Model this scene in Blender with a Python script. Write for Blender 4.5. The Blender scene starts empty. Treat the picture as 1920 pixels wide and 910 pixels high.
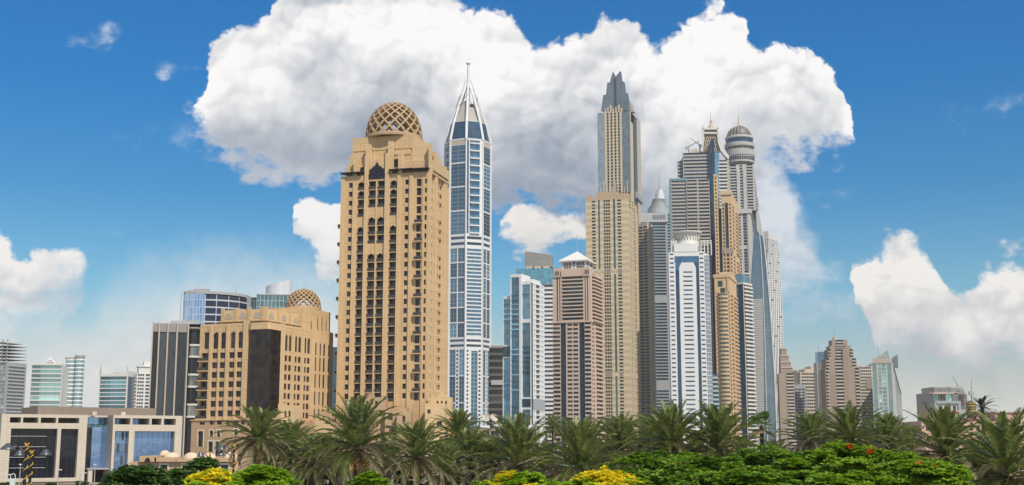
import bpy, bmesh, math, random
from mathutils import Vector, Matrix
R = math.radians
rnd = random.Random(7)
scene = bpy.context.scene
col = scene.collection

# ---------------------------------------------------------------- camera
F, PITCH, CAMZ = 2300.0, math.atan(380/2300.0), 10.0
cp, sp = math.cos(PITCH), math.sin(PITCH)
cam = bpy.data.cameras.new('camera'); camo = bpy.data.objects.new('camera', cam); col.objects.link(camo)
cam.sensor_width = 36; cam.lens = 36*F/1920; cam.clip_start = 0.5; cam.clip_end = 20000
camo.location = (0, 0, CAMZ); camo.rotation_euler = (R(90)+PITCH, 0, 0)
scene.camera = camo

def ray(px, py):                      # direction of a photo pixel (1920 x 910)
    u, v = (px-960)/F, (455-py)/F
    return Vector((u, cp-v*sp, sp+v*cp))
def at(px, py, Y):
    d = ray(px, py); t = Y/d.y
    return Vector((d.x*t, Y, CAMZ+d.z*t))
def Zof(py, Y): return at(960, py, Y).z
def Xof(px, Y, py=835): return at(px, py, Y).x

# ---------------------------------------------------------------- light and exposure
SUN_EL, SUN_AZ = 50.0, 33.0           # the sun stands behind the camera, to the right
scene.view_settings.view_transform = 'Standard'; scene.view_settings.look = 'None'
scene.view_settings.exposure = 0.0; scene.view_settings.gamma = 1.0
scene.view_settings.use_curve_mapping = False
sl = bpy.data.lights.new('sun', 'SUN'); sl.energy = 4.6; sl.angle = R(0.53); sl.color = (1.0, 0.93, 0.82)
so = bpy.data.objects.new('sun', sl); col.objects.link(so)
sdir = Vector((math.sin(R(SUN_AZ))*math.cos(R(SUN_EL)), -math.cos(R(SUN_AZ))*math.cos(R(SUN_EL)), math.sin(R(SUN_EL))))
so.rotation_euler = sdir.to_track_quat('Z', 'Y').to_euler()
scene.cycles.max_bounces = 6; scene.cycles.diffuse_bounces = 2; scene.cycles.glossy_bounces = 2
scene.cycles.transmission_bounces = 4; scene.cycles.transparent_max_bounces = 6; scene.cycles.volume_bounces = 0
scene.cycles.sample_clamp_indirect = 4.0
scene.cycles.use_denoising = True

# ---------------------------------------------------------------- node helper
class NT:
    def __init__(s, tree): s.t = tree; s.n = tree.nodes; s.l = tree.links
    def new(s, typ, **kw):
        n = s.n.new(typ)
        for k, v in kw.items(): setattr(n, k, v)
        return n
    def put(s, sock, v):
        if isinstance(v, tuple) and sock.type == 'VECTOR': v = v[:3]
        if isinstance(v, bpy.types.NodeSocket): s.l.new(v, sock)
        elif v is not None: sock.default_value = v
    def m(s, op, a, b=None, c=None, clamp=False):
        n = s.new('ShaderNodeMath', operation=op, use_clamp=clamp)
        for i, v in enumerate((a, b, c)): s.put(n.inputs[i], v)
        return n.outputs[0]
    def vm(s, op, a, b=None, scale=None):
        n = s.new('ShaderNodeVectorMath', operation=op)
        s.put(n.inputs[0], a)
        if b is not None: s.put(n.inputs[1], b)
        if scale is not None: s.put(n.inputs['Scale'], scale)
        return n.outputs['Value'] if op in ('LENGTH', 'DOT_PRODUCT') else n.outputs[0]
    def mix(s, f, a, b, blend='MIX'):
        n = s.new('ShaderNodeMix', data_type='RGBA', blend_type=blend)
        s.put(n.inputs[0], f); s.put(n.inputs[6], a); s.put(n.inputs[7], b)
        return n.outputs[2]
    def smooth(s, v, a, b):
        n = s.new('ShaderNodeMapRange', interpolation_type='SMOOTHSTEP')
        s.put(n.inputs['Value'], v); s.put(n.inputs['From Min'], a); s.put(n.inputs['From Max'], b)
        return n.outputs[0]
    def lin(s, v, a, b, c=0.0, d=1.0):
        n = s.new('ShaderNodeMapRange'); s.put(n.inputs['Value'], v)
        for k, x in zip(('From Min', 'From Max', 'To Min', 'To Max'), (a, b, c, d)): s.put(n.inputs[k], x)
        return n.outputs[0]
    def xyz(s, x, y, z=0.0):
        n = s.new('ShaderNodeCombineXYZ')
        for i, v in enumerate((x, y, z)): s.put(n.inputs[i], v)
        return n.outputs[0]
    def noise(s, vec, scale, detail=3, rough=0.5, dim='3D', out=0, lac=2.0):
        n = s.new('ShaderNodeTexNoise', noise_dimensions=dim)
        s.put(n.inputs['Vector'], vec); n.inputs['Scale'].default_value = scale
        n.inputs['Detail'].default_value = detail; n.inputs['Roughness'].default_value = rough
        n.inputs['Lacunarity'].default_value = lac
        return n.outputs[out]
    def ramp(s, f, stops, interp='LINEAR'):
        n = s.new('ShaderNodeValToRGB'); r = n.color_ramp; r.interpolation = interp
        while len(r.elements) < len(stops): r.elements.new(0.5)
        for e, (p, c) in zip(r.elements, stops):
            e.position = p; e.color = (c[0], c[1], c[2], 1)
        s.put(n.inputs[0], f); return n.outputs[0]
# ---------------------------------------------------------------- sky: Nishita daylight with cumulus clouds by direction
def ab(px, py):                       # photo pixel -> (x/y, z/y) of its world direction
    d = ray(px, py); return d.x/d.y, d.z/d.y
def build_sky():
    w = bpy.data.worlds.new('World'); scene.world = w; w.use_nodes = True
    t = NT(w.node_tree); t.n.clear()
    out = t.new('ShaderNodeOutputWorld'); bg = t.new('ShaderNodeBackground')
    SK = 0.1
    bg.inputs['Strength'].default_value = SK
    t.l.new(bg.outputs[0], out.inputs['Surface'])
    sky = t.new('ShaderNodeTexSky', sky_type='NISHITA', sun_disc=False)
    sky.sun_elevation = R(SUN_EL); sky.sun_rotation = R(180-SUN_AZ)
    sky.altitude = 0; sky.air_density = 1.0; sky.dust_density = 0.6; sky.ozone_density = 1.5
    tc = t.new('ShaderNodeTexCoord'); D = tc.outputs['Generated']
    sep = t.new('ShaderNodeSeparateXYZ'); t.l.new(D, sep.inputs[0])
    x, y, z = sep.outputs
    ay = t.m('MAXIMUM', t.m('ABSOLUTE', y), 0.02)
    a0 = t.m('DIVIDE', x, ay); b0 = t.m('DIVIDE', z, ay)
    Q0 = t.xyz(a0, b0, 0.0)
    # blue deepening with elevation (a clear polarised sky), paler and warmer at the horizon
    tint = t.ramp(z, [(0.0, (1.0, 1.05, 1.15)), (0.05, (0.98, 0.94, 0.90)), (0.12, (0.46, 0.92, 1.04)),
                      (0.20, (0.12, 0.70, 1.04)), (0.28, (0.005, 0.645, 1.12)), (0.36, (0.0, 0.64, 1.16)), (0.75, (0.35, 0.8, 1.1))])
    tint = t.mix(t.smooth(y, -0.35, 0.35), t.mix(0.5, tint, (0.85, 0.92, 0.95, 1)), tint)     # deepest away from the sun
    blue = t.mix(1.0, sky.outputs[0], tint, 'MULTIPLY')
    # shared turbulence
    warp = t.noise(Q0, 9.0, 4, 0.55, '2D', 1)
    wv = t.vm('SCALE', t.vm('SUBTRACT', warp, (0.5, 0.5, 0.5)), scale=0.050)
    warp2 = t.noise(Q0, 42.0, 3, 0.55, '2D', 1)
    wv2 = t.vm('SCALE', t.vm('SUBTRACT', warp2, (0.5, 0.5, 0.5)), scale=0.013)
    QW = t.vm('ADD', t.vm('ADD', Q0, wv), wv2)
    # billow field: cauliflower heights (coarse for the shading, fine for the outline)
    def billow_group(name, octaves):
        g = bpy.data.node_groups.new(name, 'ShaderNodeTree')
        g.interface.new_socket('Vector', in_out='INPUT', socket_type='NodeSocketVector')
        g.interface.new_socket('Height', in_out='OUTPUT', socket_type='NodeSocketFloat')
        gt = NT(g); gi = gt.new('NodeGroupInput'); go = gt.new('NodeGroupOutput')
        tot = None
        for sc_, wt, sm in octaves:
            v = gt.new('ShaderNodeTexVoronoi', voronoi_dimensions='2D', feature='SMOOTH_F1' if sm else 'F1')
            v.inputs['Scale'].default_value = sc_
            if sm: v.inputs['Smoothness'].default_value = sm
            off = gt.vm('ADD', gi.outputs[0], (sc_*0.37, sc_*0.11, 0.0))
            gt.l.new(off, v.inputs['Vector'])
            h = gt.m('MULTIPLY', gt.m('SUBTRACT', 0.62, gt.m('POWER', v.outputs['Distance'], 1.7)), wt)
            tot = h if tot is None else gt.m('ADD', tot, h)
        gt.l.new(tot, go.inputs[0])
        return g
    ge = billow_group('billow_outline', ((17.0, 1.0, 0), (38.0, 0.55, 0), (84.0, 0.34, 0), (180.0, 0.20, 0), (400.0, 0.12, 0)))
    gr = billow_group('billow_relief', ((7.5, 2.0, 0.25), (16.0, 1.1, 0.22), (36.0, 0.65, 0.2), (78.0, 0.26, 0.2), (170.0, 0.08, 0)))
    def billow(g, vec):
        n = t.new('ShaderNodeGroup'); n.node_tree = g; t.put(n.inputs[0], vec); return n.outputs[0]
    H0 = t.m('MULTIPLY', billow(ge, QW), 1.0)
    LD = Vector((-0.35, 0.94, 0)).normalized()
    QR = t.vm('ADD', Q0, t.vm('SCALE', wv, scale=0.8))
    QR = t.vm('ADD', QR, t.vm('SCALE', wv2, scale=0.55))
    R0 = billow(gr, QR)
    R1 = billow(gr, t.vm('ADD', QR, tuple(LD*0.006)))
    R2 = billow(gr, t.vm('ADD', QR, tuple(LD*0.026)))
    rel = t.m('ADD', t.m('MULTIPLY', t.m('SUBTRACT', R0, R1), 0.9), t.m('MULTIPLY', t.m('SUBTRACT', R0, R2), 0.42))
    wisp = t.noise(t.vm('MULTIPLY', Q0, (1.0, 1.6, 1.0)), 26.0, 6, 0.62, '2D', 0)
    big = t.noise(Q0, 7.0, 4, 0.5, '2D', 0)
    sw = t.new('ShaderNodeSeparateXYZ'); t.l.new(QW, sw.inputs[0]); aw, bw = sw.outputs[0], sw.outputs[1]
    def curve(pts, none):
        n = t.new('ShaderNodeFloatCurve'); c = n.mapping.curves[0]
        P = []
        for px, py in pts:
            a, b = ab(px, py); P.append((a+0.5, max(0.0, min(1.0, b*2))))
        P.sort()
        P = [(max(0.0, P[0][0]-0.02), none)] + P + [(min(1.0, P[-1][0]+0.02), none)] if none is not None else P
        if P[0][0] > 0: P.insert(0, (0.0, P[0][1]))
        if P[-1][0] < 1: P.append((1.0, P[-1][1]))
        while len(c.points) < len(P): c.points.new(0.5, 0.5)
        for p, (px_, py_) in zip(c.points, P): p.location = (px_, py_); p.handle_type = 'AUTO'
        n.mapping.update()
        t.put(n.inputs['Value'], t.m('ADD', aw, 0.5))
        return t.m('MULTIPLY', n.outputs[0], 0.5)
    res = blue
    def layer(res, top, bot, soft_t=0.006, soft_b=0.03, bill=0.016, lit=(1.02, 1.0, 0.98), shade=(0.40, 0.45, 0.55), base=0.5, dens=1.0, wisps=0.0, relk=1.0, hlo=-0.15, hhi=0.8, edge=0.0, belly=None):
        T = curve(top, None); B = curve(bot, None) if bot else -0.1
        lump = t.m('MULTIPLY', t.m('SUBTRACT', H0, 0.62), bill)
        et = t.m('ADD', t.m('ADD', t.m('SUBTRACT', T, bw), lump), t.m('MULTIPLY', t.m('SUBTRACT', wisp, 0.5), 0.014))
        eb = t.m('ADD', t.m('SUBTRACT', bw, B), t.m('MULTIPLY', t.m('SUBTRACT', wisp, 0.5), 0.05+soft_b))
        al = t.m('MULTIPLY', t.smooth(et, 0.0, soft_t), t.smooth(eb, 0.0, soft_b))
        if wisps: al = t.m('MULTIPLY', al, t.smooth(wisp, 0.5-wisps*0.5, 0.5+wisps*0.6))
        al = t.m('MULTIPLY', al, dens, clamp=True)
        hf = t.m('DIVIDE', t.m('SUBTRACT', bw, B), t.m('MAXIMUM', t.m('SUBTRACT', T, B), 0.01))
        # light: near the sunlit top and edges bright, towards the flat base grey
        hs = t.smooth(hf, hlo, hhi)
        br = t.m('ADD', t.m('MULTIPLY', hs, 0.70), base*0.45)
        br = t.m('ADD', br, t.m('MULTIPLY', rel, t.m('MULTIPLY', t.lin(hs, 0.0, 1.0, 0.28, 1.0), 0.80*relk)))
        br = t.m('ADD', br, t.m('MULTIPLY', t.m('SUBTRACT', big, 0.5), 0.6))
        br = t.m('ADD', br, t.m('MULTIPLY', t.smooth(et, 0.05, 0.0), 0.16))
        br = t.m('ADD', br, t.m('MULTIPLY', t.smooth(eb, 0.03, 0.0), edge), clamp=True)
        if belly:      # the deepest part of the cloud is the greyest
            br = t.m('ADD', br, t.m('MULTIPLY', t.smooth(t.m('ABSOLUTE', t.m('SUBTRACT', a0, ab(belly[0], 250)[0])), belly[1]/F, belly[2]/F), belly[3]), clamp=True)
        k = 1/SK
        c = t.mix(br, tuple(v*k for v in shade)+(1,), tuple(v*k*0.97 for v in lit)+(1,))
        return t.mix(al, res, c)
    # thin veils and far haze-white cumulus low in the sky
    res = layer(res, [(0, 540), (120, 540), (240, 470), (330, 420), (470, 430), (640, 450), (900, 560), (1200, 600), (1400, 610), (1500, 650), (1700, 660), (1800, 690), (1920, 640)],
                None, 0.105, 0.01, 0.02, (0.95, 0.93, 0.88), (0.66, 0.68, 0.70), 0.7, 0.85)
    # high wisps
    for top, bot, d in (([(60, 110), (110, 100), (165, 70), (190, 45), (225, 60), (240, 80)], [(60, 112), (110, 112), (150, 110), (190, 92), (225, 74), (240, 84)], 0.8),
                        ([(300, 130), (320, 105), (350, 120), (380, 135)], [(300, 134), (320, 148), (350, 142), (380, 138)], 0.7),
                        ([(190, 420), (250, 420), (330, 452), (390, 470)], [(190, 424), (250, 450), (330, 490), (390, 480)], 0.45),
                        ([(1460, 372), (1560, 345), (1660, 330), (1700, 340)], [(1460, 378), (1560, 375), (1660, 352), (1700, 342)], 0.45),
                        ([(1740, 222), (1800, 195), (1880, 172), (1960, 170)], [(1740, 226), (1800, 222), (1880, 210), (1960, 205)], 0.4),
                        ([(180, 270), (300, 240), (360, 235), (400, 260)], [(180, 275), (300, 280), (360, 285), (400, 275)], 0.25)):
        res = layer(res, [(top[0][0]-25, top[0][1]+60)]+top+[(top[-1][0]+25, top[-1][1]+60)], [(bot[0][0]-25, bot[0][1]-60)]+bot+[(bot[-1][0]+25, bot[-1][1]-60)], 0.022, 0.022, 0.012, (0.9, 0.93, 0.97), (0.7, 0.78, 0.88), 0.8, d*1.15, 0.7)
    # body under the main cloud, towards the right
    res = layer(res, [(1350, 420), (1385, 250), (1440, 275), (1475, 310), (1500, 375), (1545, 430), (1575, 480), (1630, 500), (1660, 560), (1685, 700)],
                [(1350, 430), (1385, 640), (1450, 660), (1550, 650), (1620, 610), (1640, 575), (1665, 600)], 0.035, 0.08, 0.016, (0.97, 0.95, 0.93), (0.50, 0.55, 0.61), 0.6, 0.74, relk=1.3)
    # warm cloud behind the middle of the skyline
    res = layer(res, [(905, 560), (930, 420), (955, 385), (1000, 400), (1050, 402), (1150, 395), (1250, 400), (1290, 420)],
                [(905, 430), (940, 470), (985, 490), (1060, 470), (1150, 485), (1250, 470), (1290, 460)], 0.008, 0.02, 0.012, (0.96, 0.92, 0.86), (0.62, 0.62, 0.62), 0.85)
    res = layer(res, [(525, 560), (546, 420), (556, 375), (575, 358), (600, 368), (640, 365), (690, 370), (760, 420)],
                [(525, 420), (548, 425), (575, 450), (600, 490), (640, 545), (700, 560), (760, 430)], 0.006, 0.012, 0.010, (1.0, 0.98, 0.95), (0.60, 0.62, 0.66), 0.8)
    # clouds low at both sides
    res = layer(res, [(-80, 440), (0, 452), (25, 475), (50, 492), (68, 462), (110, 452), (158, 458), (165, 480), (185, 640)],
                [(-80, 680), (0, 690), (60, 680), (120, 650), (150, 560), (165, 500), (185, 560)], 0.008, 0.08, 0.012, (1.0, 0.97, 0.93), (0.58, 0.61, 0.66), 0.5, relk=1.4)
    res = layer(res, [(1600, 700), (1616, 560), (1628, 495), (1655, 462), (1700, 448), (1735, 468), (1762, 520), (1785, 555), (1805, 540), (1835, 505), (1865, 485), (1900, 490), (1960, 480), (2000, 460)],
                [(1600, 560), (1618, 590), (1640, 680), (1700, 705), (1800, 725), (1850, 715), (1960, 700), (2000, 700)], 0.011, 0.03, 0.018, (1.0, 0.965, 0.91), (0.47, 0.49, 0.53), 0.40, hlo=-0.05, hhi=0.75, relk=1.5)
    # the great cumulus
    res = layer(res, [(300, 420), (345, 235), (372, 200), (390, 140), (415, 92), (450, 62), (486, 58), (505, 10), (540, -30), (620, -80), (760, -90), (850, -20), (900, 22), (960, 30), (1020, 65), (1060, 72),
                      (1120, 28), (1180, 38), (1225, 88), (1262, 78), (1300, 35), (1350, 14), (1385, 38), (1420, 95), (1480, 90), (1525, 104), (1565, 135), (1580, 190), (1598, 265), (1625, 420)],
                [(300, 220), (345, 240), (375, 270), (430, 315), (500, 350), (580, 350), (640, 345), (760, 372), (900, 395), (1000, 410), (1100, 420), (1250, 405), (1400, 330), (1480, 305), (1540, 285), (1595, 275), (1625, 200)],
                0.010, 0.022, 0.026, (1.05, 1.03, 1.01), (0.30, 0.355, 0.44), 0.16, hlo=0.04, hhi=0.70, edge=0.22, belly=(860, 220, 480, 0.16))
    # anything else round the horizon (seen only in reflections)
    gen = t.m('MULTIPLY', t.smooth(t.noise(D, 3.0, 5, 0.55), 0.5, 0.62), t.smooth(t.m('ABSOLUTE', a0), 0.5, 0.62))
    res = t.mix(t.m('MULTIPLY', gen, 0.85), res, (8.0, 8.1, 8.3, 1))
    # below the horizon the haze of the plain
    res = t.mix(t.smooth(z, 0.0, -0.02), res, (3.2, 3.1, 2.9, 1))
    t.l.new(res, bg.inputs['Color'])
    w.cycles.sampling_method = 'MANUAL'; w.cycles.sample_map_resolution = 512
build_sky()
# ---------------------------------------------------------------- materials
MATS = {}
def principled(name):
    m = bpy.data.materials.new(name); m.use_nodes = True
    t = NT(m.node_tree); p = t.n['Principled BSDF']
    return m, t, p
def wall_mat(name, c, rough=0.8, var=0.12, streak=0.5, joint=None, jdark=0.72, bands=None, scale=0.08, spec=0.3, metal=0.0):
    """painted or stone wall: blotches, rain streaks, panel joints; bands=(height, colour 2, share)"""
    m, t, p = principled(name)
    tc = t.new('ShaderNodeTexCoord'); O = tc.outputs['Object']; U = tc.outputs['UV']
    n1 = t.noise(O, scale, 5, 0.6); st = t.noise(t.vm('MULTIPLY', O, (1.0, 1.0, 0.08)), 0.55, 4, 0.6)
    f = t.m('ADD', t.m('MULTIPLY', t.m('SUBTRACT', n1, 0.5), var*2.2), t.m('MULTIPLY', t.m('SUBTRACT', st, 0.5), var*2*streak))
    f = t.m('ADD', f, 1.0)
    base = tuple(c)+(1,)
    if bands:
        w = t.new('ShaderNodeSeparateXYZ'); t.l.new(U, w.inputs[0])
        fr = t.m('FRACT', t.m('DIVIDE', w.outputs[1], bands[0]))
        base = t.mix(t.m('LESS_THAN', fr, bands[2]), base, tuple(bands[1])+(1,))
    if joint:
        b = t.new('ShaderNodeTexBrick', offset=0.0 if len(joint) < 3 else joint[2]); t.l.new(U, b.inputs['Vector'])
        b.inputs['Scale'].default_value = 1.0; b.inputs['Brick Width'].default_value = joint[0]; b.inputs['Row Height'].default_value = joint[1]
        b.inputs['Mortar Size'].default_value = 0.035*min(joint[0], joint[1])**0.5; b.inputs['Mortar Smooth'].default_value = 0.2
        b.inputs['Color1'].default_value = (1, 1, 1, 1); b.inputs['Color2'].default_value = (0.93, 0.93, 0.93, 1)
        b.inputs['Mortar'].default_value = (jdark, jdark, jdark, 1)
        base = t.mix(1.0, base, b.outputs['Color'], 'MULTIPLY')
    v = t.vm('SCALE', base, scale=f)
    t.l.new(v, p.inputs['Base Color'])
    p.inputs['Roughness'].default_value = rough; p.inputs['Specular IOR Level'].default_value = spec; p.inputs['Metallic'].default_value = metal
    MATS[name] = m; return m
def glass_mat(name, c, fh=3.5, bw=1.5, mull=(0.25, 0.28, 0.3), rough=0.08, metal=0.65, var=0.35, msize=0.06, off=0.0, spandrel=None, bump=0.02):
    """coated glass in a grid of panes (bw x fh metres, in facade UV metres)"""
    m, t, p = principled(name)
    tc = t.new('ShaderNodeTexCoord'); U = tc.outputs['UV']; O = tc.outputs['Object']
    b = t.new('ShaderNodeTexBrick', offset=off); t.l.new(U, b.inputs['Vector'])
    b.inputs['Scale'].default_value = 1.0; b.inputs['Brick Width'].default_value = bw; b.inputs['Row Height'].default_value = fh
    b.inputs['Mortar Size'].default_value = msize; b.inputs['Mortar Smooth'].default_value = 0.1
    b.inputs['Color1'].default_value = tuple(x*(1+var) for x in c)+(1,); b.inputs['Color2'].default_value = tuple(x*(1-var) for x in c)+(1,)
    b.inputs['Mortar'].default_value = tuple(mull)+(1,); b.inputs['Bias'].default_value = 0.0
    colr = b.outputs['Color']
    if spandrel:
        w = t.new('ShaderNodeSeparateXYZ'); t.l.new(U, w.inputs[0])
        fr = t.m('FRACT', t.m('DIVIDE', w.outputs[1], fh))
        colr = t.mix(t.m('LESS_THAN', fr, spandrel[1]), colr, tuple(spandrel[0])+(1,))
    big = t.noise(O, 0.05, 3, 0.5)
    oi = t.new('ShaderNodeObjectInfo')      # every window has its own blind or curtain behind it
    k = t.m('ADD', t.m('MULTIPLY', t.m('SUBTRACT', big, 0.5), 0.6), t.m('ADD', 0.70, t.m('MULTIPLY', t.m('POWER', oi.outputs['Random'], 3.0), 1.3)))
    colr = t.vm('SCALE', colr, scale=k)
    t.l.new(colr, p.inputs['Base Color'])
    t.put(p.inputs['Metallic'], t.m('MULTIPLY', t.m('SUBTRACT', 1.0, b.outputs['Fac']), metal))
    t.put(p.inputs['Roughness'], t.m('ADD', t.m('MULTIPLY', b.outputs['Fac'], 0.4), rough))
    if bump:
        # each pane sits at a very slightly different tilt
        bm_ = t.new('ShaderNodeBump'); bm_.inputs['Strength'].default_value = bump*4; bm_.inputs['Distance'].default_value = 0.5
        t.put(bm_.inputs['Height'], t.noise(O, 0.22, 2, 0.5)); t.l.new(bm_.outputs[0], p.inputs['Normal'])
    MATS[name] = m; return m
def plain_mat(name, c, rough=0.6, metal=0.0, spec=0.4, var=0.08):
    return wall_mat(name, c, rough, var, 0.3, None, scale=0.6, spec=spec, metal=metal)

# ---------------------------------------------------------------- mesh builder
class Fr:                              # a facade plane: origin, direction along it, outward normal (local xy)
    def __init__(s, p0, p1):
        s.o = Vector((p0[0], p0[1], 0)); d = Vector((p1[0]-p0[0], p1[1]-p0[1], 0)); s.len = d.length
        s.u = d.normalized(); s.n = Vector((s.u.y, -s.u.x, 0))
        s.ang = math.atan2(s.u.y, s.u.x)
    def p(s, u, z, n=0.0): return s.o + s.u*u + s.n*n + Vector((0, 0, z))
class MB:
    def __init__(s): s.v = []; s.f = []; s.uv = []; s.mi = []; s.mat = 0
    def face(s, pts, uvs=None):
        i = len(s.v); s.v += [tuple(p) for p in pts]; s.f.append(tuple(range(i, i+len(pts)))); s.mi.append(s.mat)
        if uvs is None:
            uvs = [(p[0]+p[1], p[2]) for p in pts]
        s.uv += list(uvs)
    def fbox(s, fr, u0, u1, z0, z1, n0, n1, back=False):
        P = fr.p
        s.face([P(u0, z0, n1), P(u1, z0, n1), P(u1, z1, n1), P(u0, z1, n1)], [(u0, z0), (u1, z0), (u1, z1), (u0, z1)])
        s.face([P(u0, z0, n0), P(u0, z0, n1), P(u0, z1, n1), P(u0, z1, n0)], [(n0, z0), (n1, z0), (n1, z1), (n0, z1)])
        s.face([P(u1, z0, n1), P(u1, z0, n0), P(u1, z1, n0), P(u1, z1, n1)], [(n1, z0), (n0, z0), (n0, z1), (n1, z1)])
        s.face([P(u0, z1, n1), P(u1, z1, n1), P(u1, z1, n0), P(u0, z1, n0)], [(u0, n1), (u1, n1), (u1, n0), (u0, n0)])
        s.face([P(u0, z0, n0), P(u1, z0, n0), P(u1, z0, n1), P(u0, z0, n1)], [(u0, n0), (u1, n0), (u1, n1), (u0, n1)])
        if back: s.face([P(u1, z0, n0), P(u0, z0, n0), P(u0, z1, n0), P(u1, z1, n0)], [(u1, z0), (u0, z0), (u0, z1), (u1, z1)])
    def box(s, x0, x1, y0, y1, z0, z1):
        s.fbox(Fr((x0, y0), (x1, y0)), 0, x1-x0, z0, z1, y0-y1, 0, True)
    def prism(s, poly, z0, z1, cap=True, z1s=None):
        n = len(poly); L = 0
        zt = z1s or [z1]*n
        for i in range(n):
            a, b = poly[i], poly[(i+1) % n]; d = math.hypot(b[0]-a[0], b[1]-a[1]); j = (i+1) % n
            s.face([(a[0], a[1], z0), (b[0], b[1], z0), (b[0], b[1], zt[j]), (a[0], a[1], zt[i])], [(L, z0), (L+d, z0), (L+d, zt[j]), (L, zt[i])]); L += d
        if cap:
            s.face([(p[0], p[1], zt[i]) for i, p in enumerate(poly)], [(p[0], p[1]) for p in poly])
            s.face([(p[0], p[1], z0) for p in reversed(poly)], [(p[0], p[1]) for p in reversed(poly)])
    def extrude(s, prof, fr, n0, n1):   # outline [(u,z)] on a facade plane, with thickness
        k = len(prof)
        s.face([fr.p(u, z, n1) for u, z in prof], prof)
        s.face([fr.p(u, z, n0) for u, z in reversed(prof)], list(reversed(prof)))
        for i in range(k):
            a, b = prof[i], prof[(i+1) % k]
            s.face([fr.p(a[0], a[1], n0), fr.p(b[0], b[1], n0), fr.p(b[0], b[1], n1), fr.p(a[0], a[1], n1)], [(n0, a[1]), (n0, b[1]), (n1, b[1]), (n1, a[1])])
    def lathe(s, prof, seg=24, cx=0, cy=0, a0=0.0, a1=2*math.pi):
        for i in range(seg):
            t0, t1 = a0+(a1-a0)*i/seg, a0+(a1-a0)*(i+1)/seg
            for (r0, z0), (r1, z1) in zip(prof, prof[1:]):
                q = [(cx+r0*math.cos(t0), cy+r0*math.sin(t0), z0), (cx+r0*math.cos(t1), cy+r0*math.sin(t1), z0),
                     (cx+r1*math.cos(t1), cy+r1*math.sin(t1), z1), (cx+r1*math.cos(t0), cy+r1*math.sin(t0), z1)]
                rr = max(r0, r1)
                uv = [(rr*t0, z0), (rr*t1, z0), (rr*t1, z1), (rr*t0, z1)]
                if r0 < 1e-6: q, uv = q[1:], uv[1:]
                elif r1 < 1e-6: q, uv = q[:3], uv[:3]
                s.face(q, uv)
    def tube(s, pts, r, seg=6, r1=None):
        rs = r if isinstance(r, (list, tuple)) else [r+(r1-r)*i/(len(pts)-1) for i in range(len(pts))] if r1 is not None else [r]*len(pts)
        pts = [Vector(p) for p in pts]; rings = []
        for i, p in enumerate(pts):
            d = (pts[min(i+1, len(pts)-1)]-pts[max(i-1, 0)]).normalized()
            a = d.cross(Vector((0, 0, 1)) if abs(d.z) < 0.9 else Vector((1, 0, 0))).normalized(); b = d.cross(a)
            rings.append([p+a*rs[i]*math.cos(2*math.pi*k/seg)+b*rs[i]*math.sin(2*math.pi*k/seg) for k in range(seg)])
        for A, B in zip(rings, rings[1:]):
            for k in range(seg): s.face([A[k], A[(k+1) % seg], B[(k+1) % seg], B[k]])
        s.face(rings[-1]); s.face(list(reversed(rings[0])))
    def wall(s, fr, u0, u1, z0, z1, holes, depth=0.4):
        """wall sheet with rectangular openings and their reveals"""
        hs = [h for h in holes]
        us = sorted({u0, u1} | {round(h[0], 4) for h in hs} | {round(h[1], 4) for h in hs})
        zs = sorted({z0, z1} | {round(h[2], 4) for h in hs} | {round(h[3], 4) for h in hs})
        ui = {u: i for i, u in enumerate(us)}; zi = {z: i for i, z in enumerate(zs)}
        blk = set()
        for h in hs:
            for i in range(ui[round(h[0], 4)], ui[round(h[1], 4)]):
                for j in range(zi[round(h[2], 4)], zi[round(h[3], 4)]): blk.add((i, j))
        open_ = {}
        for j in range(len(zs)-1):
            run = None; row = []
            for i in range(len(us)):
                free = i < len(us)-1 and (i, j) not in blk
                if free and run is None: run = i
                if not free and run is not None: row.append((run, i)); run = None
            # merge upwards
            nxt = {}
            for r in row:
                if r in open_: nxt[r] = open_.pop(r)
                else: nxt[r] = j
            for r, j0 in open_.items(): s._q(fr, us[r[0]], us[r[1]], zs[j0], zs[j])
            open_ = nxt
        for r, j0 in open_.items(): s._q(fr, us[r[0]], us[r[1]], zs[j0], zs[-1])
        P = fr.p
        for h in hs:
            a, b, c, d = h[:4]; D = h[4] if len(h) > 4 else depth
            s.face([P(a, c, 0), P(b, c, 0), P(b, c, -D), P(a, c, -D)], [(a, 0), (b, 0), (b, D), (a, D)])
            s.face([P(a, d, -D), P(b, d, -D), P(b, d, 0), P(a, d, 0)], [(a, D), (b, D), (b, 0), (a, 0)])
            s.face([P(a, c, -D), P(a, d, -D), P(a, d, 0), P(a, c, 0)], [(D, c), (D, d), (0, d), (0, c)])
            s.face([P(b, c, 0), P(b, d, 0), P(b, d, -D), P(b, c, -D)], [(0, c), (0, d), (D, d), (D, c)])
    def _q(s, fr, a, b, c, d):
        s.face([fr.p(a, c), fr.p(b, c), fr.p(b, d), fr.p(a, d)], [(a, c), (b, c), (b, d), (a, d)])
    def mesh(s, name, mats):
        me = bpy.data.meshes.new(name); me.from_pydata(s.v, [], s.f)
        uvl = me.uv_layers.new(name='UVMap')
        flat = [c for uv in s.uv for c in uv]
        uvl.data.foreach_set('uv', flat)
        for m in (mats if isinstance(mats, (list, tuple)) else [mats]): me.materials.append(m)
        me.polygons.foreach_set('material_index', s.mi)
        me.update(); return me
    def obj(s, name, mats, parent=None, loc=None, smooth=False, weld=False):
        me = s.mesh(name, mats)
        if smooth or weld:
            bm = bmesh.new(); bm.from_mesh(me); bmesh.ops.remove_doubles(bm, verts=bm.verts, dist=0.002)
            for f in bm.faces: f.smooth = smooth
            bm.to_mesh(me); bm.free()
        o = bpy.data.objects.new(name, me); col.objects.link(o)
        if parent is not None: o.parent = parent
        if loc is not None: o.location = loc
        return o
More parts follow.
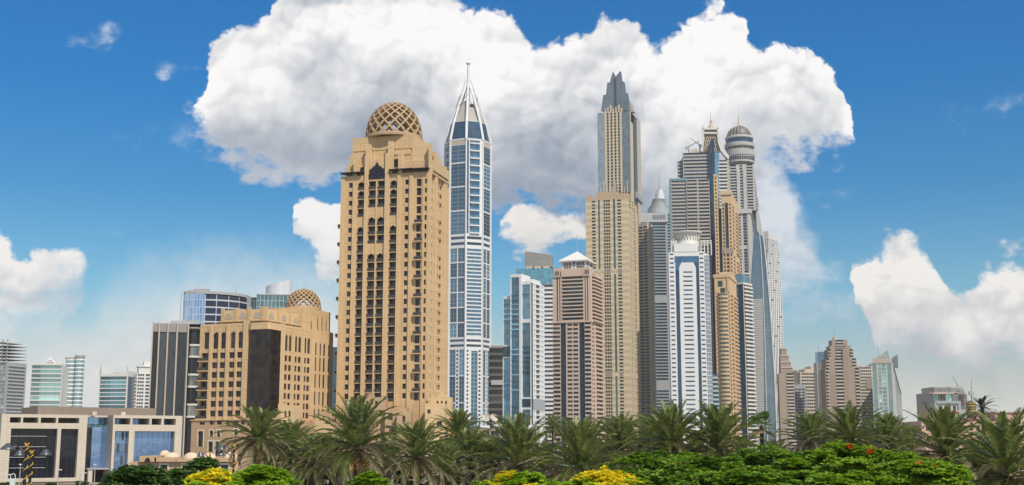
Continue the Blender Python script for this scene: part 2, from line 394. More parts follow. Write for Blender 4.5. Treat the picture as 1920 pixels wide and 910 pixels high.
def tag(o, label=None, cat=None, group=None, kind=None):
    if label: o['label'] = label
    if cat: o['category'] = cat
    if group: o['group'] = group
    if kind: o['kind'] = kind
    return o
def empty(name, loc, rz=0.0):
    o = bpy.data.objects.new(name, None); col.objects.link(o); o.location = loc; o.rotation_euler = (0, 0, rz); return o

# ---------------------------------------------------------------- a tower seen at a known place in the photograph
BOXC = {}
class Tower:
    def __init__(s, name, label, cat, pxs, Y, yaw=0.0, depth=None, ref=700, group=None):
        """pxs: (outer edge, outer edge) seen square on, or (edge, near corner, edge) of two visible sides at photo row ref"""
        th = R(yaw); U = Vector((math.cos(th), math.sin(th))); V = Vector((-math.sin(th), math.cos(th)))
        al = lambda px: ray(px, ref).x/ray(px, ref).y
        if len(pxs) == 2: pxs = (pxs[0], pxs[0] if yaw > 0 else pxs[1], pxs[1])
        C = Vector((al(pxs[1])*Y, Y)); pl, pc, pr = pxs
        def span(dirv, px): a = al(px); return (a*C.y-C.x)/(dirv.x-a*dirv.y)
        if yaw > 0:
            s.w = span(U, pr); s.d = span(V, pl) if pl != pc else depth
            s.d = depth or s.d
            c = C + U*s.w/2 + V*s.d/2
        else:
            s.w = span(-U, pl); s.d = depth or (span(V, pr) if pr != pc else s.w)
            c = C - U*s.w/2 + V*s.d/2
        s.Y = Y; s.th = th; s.c = c; s.name = name
        s.root = empty(name, (c.x, c.y, 0), th); tag(s.root, label, cat, group)
        w, d = s.w/2, s.d/2
        s.F = {'front': Fr((-w, -d), (w, -d)), 'right': Fr((w, -d), (w, d)), 'left': Fr((-w, d), (-w, -d)), 'back': Fr((w, d), (-w, d))}
        s.many = {}
    def world(s, v): return Vector((s.c.x, s.c.y, 0)) + Matrix.Rotation(s.th, 3, 'Z') @ Vector(v)
    def local(s, v): return Matrix.Rotation(-s.th, 3, 'Z') @ (Vector(v)-Vector((s.c.x, s.c.y, 0)))
    def z(s, py, Y=None): return Zof(py, Y or s.Y)
    def hit(s, face, px, py, n=0.0):
        """photo pixel -> (u, z) on a facade plane"""
        fr = s.F[face] if isinstance(face, str) else face
        o = s.world(fr.p(0, 0, n)); N = Matrix.Rotation(s.th, 3, 'Z') @ fr.n
        d = ray(px, py); e = Vector((0, 0, CAMZ)); t = (o-e).dot(N)/d.dot(N)
        p = s.local(e+d*t); q = p-fr.o
        return q.dot(fr.u), p.z
    def u(s, face, px, py=700, n=0.0): return s.hit(face, px, py, n)[0]
    def obj(s, mb, name, mats, **k): return mb.obj(name, mats, s.root, **k)
    def part(s, name, face, u0, u1, z0, z1, n0, n1, mat):
        """one box-shaped part on a facade; equal boxes share a mesh"""
        fr = s.F[face] if isinstance(face, str) else face
        du, dz, dn = u1-u0, z1-z0, n1-n0
        key = (name, round(du, 2), round(dz, 2), round(dn, 2), mat.name)
        if key not in BOXC:
            b = MB(); b.fbox(Fr((0, 0), (1, 0)), -du/2, du/2, 0, dz, -dn, 0, True)
            BOXC[key] = b.mesh(name, mat)
        o = bpy.data.objects.new(name, BOXC[key]); col.objects.link(o); o.parent = s.root
        o.location = fr.p((u0+u1)/2, z0, n1); o.rotation_euler = (0, 0, fr.ang); return o
    def add(s, name, face, u0, u1, z0, z1, n0, n1, mat):
        s.many.setdefault((name, mat.name), []).append((s.F[face] if isinstance(face, str) else face, u0, u1, z0, z1, n0, n1, mat))
    def flush(s, cap=100, least=0.0):
        """the 100 largest of a kind as parts, the rest as one"""
        count = {}
        for (name, _), L in s.many.items(): count.setdefault(name, []).extend(L)
        vis = lambda q: (q[2]-q[1])*(q[4]-q[3])*max(0.02, s.facing(q[0]))
        for name, L in count.items():
            L.sort(key=vis, reverse=True)
            for q in L[:cap]: s.part(name, *q)
            if len(L) > cap:
                by = {}
                mats = []
                mb = MB()
                for fr, u0, u1, z0, z1, n0, n1, mat in L[cap:]:
                    if mat not in mats: mats.append(mat)
                    mb.mat = mats.index(mat); mb.fbox(fr, u0, u1, z0, z1, n0, n1)
                o = s.obj(mb, name+'_rows', mats); o['kind'] = 'stuff'
        s.many = {}
    def facing(s, fr):
        o = s.world(fr.p(fr.len/2, 20)); N = Matrix.Rotation(s.th, 3, 'Z') @ fr.n
        return max(0.0, (Vector((0, 0, CAMZ))-o).normalized().dot(N))
    def facade(s, mb, face, z0, z1, nfl, spec, depth=0.5, u0=0.0, u1=None, phase=0.0):
        """columns of a facade: (from, to, kind, material, low, high[, panes]) in shares of its width; adds openings and their parts"""
        fr = s.F[face] if isinstance(face, str) else face
        L = (u1 if u1 is not None else fr.len)-u0; fh = (z1-z0)/nfl; holes = []
        for c in spec:
            a, b, kind, mat = u0+c[0]*L, u0+c[1]*L, c[2], c[3]
            if kind in ('win', 'band'):
                lo, hi = (c[4], c[5]) if len(c) > 5 else (0.3, 0.8); k = c[6] if len(c) > 6 else 1
                g = (b-a)/k
                for i in range(nfl):
                    zb = z0+(i+lo+phase)*fh; zt = z0+(i+hi+phase)*fh
                    if zt > z1: continue
                    for j in range(k):
                        x0 = a+j*g+(0.08*g if k > 1 else 0); x1 = a+(j+1)*g-(0.08*g if k > 1 else 0)
                        holes.append((x0, x1, zb, zt, depth))
                        s.add('window', fr, x0, x1, zb, zt, -depth-0.15, -depth, mat)
            elif kind == 'glass':
                D = c[4] if len(c) > 4 else depth
                holes.append((a, b, z0, z1, D)); s.part('glass_strip', fr, a, b, z0, z1, -D-0.3, -D, mat)
            elif kind == 'balc':      # recessed bay: glass at the back, a balcony on every floor
                D = c[5] if len(c) > 5 else 1.5; h = c[6] if len(c) > 6 else 0.36; pr = c[7] if len(c) > 7 else 0.0
                holes.append((a, b, z0, z1, D)); s.part('glass_strip', fr, a, b, z0, z1, -D-0.3, -D, mat)
                for i in range(nfl):
                    zb = z0+(i+phase)*fh
                    if zb+h*fh < z1: s.add('balcony', fr, a+0.02, b-0.02, zb, zb+h*fh, -D, pr-0.02, c[4])
            elif kind == 'slab':      # projecting balcony in front of a plain wall with window band behind
                pr, h = c[5], c[6]
                for i in range(nfl):
                    zb = z0+(i+phase)*fh; s.add('balcony', fr, a, b, zb, zb+h*fh, 0.004, pr, c[4])
        mb.wall(fr, u0, u0+L, z0, z1, holes, depth)
    def shell(s, mb, z0, z1, faces=('left', 'right', 'back'), cap=True):
        for f in faces: mb._q(s.F[f], 0, s.F[f].len, z0, z1)
        if cap: s.cap(mb, z1)
    def cap(s, mb, z, g=0.0):
        w, d = s.w/2-g, s.d/2-g
        mb.face([(-w, -d, z), (w, -d, z), (w, d, z), (-w, d, z)])
    def parapet(s, mb, z, h=1.2, t=0.5, g=0.0):
        w, d = s.w/2-g, s.d/2-g
        for fr in (Fr((-w, -d), (w, -d)), Fr((w, d), (-w, d))): mb.fbox(fr, 0, fr.len, z+0.003, z+h, -t, 0, True)
        for fr in (Fr((w, -d+t), (w, d-t)), Fr((-w, d-t), (-w, -d+t))): mb.fbox(fr, 0, fr.len, z+0.003, z+h, -t, 0, True)
def mast(T, name, x, y, z0, z1, r0=0.5, r1=0.15, mat=None):
    b = MB(); b.tube([(x, y, z0), (x, y, z0+(z1-z0)*0.5), (x, y, z1)], [r0, (r0+r1)/2, r1], 6)
    return b.obj(name, mat or MATS['metal_grey'], T.root if isinstance(T, Tower) else T)

# common materials
wall_mat('hotel_stone', (0.62, 0.425, 0.225), joint=(3.2, 3.45), jdark=0.62, var=0.15, streak=0.8)
wall_mat('hotel_stone_light', (0.66, 0.465, 0.255), joint=(40, 3.45), jdark=0.7, var=0.12, streak=0.8)
wall_mat('podium_stone', (0.48, 0.325, 0.19), joint=(2.4, 1.6), jdark=0.8, var=0.16)
plain_mat('dark_bronze', (0.035, 0.03, 0.028), 0.4, 0.3)
plain_mat('rail_dark', (0.06, 0.055, 0.05), 0.45)
plain_mat('metal_grey', (0.42, 0.42, 0.42), 0.5, 0.4)
plain_mat('metal_dark', (0.10, 0.10, 0.10), 0.5, 0.3)
plain_mat('roof_gravel', (0.35, 0.33, 0.30), 0.95)
plain_mat('plant_grey', (0.38, 0.38, 0.37), 0.7)
glass_mat('window_dark', (0.024, 0.023, 0.024), 3.0, 1.3, (0.10, 0.09, 0.08), metal=0.25, rough=0.12, bump=0.0)
glass_mat('window_grey', (0.055, 0.062, 0.065), 3.2, 1.6, (0.22, 0.22, 0.22), metal=0.35, rough=0.15, bump=0.0)
glass_mat('window_green', (0.04, 0.11, 0.12), 3.2, 1.6, (0.18, 0.22, 0.22), metal=0.4, rough=0.12, bump=0.0)
glass_mat('window_blue', (0.045, 0.085, 0.125), 3.2, 1.6, (0.12, 0.16, 0.22), metal=0.4, rough=0.12, bump=0.0)
# ---------------------------------------------------------------- ground
def setting():
    m, t, p = principled('sandy_ground')
    tc = t.new('ShaderNodeTexCoord'); O = tc.outputs['Object']
    n = t.noise(O, 0.05, 6, 0.6); g = t.noise(O, 0.012, 3, 0.5)
    c = t.mix(n, (0.22, 0.18, 0.13, 1), (0.34, 0.29, 0.22, 1)); c = t.mix(t.smooth(g, 0.5, 0.6), c, (0.07, 0.10, 0.04, 1))
    t.l.new(c, p.inputs['Base Color']); p.inputs['Roughness'].default_value = 0.95
    b = MB(); b.face([(-2980, -45, 0), (2980, -45, 0), (2980, 5980, 0), (-2980, 5980, 0)])
    tag(b.obj('ground', m), kind='structure')
    m2, t2, p2 = principled('asphalt'); tc = t2.new('ShaderNodeTexCoord')
    n = t2.noise(tc.outputs['Object'], 0.6, 6, 0.65)
    t2.l.new(t2.mix(n, (0.04, 0.04, 0.042, 1), (0.07, 0.068, 0.066, 1)), p2.inputs['Base Color']); p2.inputs['Roughness'].default_value = 0.9
    fr = Fr((-260, 268), (60, 300)); b = MB(); b._q
    P = fr.p
    b.face([P(0, 0.006, -6), P(fr.len, 0.006, -6), P(fr.len, 0.006, 8), P(0, 0.006, 8)])
    tag(b.obj('road', m2), kind='structure')
    b = MB(); b.fbox(fr, 0, fr.len, 0, 0.13, -6.5, -6.004); b.fbox(fr, 0, fr.len, 0, 0.12, -14, -6.52)
    tag(b.obj('pavement', wall_mat('paving', (0.40, 0.36, 0.30), joint=(0.8, 0.8), var=0.15)), kind='structure')
    b = MB()
    for k in range(60): b.face([P(4+k*5.2, 0.012, 0.9), P(6.4+k*5.2, 0.012, 0.9), P(6.4+k*5.2, 0.012, 1.05), P(4+k*5.2, 0.012, 1.05)])
    tag(b.obj('road_markings', plain_mat('road_paint', (0.75, 0.75, 0.72), 0.7)), kind='structure')
setting()

def arch_head(mb, fr, u0, u1, zs, zt, n0, n1, lobes=False):
    """fills the top corners of an opening so that it ends in a pointed (ogee) arch"""
    w = u1-u0; h = zt-zs
    pr = [(0, 0.0), (0.06, 0.30), (0.02, 0.42), (0.14, 0.62), (0.26, 0.66), (0.34, 0.84), (0.5, 1.0)] if lobes else [(0, 0), (0.04, 0.35), (0.14, 0.62), (0.3, 0.85), (0.5, 1.0)]
    A = [(u0+a*w, zs+b*h) for a, b in pr]
    for (a, b), (c, d) in zip(A, A[1:]): mb.face([fr.p(a, b, n1), fr.p(c, d, n1), fr.p(c, zt+0.004, n1), fr.p(a, zt+0.004, n1)])
    B = [(u1-(a-u0), b) for a, b in A]
    for (a, b), (c, d) in zip(B, B[1:]): mb.face([fr.p(c, d, n1), fr.p(a, b, n1), fr.p(a, zt+0.004, n1), fr.p(c, zt+0.004, n1)])
    for Q in (A, B):
        for (a, b), (c, d) in zip(Q, Q[1:]): mb.face([fr.p(a, b, n1), fr.p(a, b, n0), fr.p(c, d, n0), fr.p(c, d, n1)])

def lattice_dome(parent, cx, cy, z0, rad, h, n=18, turn=1.9, thick=0.55, deep=0.9, mat=None, bulge=0.015):
    """two families of spiral ribs crossing in diamonds"""
    root = MB()
    def prof(t):     # t 0..1 from the foot to the crown
        a = t*math.pi/2
        r = math.cos(a)**0.92*(1+bulge*math.sin(2*a)); return max(r, 0.015)*rad, z0+h*math.sin(a)**1.02
    K = 26
    for sgn in (1, -1):
        for i in range(n):
            rows = []
            for k in range(K+1):
                t = k/K
                ph = 2*math.pi*i/n + sgn*turn*t**1.15*0.9
                r, z = prof(t)
                r2, z2 = prof(min(1, t+0.01)); tz, tr = z2-z+1e-6, r2-r; l = math.hypot(tz, tr); nr, nz = tz/l, -tr/l
                hw = thick/2*(0.35+0.65*math.cos(t*math.pi/2)**0.7)
                dp = hw/max(r, 0.2)
                dn = deep*(0.5+0.5*(1-t))
                def pt(a_, rr, zz): return (cx+rr*math.cos(a_), cy+rr*math.sin(a_), zz)
                dp = min(dp, math.pi/n*0.8)
                rows.append([pt(ph-dp, r, z), pt(ph+dp, r, z), pt(ph+dp, max(0.01, r-nr*dn), z-nz*dn), pt(ph-dp, max(0.01, r-nr*dn), z-nz*dn)])
            for A, B in zip(rows, rows[1:]):
                for j in range(4): root.face([A[j], A[(j+1) % 4], B[(j+1) % 4], B[j]])
    o = root.obj('dome_lattice', mat, parent)
    b = MB(); b.lathe([(rad*0.99, z0-1.0), (rad*1.03, z0-1.0), (rad*1.03, z0-0.1), (rad*0.99, z0+0.3), (rad*0.93, z0+0.3), (rad*0.93, z0-1.0), (rad*0.99, z0-1.0)], 40, cx, cy)
    b.obj('dome_ring', mat, parent)
    b = MB(); b.lathe([(0.001, z0+h+0.6), (0.35, z0+h+0.25), (0.5, z0+h-0.3), (0.9, z0+h-0.6), (0.001, z0+h-0.9)], 12, cx, cy); b.tube([(cx, cy, z0+h+0.4), (cx, cy, z0+h+2.0)], 0.07, 5)
    b.obj('finial', mat, parent)
    return o

# ---------------------------------------------------------------- tall hotel with the lattice dome
def hotel_tower():
    S, SL, G, RD = MATS['hotel_stone'], MATS['hotel_stone_light'], MATS['window_dark'], MATS['rail_dark']
    T = Tower('hotel_tower', 'tall sandstone hotel tower crowned by a large open lattice dome', 'hotel tower', (634, 800, 838), 455, -15, ref=600)
    f = lambda px: T.u('front', px, 600)
    z0, z1 = T.z(752), T.z(332); NF = 24; fh = (z1-z0)/NF
    top = T.z(322)
    mb = MB(); fr = T.F['front']; holes = []
    win = [(649, 656, .28, .84), (756, 762.5, .28, .84), (793.5, 797.5, .28, .84)]
    log = [(666, 678.5), (686.5, 700), (703.5, 717.5), (727.5, 740.5)]
    bal = (778, 787)
    arches = []
    for i in range(NF):
        zb = z0+i*fh
        for a, b, lo, hi in win:
            u0, u1 = f(a), f(b); holes.append((u0, u1, zb+lo*fh, zb+hi*fh, 0.35)); T.add('window', 'front', u0, u1, zb+lo*fh, zb+hi*fh, -0.5, -0.35, G)
        for j, (a, b) in enumerate(log):
            u0, u1 = f(a), f(b)
            mid = j in (1, 2)
            if mid and i in (20,): continue                      # plain panels above the arches
            if mid and i in (16,): continue
            if not mid and i == 19: continue
            hi = 0.9
            tall = 0.02
            holes.append((u0, u1, zb+tall*fh, zb+hi*fh, 1.6))
            T.add('window', 'front', u0+0.1, u1-0.1, zb+0.03*fh, zb+0.78*fh, -1.72, -1.605, G)
            T.add('balcony', 'front', u0+0.03, u1-0.03, zb+0.02*fh, zb+0.32*fh, -0.22, 0.12, RD)
            if (mid and i in (19, 15)) or (not mid and i in (18, 22, 23)): arches.append((u0, u1, zb+0.45*fh, zb+hi*fh))
        u0, u1 = f(bal[0]), f(bal[1])
        holes.append((u0, u1, zb+0.05*fh, zb+0.85*fh, 0.5)); T.add('window', 'front', u0, u1, zb+0.05*fh, zb+0.85*fh, -0.65, -0.5, G)
    mb.wall(fr, 0, fr.len, z0, top, holes)
    for a in arches: arch_head(mb, fr, *a, -0.5, 0.012, True)
    # right-hand side
    frr = T.F['right']; L = frr.len; holes = []
    for i in range(NF):
        zb = z0+i*fh
        for a, b, dp in ((0.09, 0.22, .55), (0.42, 0.53, .55), (0.565, 0.675, .55), (0.82, 0.88, .3)):
            if i in (16, 20) and a in (0.42, 0.565): continue
            holes.append((a*L, b*L, zb+0.05*fh, zb+0.86*fh, dp)); T.add('window', 'right', a*L, b*L, zb+0.05*fh, zb+0.86*fh, -dp-0.15, -dp, G)
            if dp > .5: T.add('balcony', 'right', a*L+0.03, b*L-0.03, zb+0.05*fh, zb+0.36*fh, -0.25, 0.05, SL)
    mb.wall(frr, 0, L, z0, top, holes)
    mb._q(T.F['left'], 0, T.F['left'].len, 0, top); mb._q(T.F['back'], 0, T.F['back'].len, 0, top); T.cap(mb, top)
    mb._q(fr, 0, fr.len, 0, z0); mb._q(frr, 0, L, 0, z0)
    T.obj(mb, 'wall', S)
    # corner bay balconies and those on the far edge, every second floor
    for i in range(0, NF-5, 2):
        zb = z0+(i+1)*fh
        for face, u0, u1 in (('front', f(776.5), f(789.5)), ('left', T.F['left'].len-4.4, T.F['left'].len-0.9)):
            b = MB(); F_ = T.F[face]; b.fbox(F_, u0, u1, zb-0.3, zb, 0.004, 1.5)
            o = T.obj(b, 'balcony_slab', SL)
            b = MB()
            for a in ((u0, u0+0.12, 0.3, 1.5), (u1-0.12, u1, 0.3, 1.5), (u0+0.12, u1-0.12, 1.38, 1.5)): b.fbox(F_, a[0], a[1], zb+0.004, zb+1.15, a[2], a[3])
            r = b.obj('railing', RD, o)
    # pilasters of different heights
    for a, b, pt, n in ((657, 664.5, 338, .45), (679.5, 685.5, 286, .75), (718.5, 726, 283, .75), (741.5, 748, 326, .45), (634.3, 641, 324, .4), (765, 772, 326, .5), (790, 793, 332, 0.4), (700.6, 703, 334, 0.25)):
        T.part('pilaster', 'front', f(a), f(b), z0*0.6, T.z(pt), 0.003, n, SL)
    for a, b, pt, n in ((0.0, 0.07, 268, .9), (0.24, 0.36, 279, 1.0), (0.70, 0.80, 294, .9), (0.90, 1.0, 330, .5)):
        T.part('pilaster', 'right', a*L, b*L, z0, T.z(pt), 0.003, n, SL)
    # crown storeys, stepping back
    C = MATS['crown_stone'] if 'crown_stone' in MATS else wall_mat('crown_stone', (0.63, 0.44, 0.24), joint=(1.7, 1.5, 0.5), jdark=0.55, var=0.1)
    w, d = T.w/2, T.d/2
    def fx(px, py, n): return T.hit('front', px, py, n)[0]-w
    zb3 = T.hit('front', 720, 255.5, -3)[1]
    b = MB()
    b.box(fx(650, 300, -2), fx(812, 300, -2), -d+2, d-2.5, top-0.5, T.z(298))
    b.box(fx(656, 285, -2.6), fx(800, 285, -2.6), -d+2.6, d-3.5, T.z(298)+0.004, T.z(278))
    b.box(fx(661, 262, -3), fx(776, 262, -3), -d+3, d-1.0, T.z(278)+0.008, zb3)
    T.obj(b, 'crown', C)
    for a, c, pt, nn in ((689, 697, 263, 0.2), (730.5, 738.5, 260, 0.2), (667, 673, 288, 0.1), (750, 758, 283, 0.1)):
        T.part('pilaster', 'front', T.u('front', a, 290, -2), T.u('front', c, 290, -2), top+0.006, T.z(pt), -2.3, 0.0-nn, SL)
    for a, c, pt in ((0.10, 0.17, 269), (0.30, 0.38, 276), (0.55, 0.62, 286)):
        T.part('pilaster', 'right', a*L, c*L, top+0.006, T.z(pt), -7.5, -0.3, SL)
    # loggia windows of the crown storeys
    for a, c, y0, y1 in ((676, 682, 304, 312), (739, 746, 292, 307), (735, 746, 318, 326), (674, 682, 321, 329)):
        T.part('crown_window', 'front', T.u('front', a, 310, -2), T.u('front', c, 310, -2), T.z(y1), T.z(y0), -2.3, -1.93, G)
    # carved panels
    for a, c, y in ((664, 688, 268), (699, 729, 268), (740, 774, 268), (700, 728, 290), (741, 772, 280)):
        b = MB(); n = 5 if c-a > 26 else 4
        F_ = T.F['front']
        for i in range(n):
            ua = T.u('front', a+(c-a)*(i+0.12)/n, y, -3); ub = T.u('front', a+(c-a)*(i+0.88)/n, y, -3); za, zb2 = T.z(y+4), T.z(y-5)
            um = (ua+ub)/2
            b.extrude([(ua, za), (ub, za), (ub, (za+zb2)/2), (um, zb2), (ua, (za+zb2)/2)], F_, -3.0 if y < 275 else -2.6, -2.78 if y < 275 else -2.3)
        T.obj(b, 'carved_frieze_pattern', SL)
    # great ogee window
    u0, u1 = T.u('front', 692, 310), T.u('front', 722, 310); um = (u0+u1)/2; za, zb = T.z(330), T.z(298); h = zb-za; hw = (u1-u0)/2
    half = [(1.0, 0), (1.0, .30), (.86, .36), (.96, .48), (.9, .58), (.66, .62), (.5, .72), (.24, .78), (.16, .9), (0, 1.0)]
    outl = [(um+hw*x, za+h*y) for x, y in half]+[(um-hw*x, za+h*y) for x, y in reversed(half[:-1])]
    T.part('pilaster', 'front', u0-1.6, u1+1.6, top+0.004, T.z(292), -2.2, -0.02, S)
    b = MB(); b.extrude(outl, T.F['front'], -0.018, 0.16); o = T.obj(b, 'arched_window', glass_mat('ogee_glass', (0.018, 0.018, 0.02), 1.2, 1.0, (0.05, 0.045, 0.04), metal=0.2, bump=0))
    # dark awnings
    for face, a, c, y, n in (('front', 640, 682, 317, 1.6), ('front', 731, 776, 316, 1.6), ('front', 776, 806, 317, 1.8)):
        b = MB(); u0, u1 = T.u(face, a, 317), T.u(face, c, 317); zz = T.z(y); b.fbox(T.F[face], u0, u1, zz, zz+0.28, -2.6, n)
        for k in range(4): b.fbox(T.F[face], u0+0.3+(u1-u0-0.9)*k/3, u0+0.5+(u1-u0-0.9)*k/3, top+0.01, zz-0.003, n-0.9, n-0.7)
        T.obj(b, 'awning', MATS['dark_bronze'])
    b = MB(); zz = T.z(319); b.fbox(frr, 0.1*L, 0.85*L, zz, zz+0.28, -2, 1.4); T.obj(b, 'awning', MATS['dark_bronze'])
    # dome, standing clear of the roof on a dark recessed ring
    Yd = T.Y+16; c = T.local(at(738.7, 254, Yd)); yl = c.y
    zc = Zof(247, T.Y+5); zt = Zof(194, Yd); rad = 54.5*Yd/F
    b = MB(); b.lathe([(rad*0.9, zb3), (rad*0.9, zc-0.5), (0.01, zc-0.5)], 32, c.x, yl); T.obj(b, 'dome_base', MATS['podium_stone'])
    lattice_dome(T.root, c.x, yl, zc, rad, zt-zc, 16, 2.3, 0.92, 1.8, wall_mat('dome_stone', (0.42, 0.29, 0.16), var=0.1))
    T.flush()
    # podium blocks round the foot
    def block(px0, px1, py, Y, dep, steps=None, wins=(), lbl=None):
        b = MB(); x0, x1 = Xof(px0, Y), Xof(px1, Y); zt_ = Zof(py, Y); mid = T.local((0, 0, 0))
        frw = Fr(T.local((x0, Y, 0))[:2], T.local((x1, Y, 0))[:2]); Lw = frw.len
        hs = []
        for (a, c_, ya, yb) in wins:
            hs.append((a*Lw, c_*Lw, Zof(yb, Y), Zof(ya, Y), 0.5)); T.add('podium_window', frw, a*Lw, c_*Lw, Zof(yb, Y), Zof(ya, Y), -0.65, -0.5, G)
        b.wall(frw, 0, Lw, 0, zt_, hs)
        P = frw.p
        b.face([P(0, 0, -dep), P(0, 0, 0), P(0, zt_, 0), P(0, zt_, -dep)]); b.face([P(Lw, 0, 0), P(Lw, 0, -dep), P(Lw, zt_, -dep), P(Lw, zt_, 0)])
        b.face([P(0, zt_, 0), P(Lw, zt_, 0), P(Lw, zt_, -dep), P(0, zt_, -dep)])
        if steps:
            for s0, s1, sy in steps: b.fbox(frw, s0*Lw, s1*Lw, zt_+0.002, Zof(sy, Y), -0.8, -0.002, True)
        T.obj(b, 'podium', MATS['hotel_stone_light'] if lbl else MATS['podium_stone'])
    block(668, 721, 745, 449, 10, [(0.0, .12, 742), (.22, .36, 741), (.36, .5, 736), (.5, .62, 741), (.85, 1, 742)], [(.32, .4, 752, 759), (.48, .56, 752, 759), (.64, .72, 752, 759), (.82, .95, 770, 778)])
    block(629, 668, 770, 447, 12, None, [(.2, .36, 778, 790), (.6, .76, 778, 790)])
    block(721, 762, 765, 446, 9, None, [(.15, .35, 775, 788), (.62, .82, 775, 788), (.3, .6, 800, 815)])
    block(743, 770, 772, 441, 8, [(0, .2, 768)], [(.4, .6, 780, 792)])
    block(796, 834, 757, 444, 9, None, [(.12, .28, 768, 776), (.6, .85, 790, 800)], 1)
    block(806, 846, 745, 460, 12, [(0, .15, 741), (.3, .45, 740), (.45, .65, 735), (.65, .8, 740)], [(.3, .38, 752, 759), (.5, .58, 752, 759), (.7, .78, 752, 759), (.35, .55, 780, 790)], 1)
    block(838, 852, 800, 455, 12, None, [(.2, .5, 822, 834)], 1)
    block(600, 632, 772, 452, 14, [(.5, .62, 767), (.62, .72, 764)], [(.2, .3, 800, 812)])
    T.flush()
hotel_tower()

# ---------------------------------------------------------------- lower hotel wing with the small dome
def hotel_wing():
    S, SL, G, RD = MATS['hotel_stone'], MATS['hotel_stone_light'], MATS['window_dark'], MATS['rail_dark']
    T = Tower('hotel_wing', 'mid-rise sandstone hotel with dark glass corner bay and small lattice dome', 'hotel', (372, 497, 622), 430, 68, ref=700)
    zc = T.z(786); top = T.z(607.5)
    rows = [T.z(658.5+18.4*i) for i in range(8)]; fh = (rows[0]-rows[7])/7
    mb = MB(); fr = T.F['left']; f = lambda px: T.u('left', px, 700)
    holes = []
    for i in range(8):
        zt = rows[i]; zb = zt-0.62*fh
        if i == 7: zb = max(zb, zc+0.1)
        for a, b in ((396.5, 407), (411, 421.5), (428.5, 439), (443, 453)):
            holes.append((f(a), f(b), zb, zt, 0.4)); T.add('window', 'left', f(a), f(b), zb, zt, -0.55, -0.4, G)
        holes.append((f(376), f(390), zb-0.2*fh, zt, 1.3)); T.add('window', 'left', f(376), f(390), zb-0.2*fh, zt, -1.45, -1.3, G)
        u0, u1 = f(372.3), f(391); zz = zb-0.2*fh
        b = MB(); b.fbox(fr, u0, u1, zz-0.35, zz-0.05, 0.004, 1.1); o = T.obj(b, 'balcony', SL)
        b = MB(); b.fbox(fr, u0+0.1, u1-0.1, zz-0.046, zz+1.0, 1.0, 1.08); b.fbox(fr, u0+0.02, u0+0.1, zz-0.046, zz+1.0, 0.1, 1.08); b.obj('railing', RD, o)
    za, zb = T.z(619), T.z(651)
    heads = []
    for a, b in ((380, 391.5), (397, 408.5), (411.5, 422), (429.5, 440.5), (444, 454)):
        holes.append((f(a), f(b), zb, za, 0.5)); T.add('arched_window', 'left', f(a), f(b), zb, za, -0.65, -0.5, G); heads.append((f(a), f(b)))
    mb.wall(fr, 0, fr.len, zc, top, holes)
    for a, b in heads[1:]: arch_head(mb, fr, a, b, za-1.6, za, -0.4, 0.012, True)
    # front (seen on the slant)
    fr2 = T.F['front']; g = lambda px: T.u('front', px, 700); holes = []; heads = []
    pairs = [(533, 537.6), (540.2, 545), (551.5, 555.5), (558, 563), (569.3, 573), (575, 580)]
    for a, b in pairs:
        for i in range(8):
            zt = rows[i]*0.985; zb = zt-0.62*fh
            holes.append((g(a), g(b), zb, zt, 0.16)); T.add('window', 'front', g(a), g(b), zb, zt, -0.3, -0.16, G)
        holes.append((g(a), g(b), T.z(653), T.z(621), 0.16)); T.add('arched_window', 'front', g(a), g(b), T.z(653), T.z(621), -0.3, -0.16, G); heads.append((g(a), g(b)))
    for a, b in ((590, 592.5), (598, 600.8), (605, 608.5), (614, 616.5)):
        for y0, y1 in ((640, 644) if False else (622, 647), (651, 680), (686, 714), (722, 750), (758, 780)):
            holes.append((g(a), g(b), T.z(y1)*0.97, T.z(y0)*0.97, 0.16)); T.add('window', 'front', g(a), g(b), T.z(y1)*0.97, T.z(y0)*0.97, -0.3, -0.16, G)
    mb.wall(fr2, 0, fr2.len, zc, top, holes)
    for a, b in heads: arch_head(mb, fr2, a, b, T.z(621)-1.6, T.z(621), -0.15, 0.012, True)
    for F_ in ('right', 'back'): mb._q(T.F[F_], 0, T.F[F_].len, 0, top)
    T.cap(mb, top)
    T.obj(mb, 'wall', S)
    for a, b, y in ((391.5, 396, 607), (423, 427.5, 605.5), (455, 465, 601), (408.6, 411, 614), (440.5, 443.5, 614)):
        T.part('pilaster', 'left', f(a), f(b), zc, T.z(y), 0.003, 0.55, SL)
    for a, b, y in ((523, 531.5, 607), (547, 550.5, 612), (564.5, 568.5, 616), (582, 588, 600), (594, 597, 592), (602, 604, 590), (610, 613, 598), (618, 622, 625)):
        T.part('pilaster', 'front', g(a), g(b), zc, T.hit('front', (a+b)/2, y)[1], 0.003, 0.28, SL)
    for u0, u1, F_ in ((0, f(465), 'left'), (g(523), fr2.len, 'front')):
        T.part('parapet', F_, u0, u1, top+0.002, top+0.7, -0.6, -0.05, SL)
    # dark glass corner bay
    GB = glass_mat('bay_glass', (0.035, 0.028, 0.022), 2.3, 1.9, (0.012, 0.011, 0.010), metal=0.35, rough=0.08, var=0.5)
    w, d = T.w/2, T.d/2; zt = T.z(618)
    ua = fr.len-f(466); ub = g(521.5)
    poly = [(-w-0.5, -d+ua), (-w-1.4, -d+ua-1.6), (-w-1.5, -d-1.3), (-w-0.6, -d-1.9), (-w+ub-1.4, -d-1.6), (-w+ub, -d-0.4), (-w+ub, -d+0.5), (-w+0.6, -d+ua)]
    b = MB(); b.prism(poly, T.z(783), zt); T.obj(b, 'glass_bay', GB)
    poly2 = [(x*1.0+(-0.3 if x < -w else 0), y-(0.3 if y < -d else 0)) for x, y in poly]
    b = MB(); b.prism(poly2, zt+0.003, T.z(607.5)+0.4); T.obj(b, 'bay_cornice', SL)
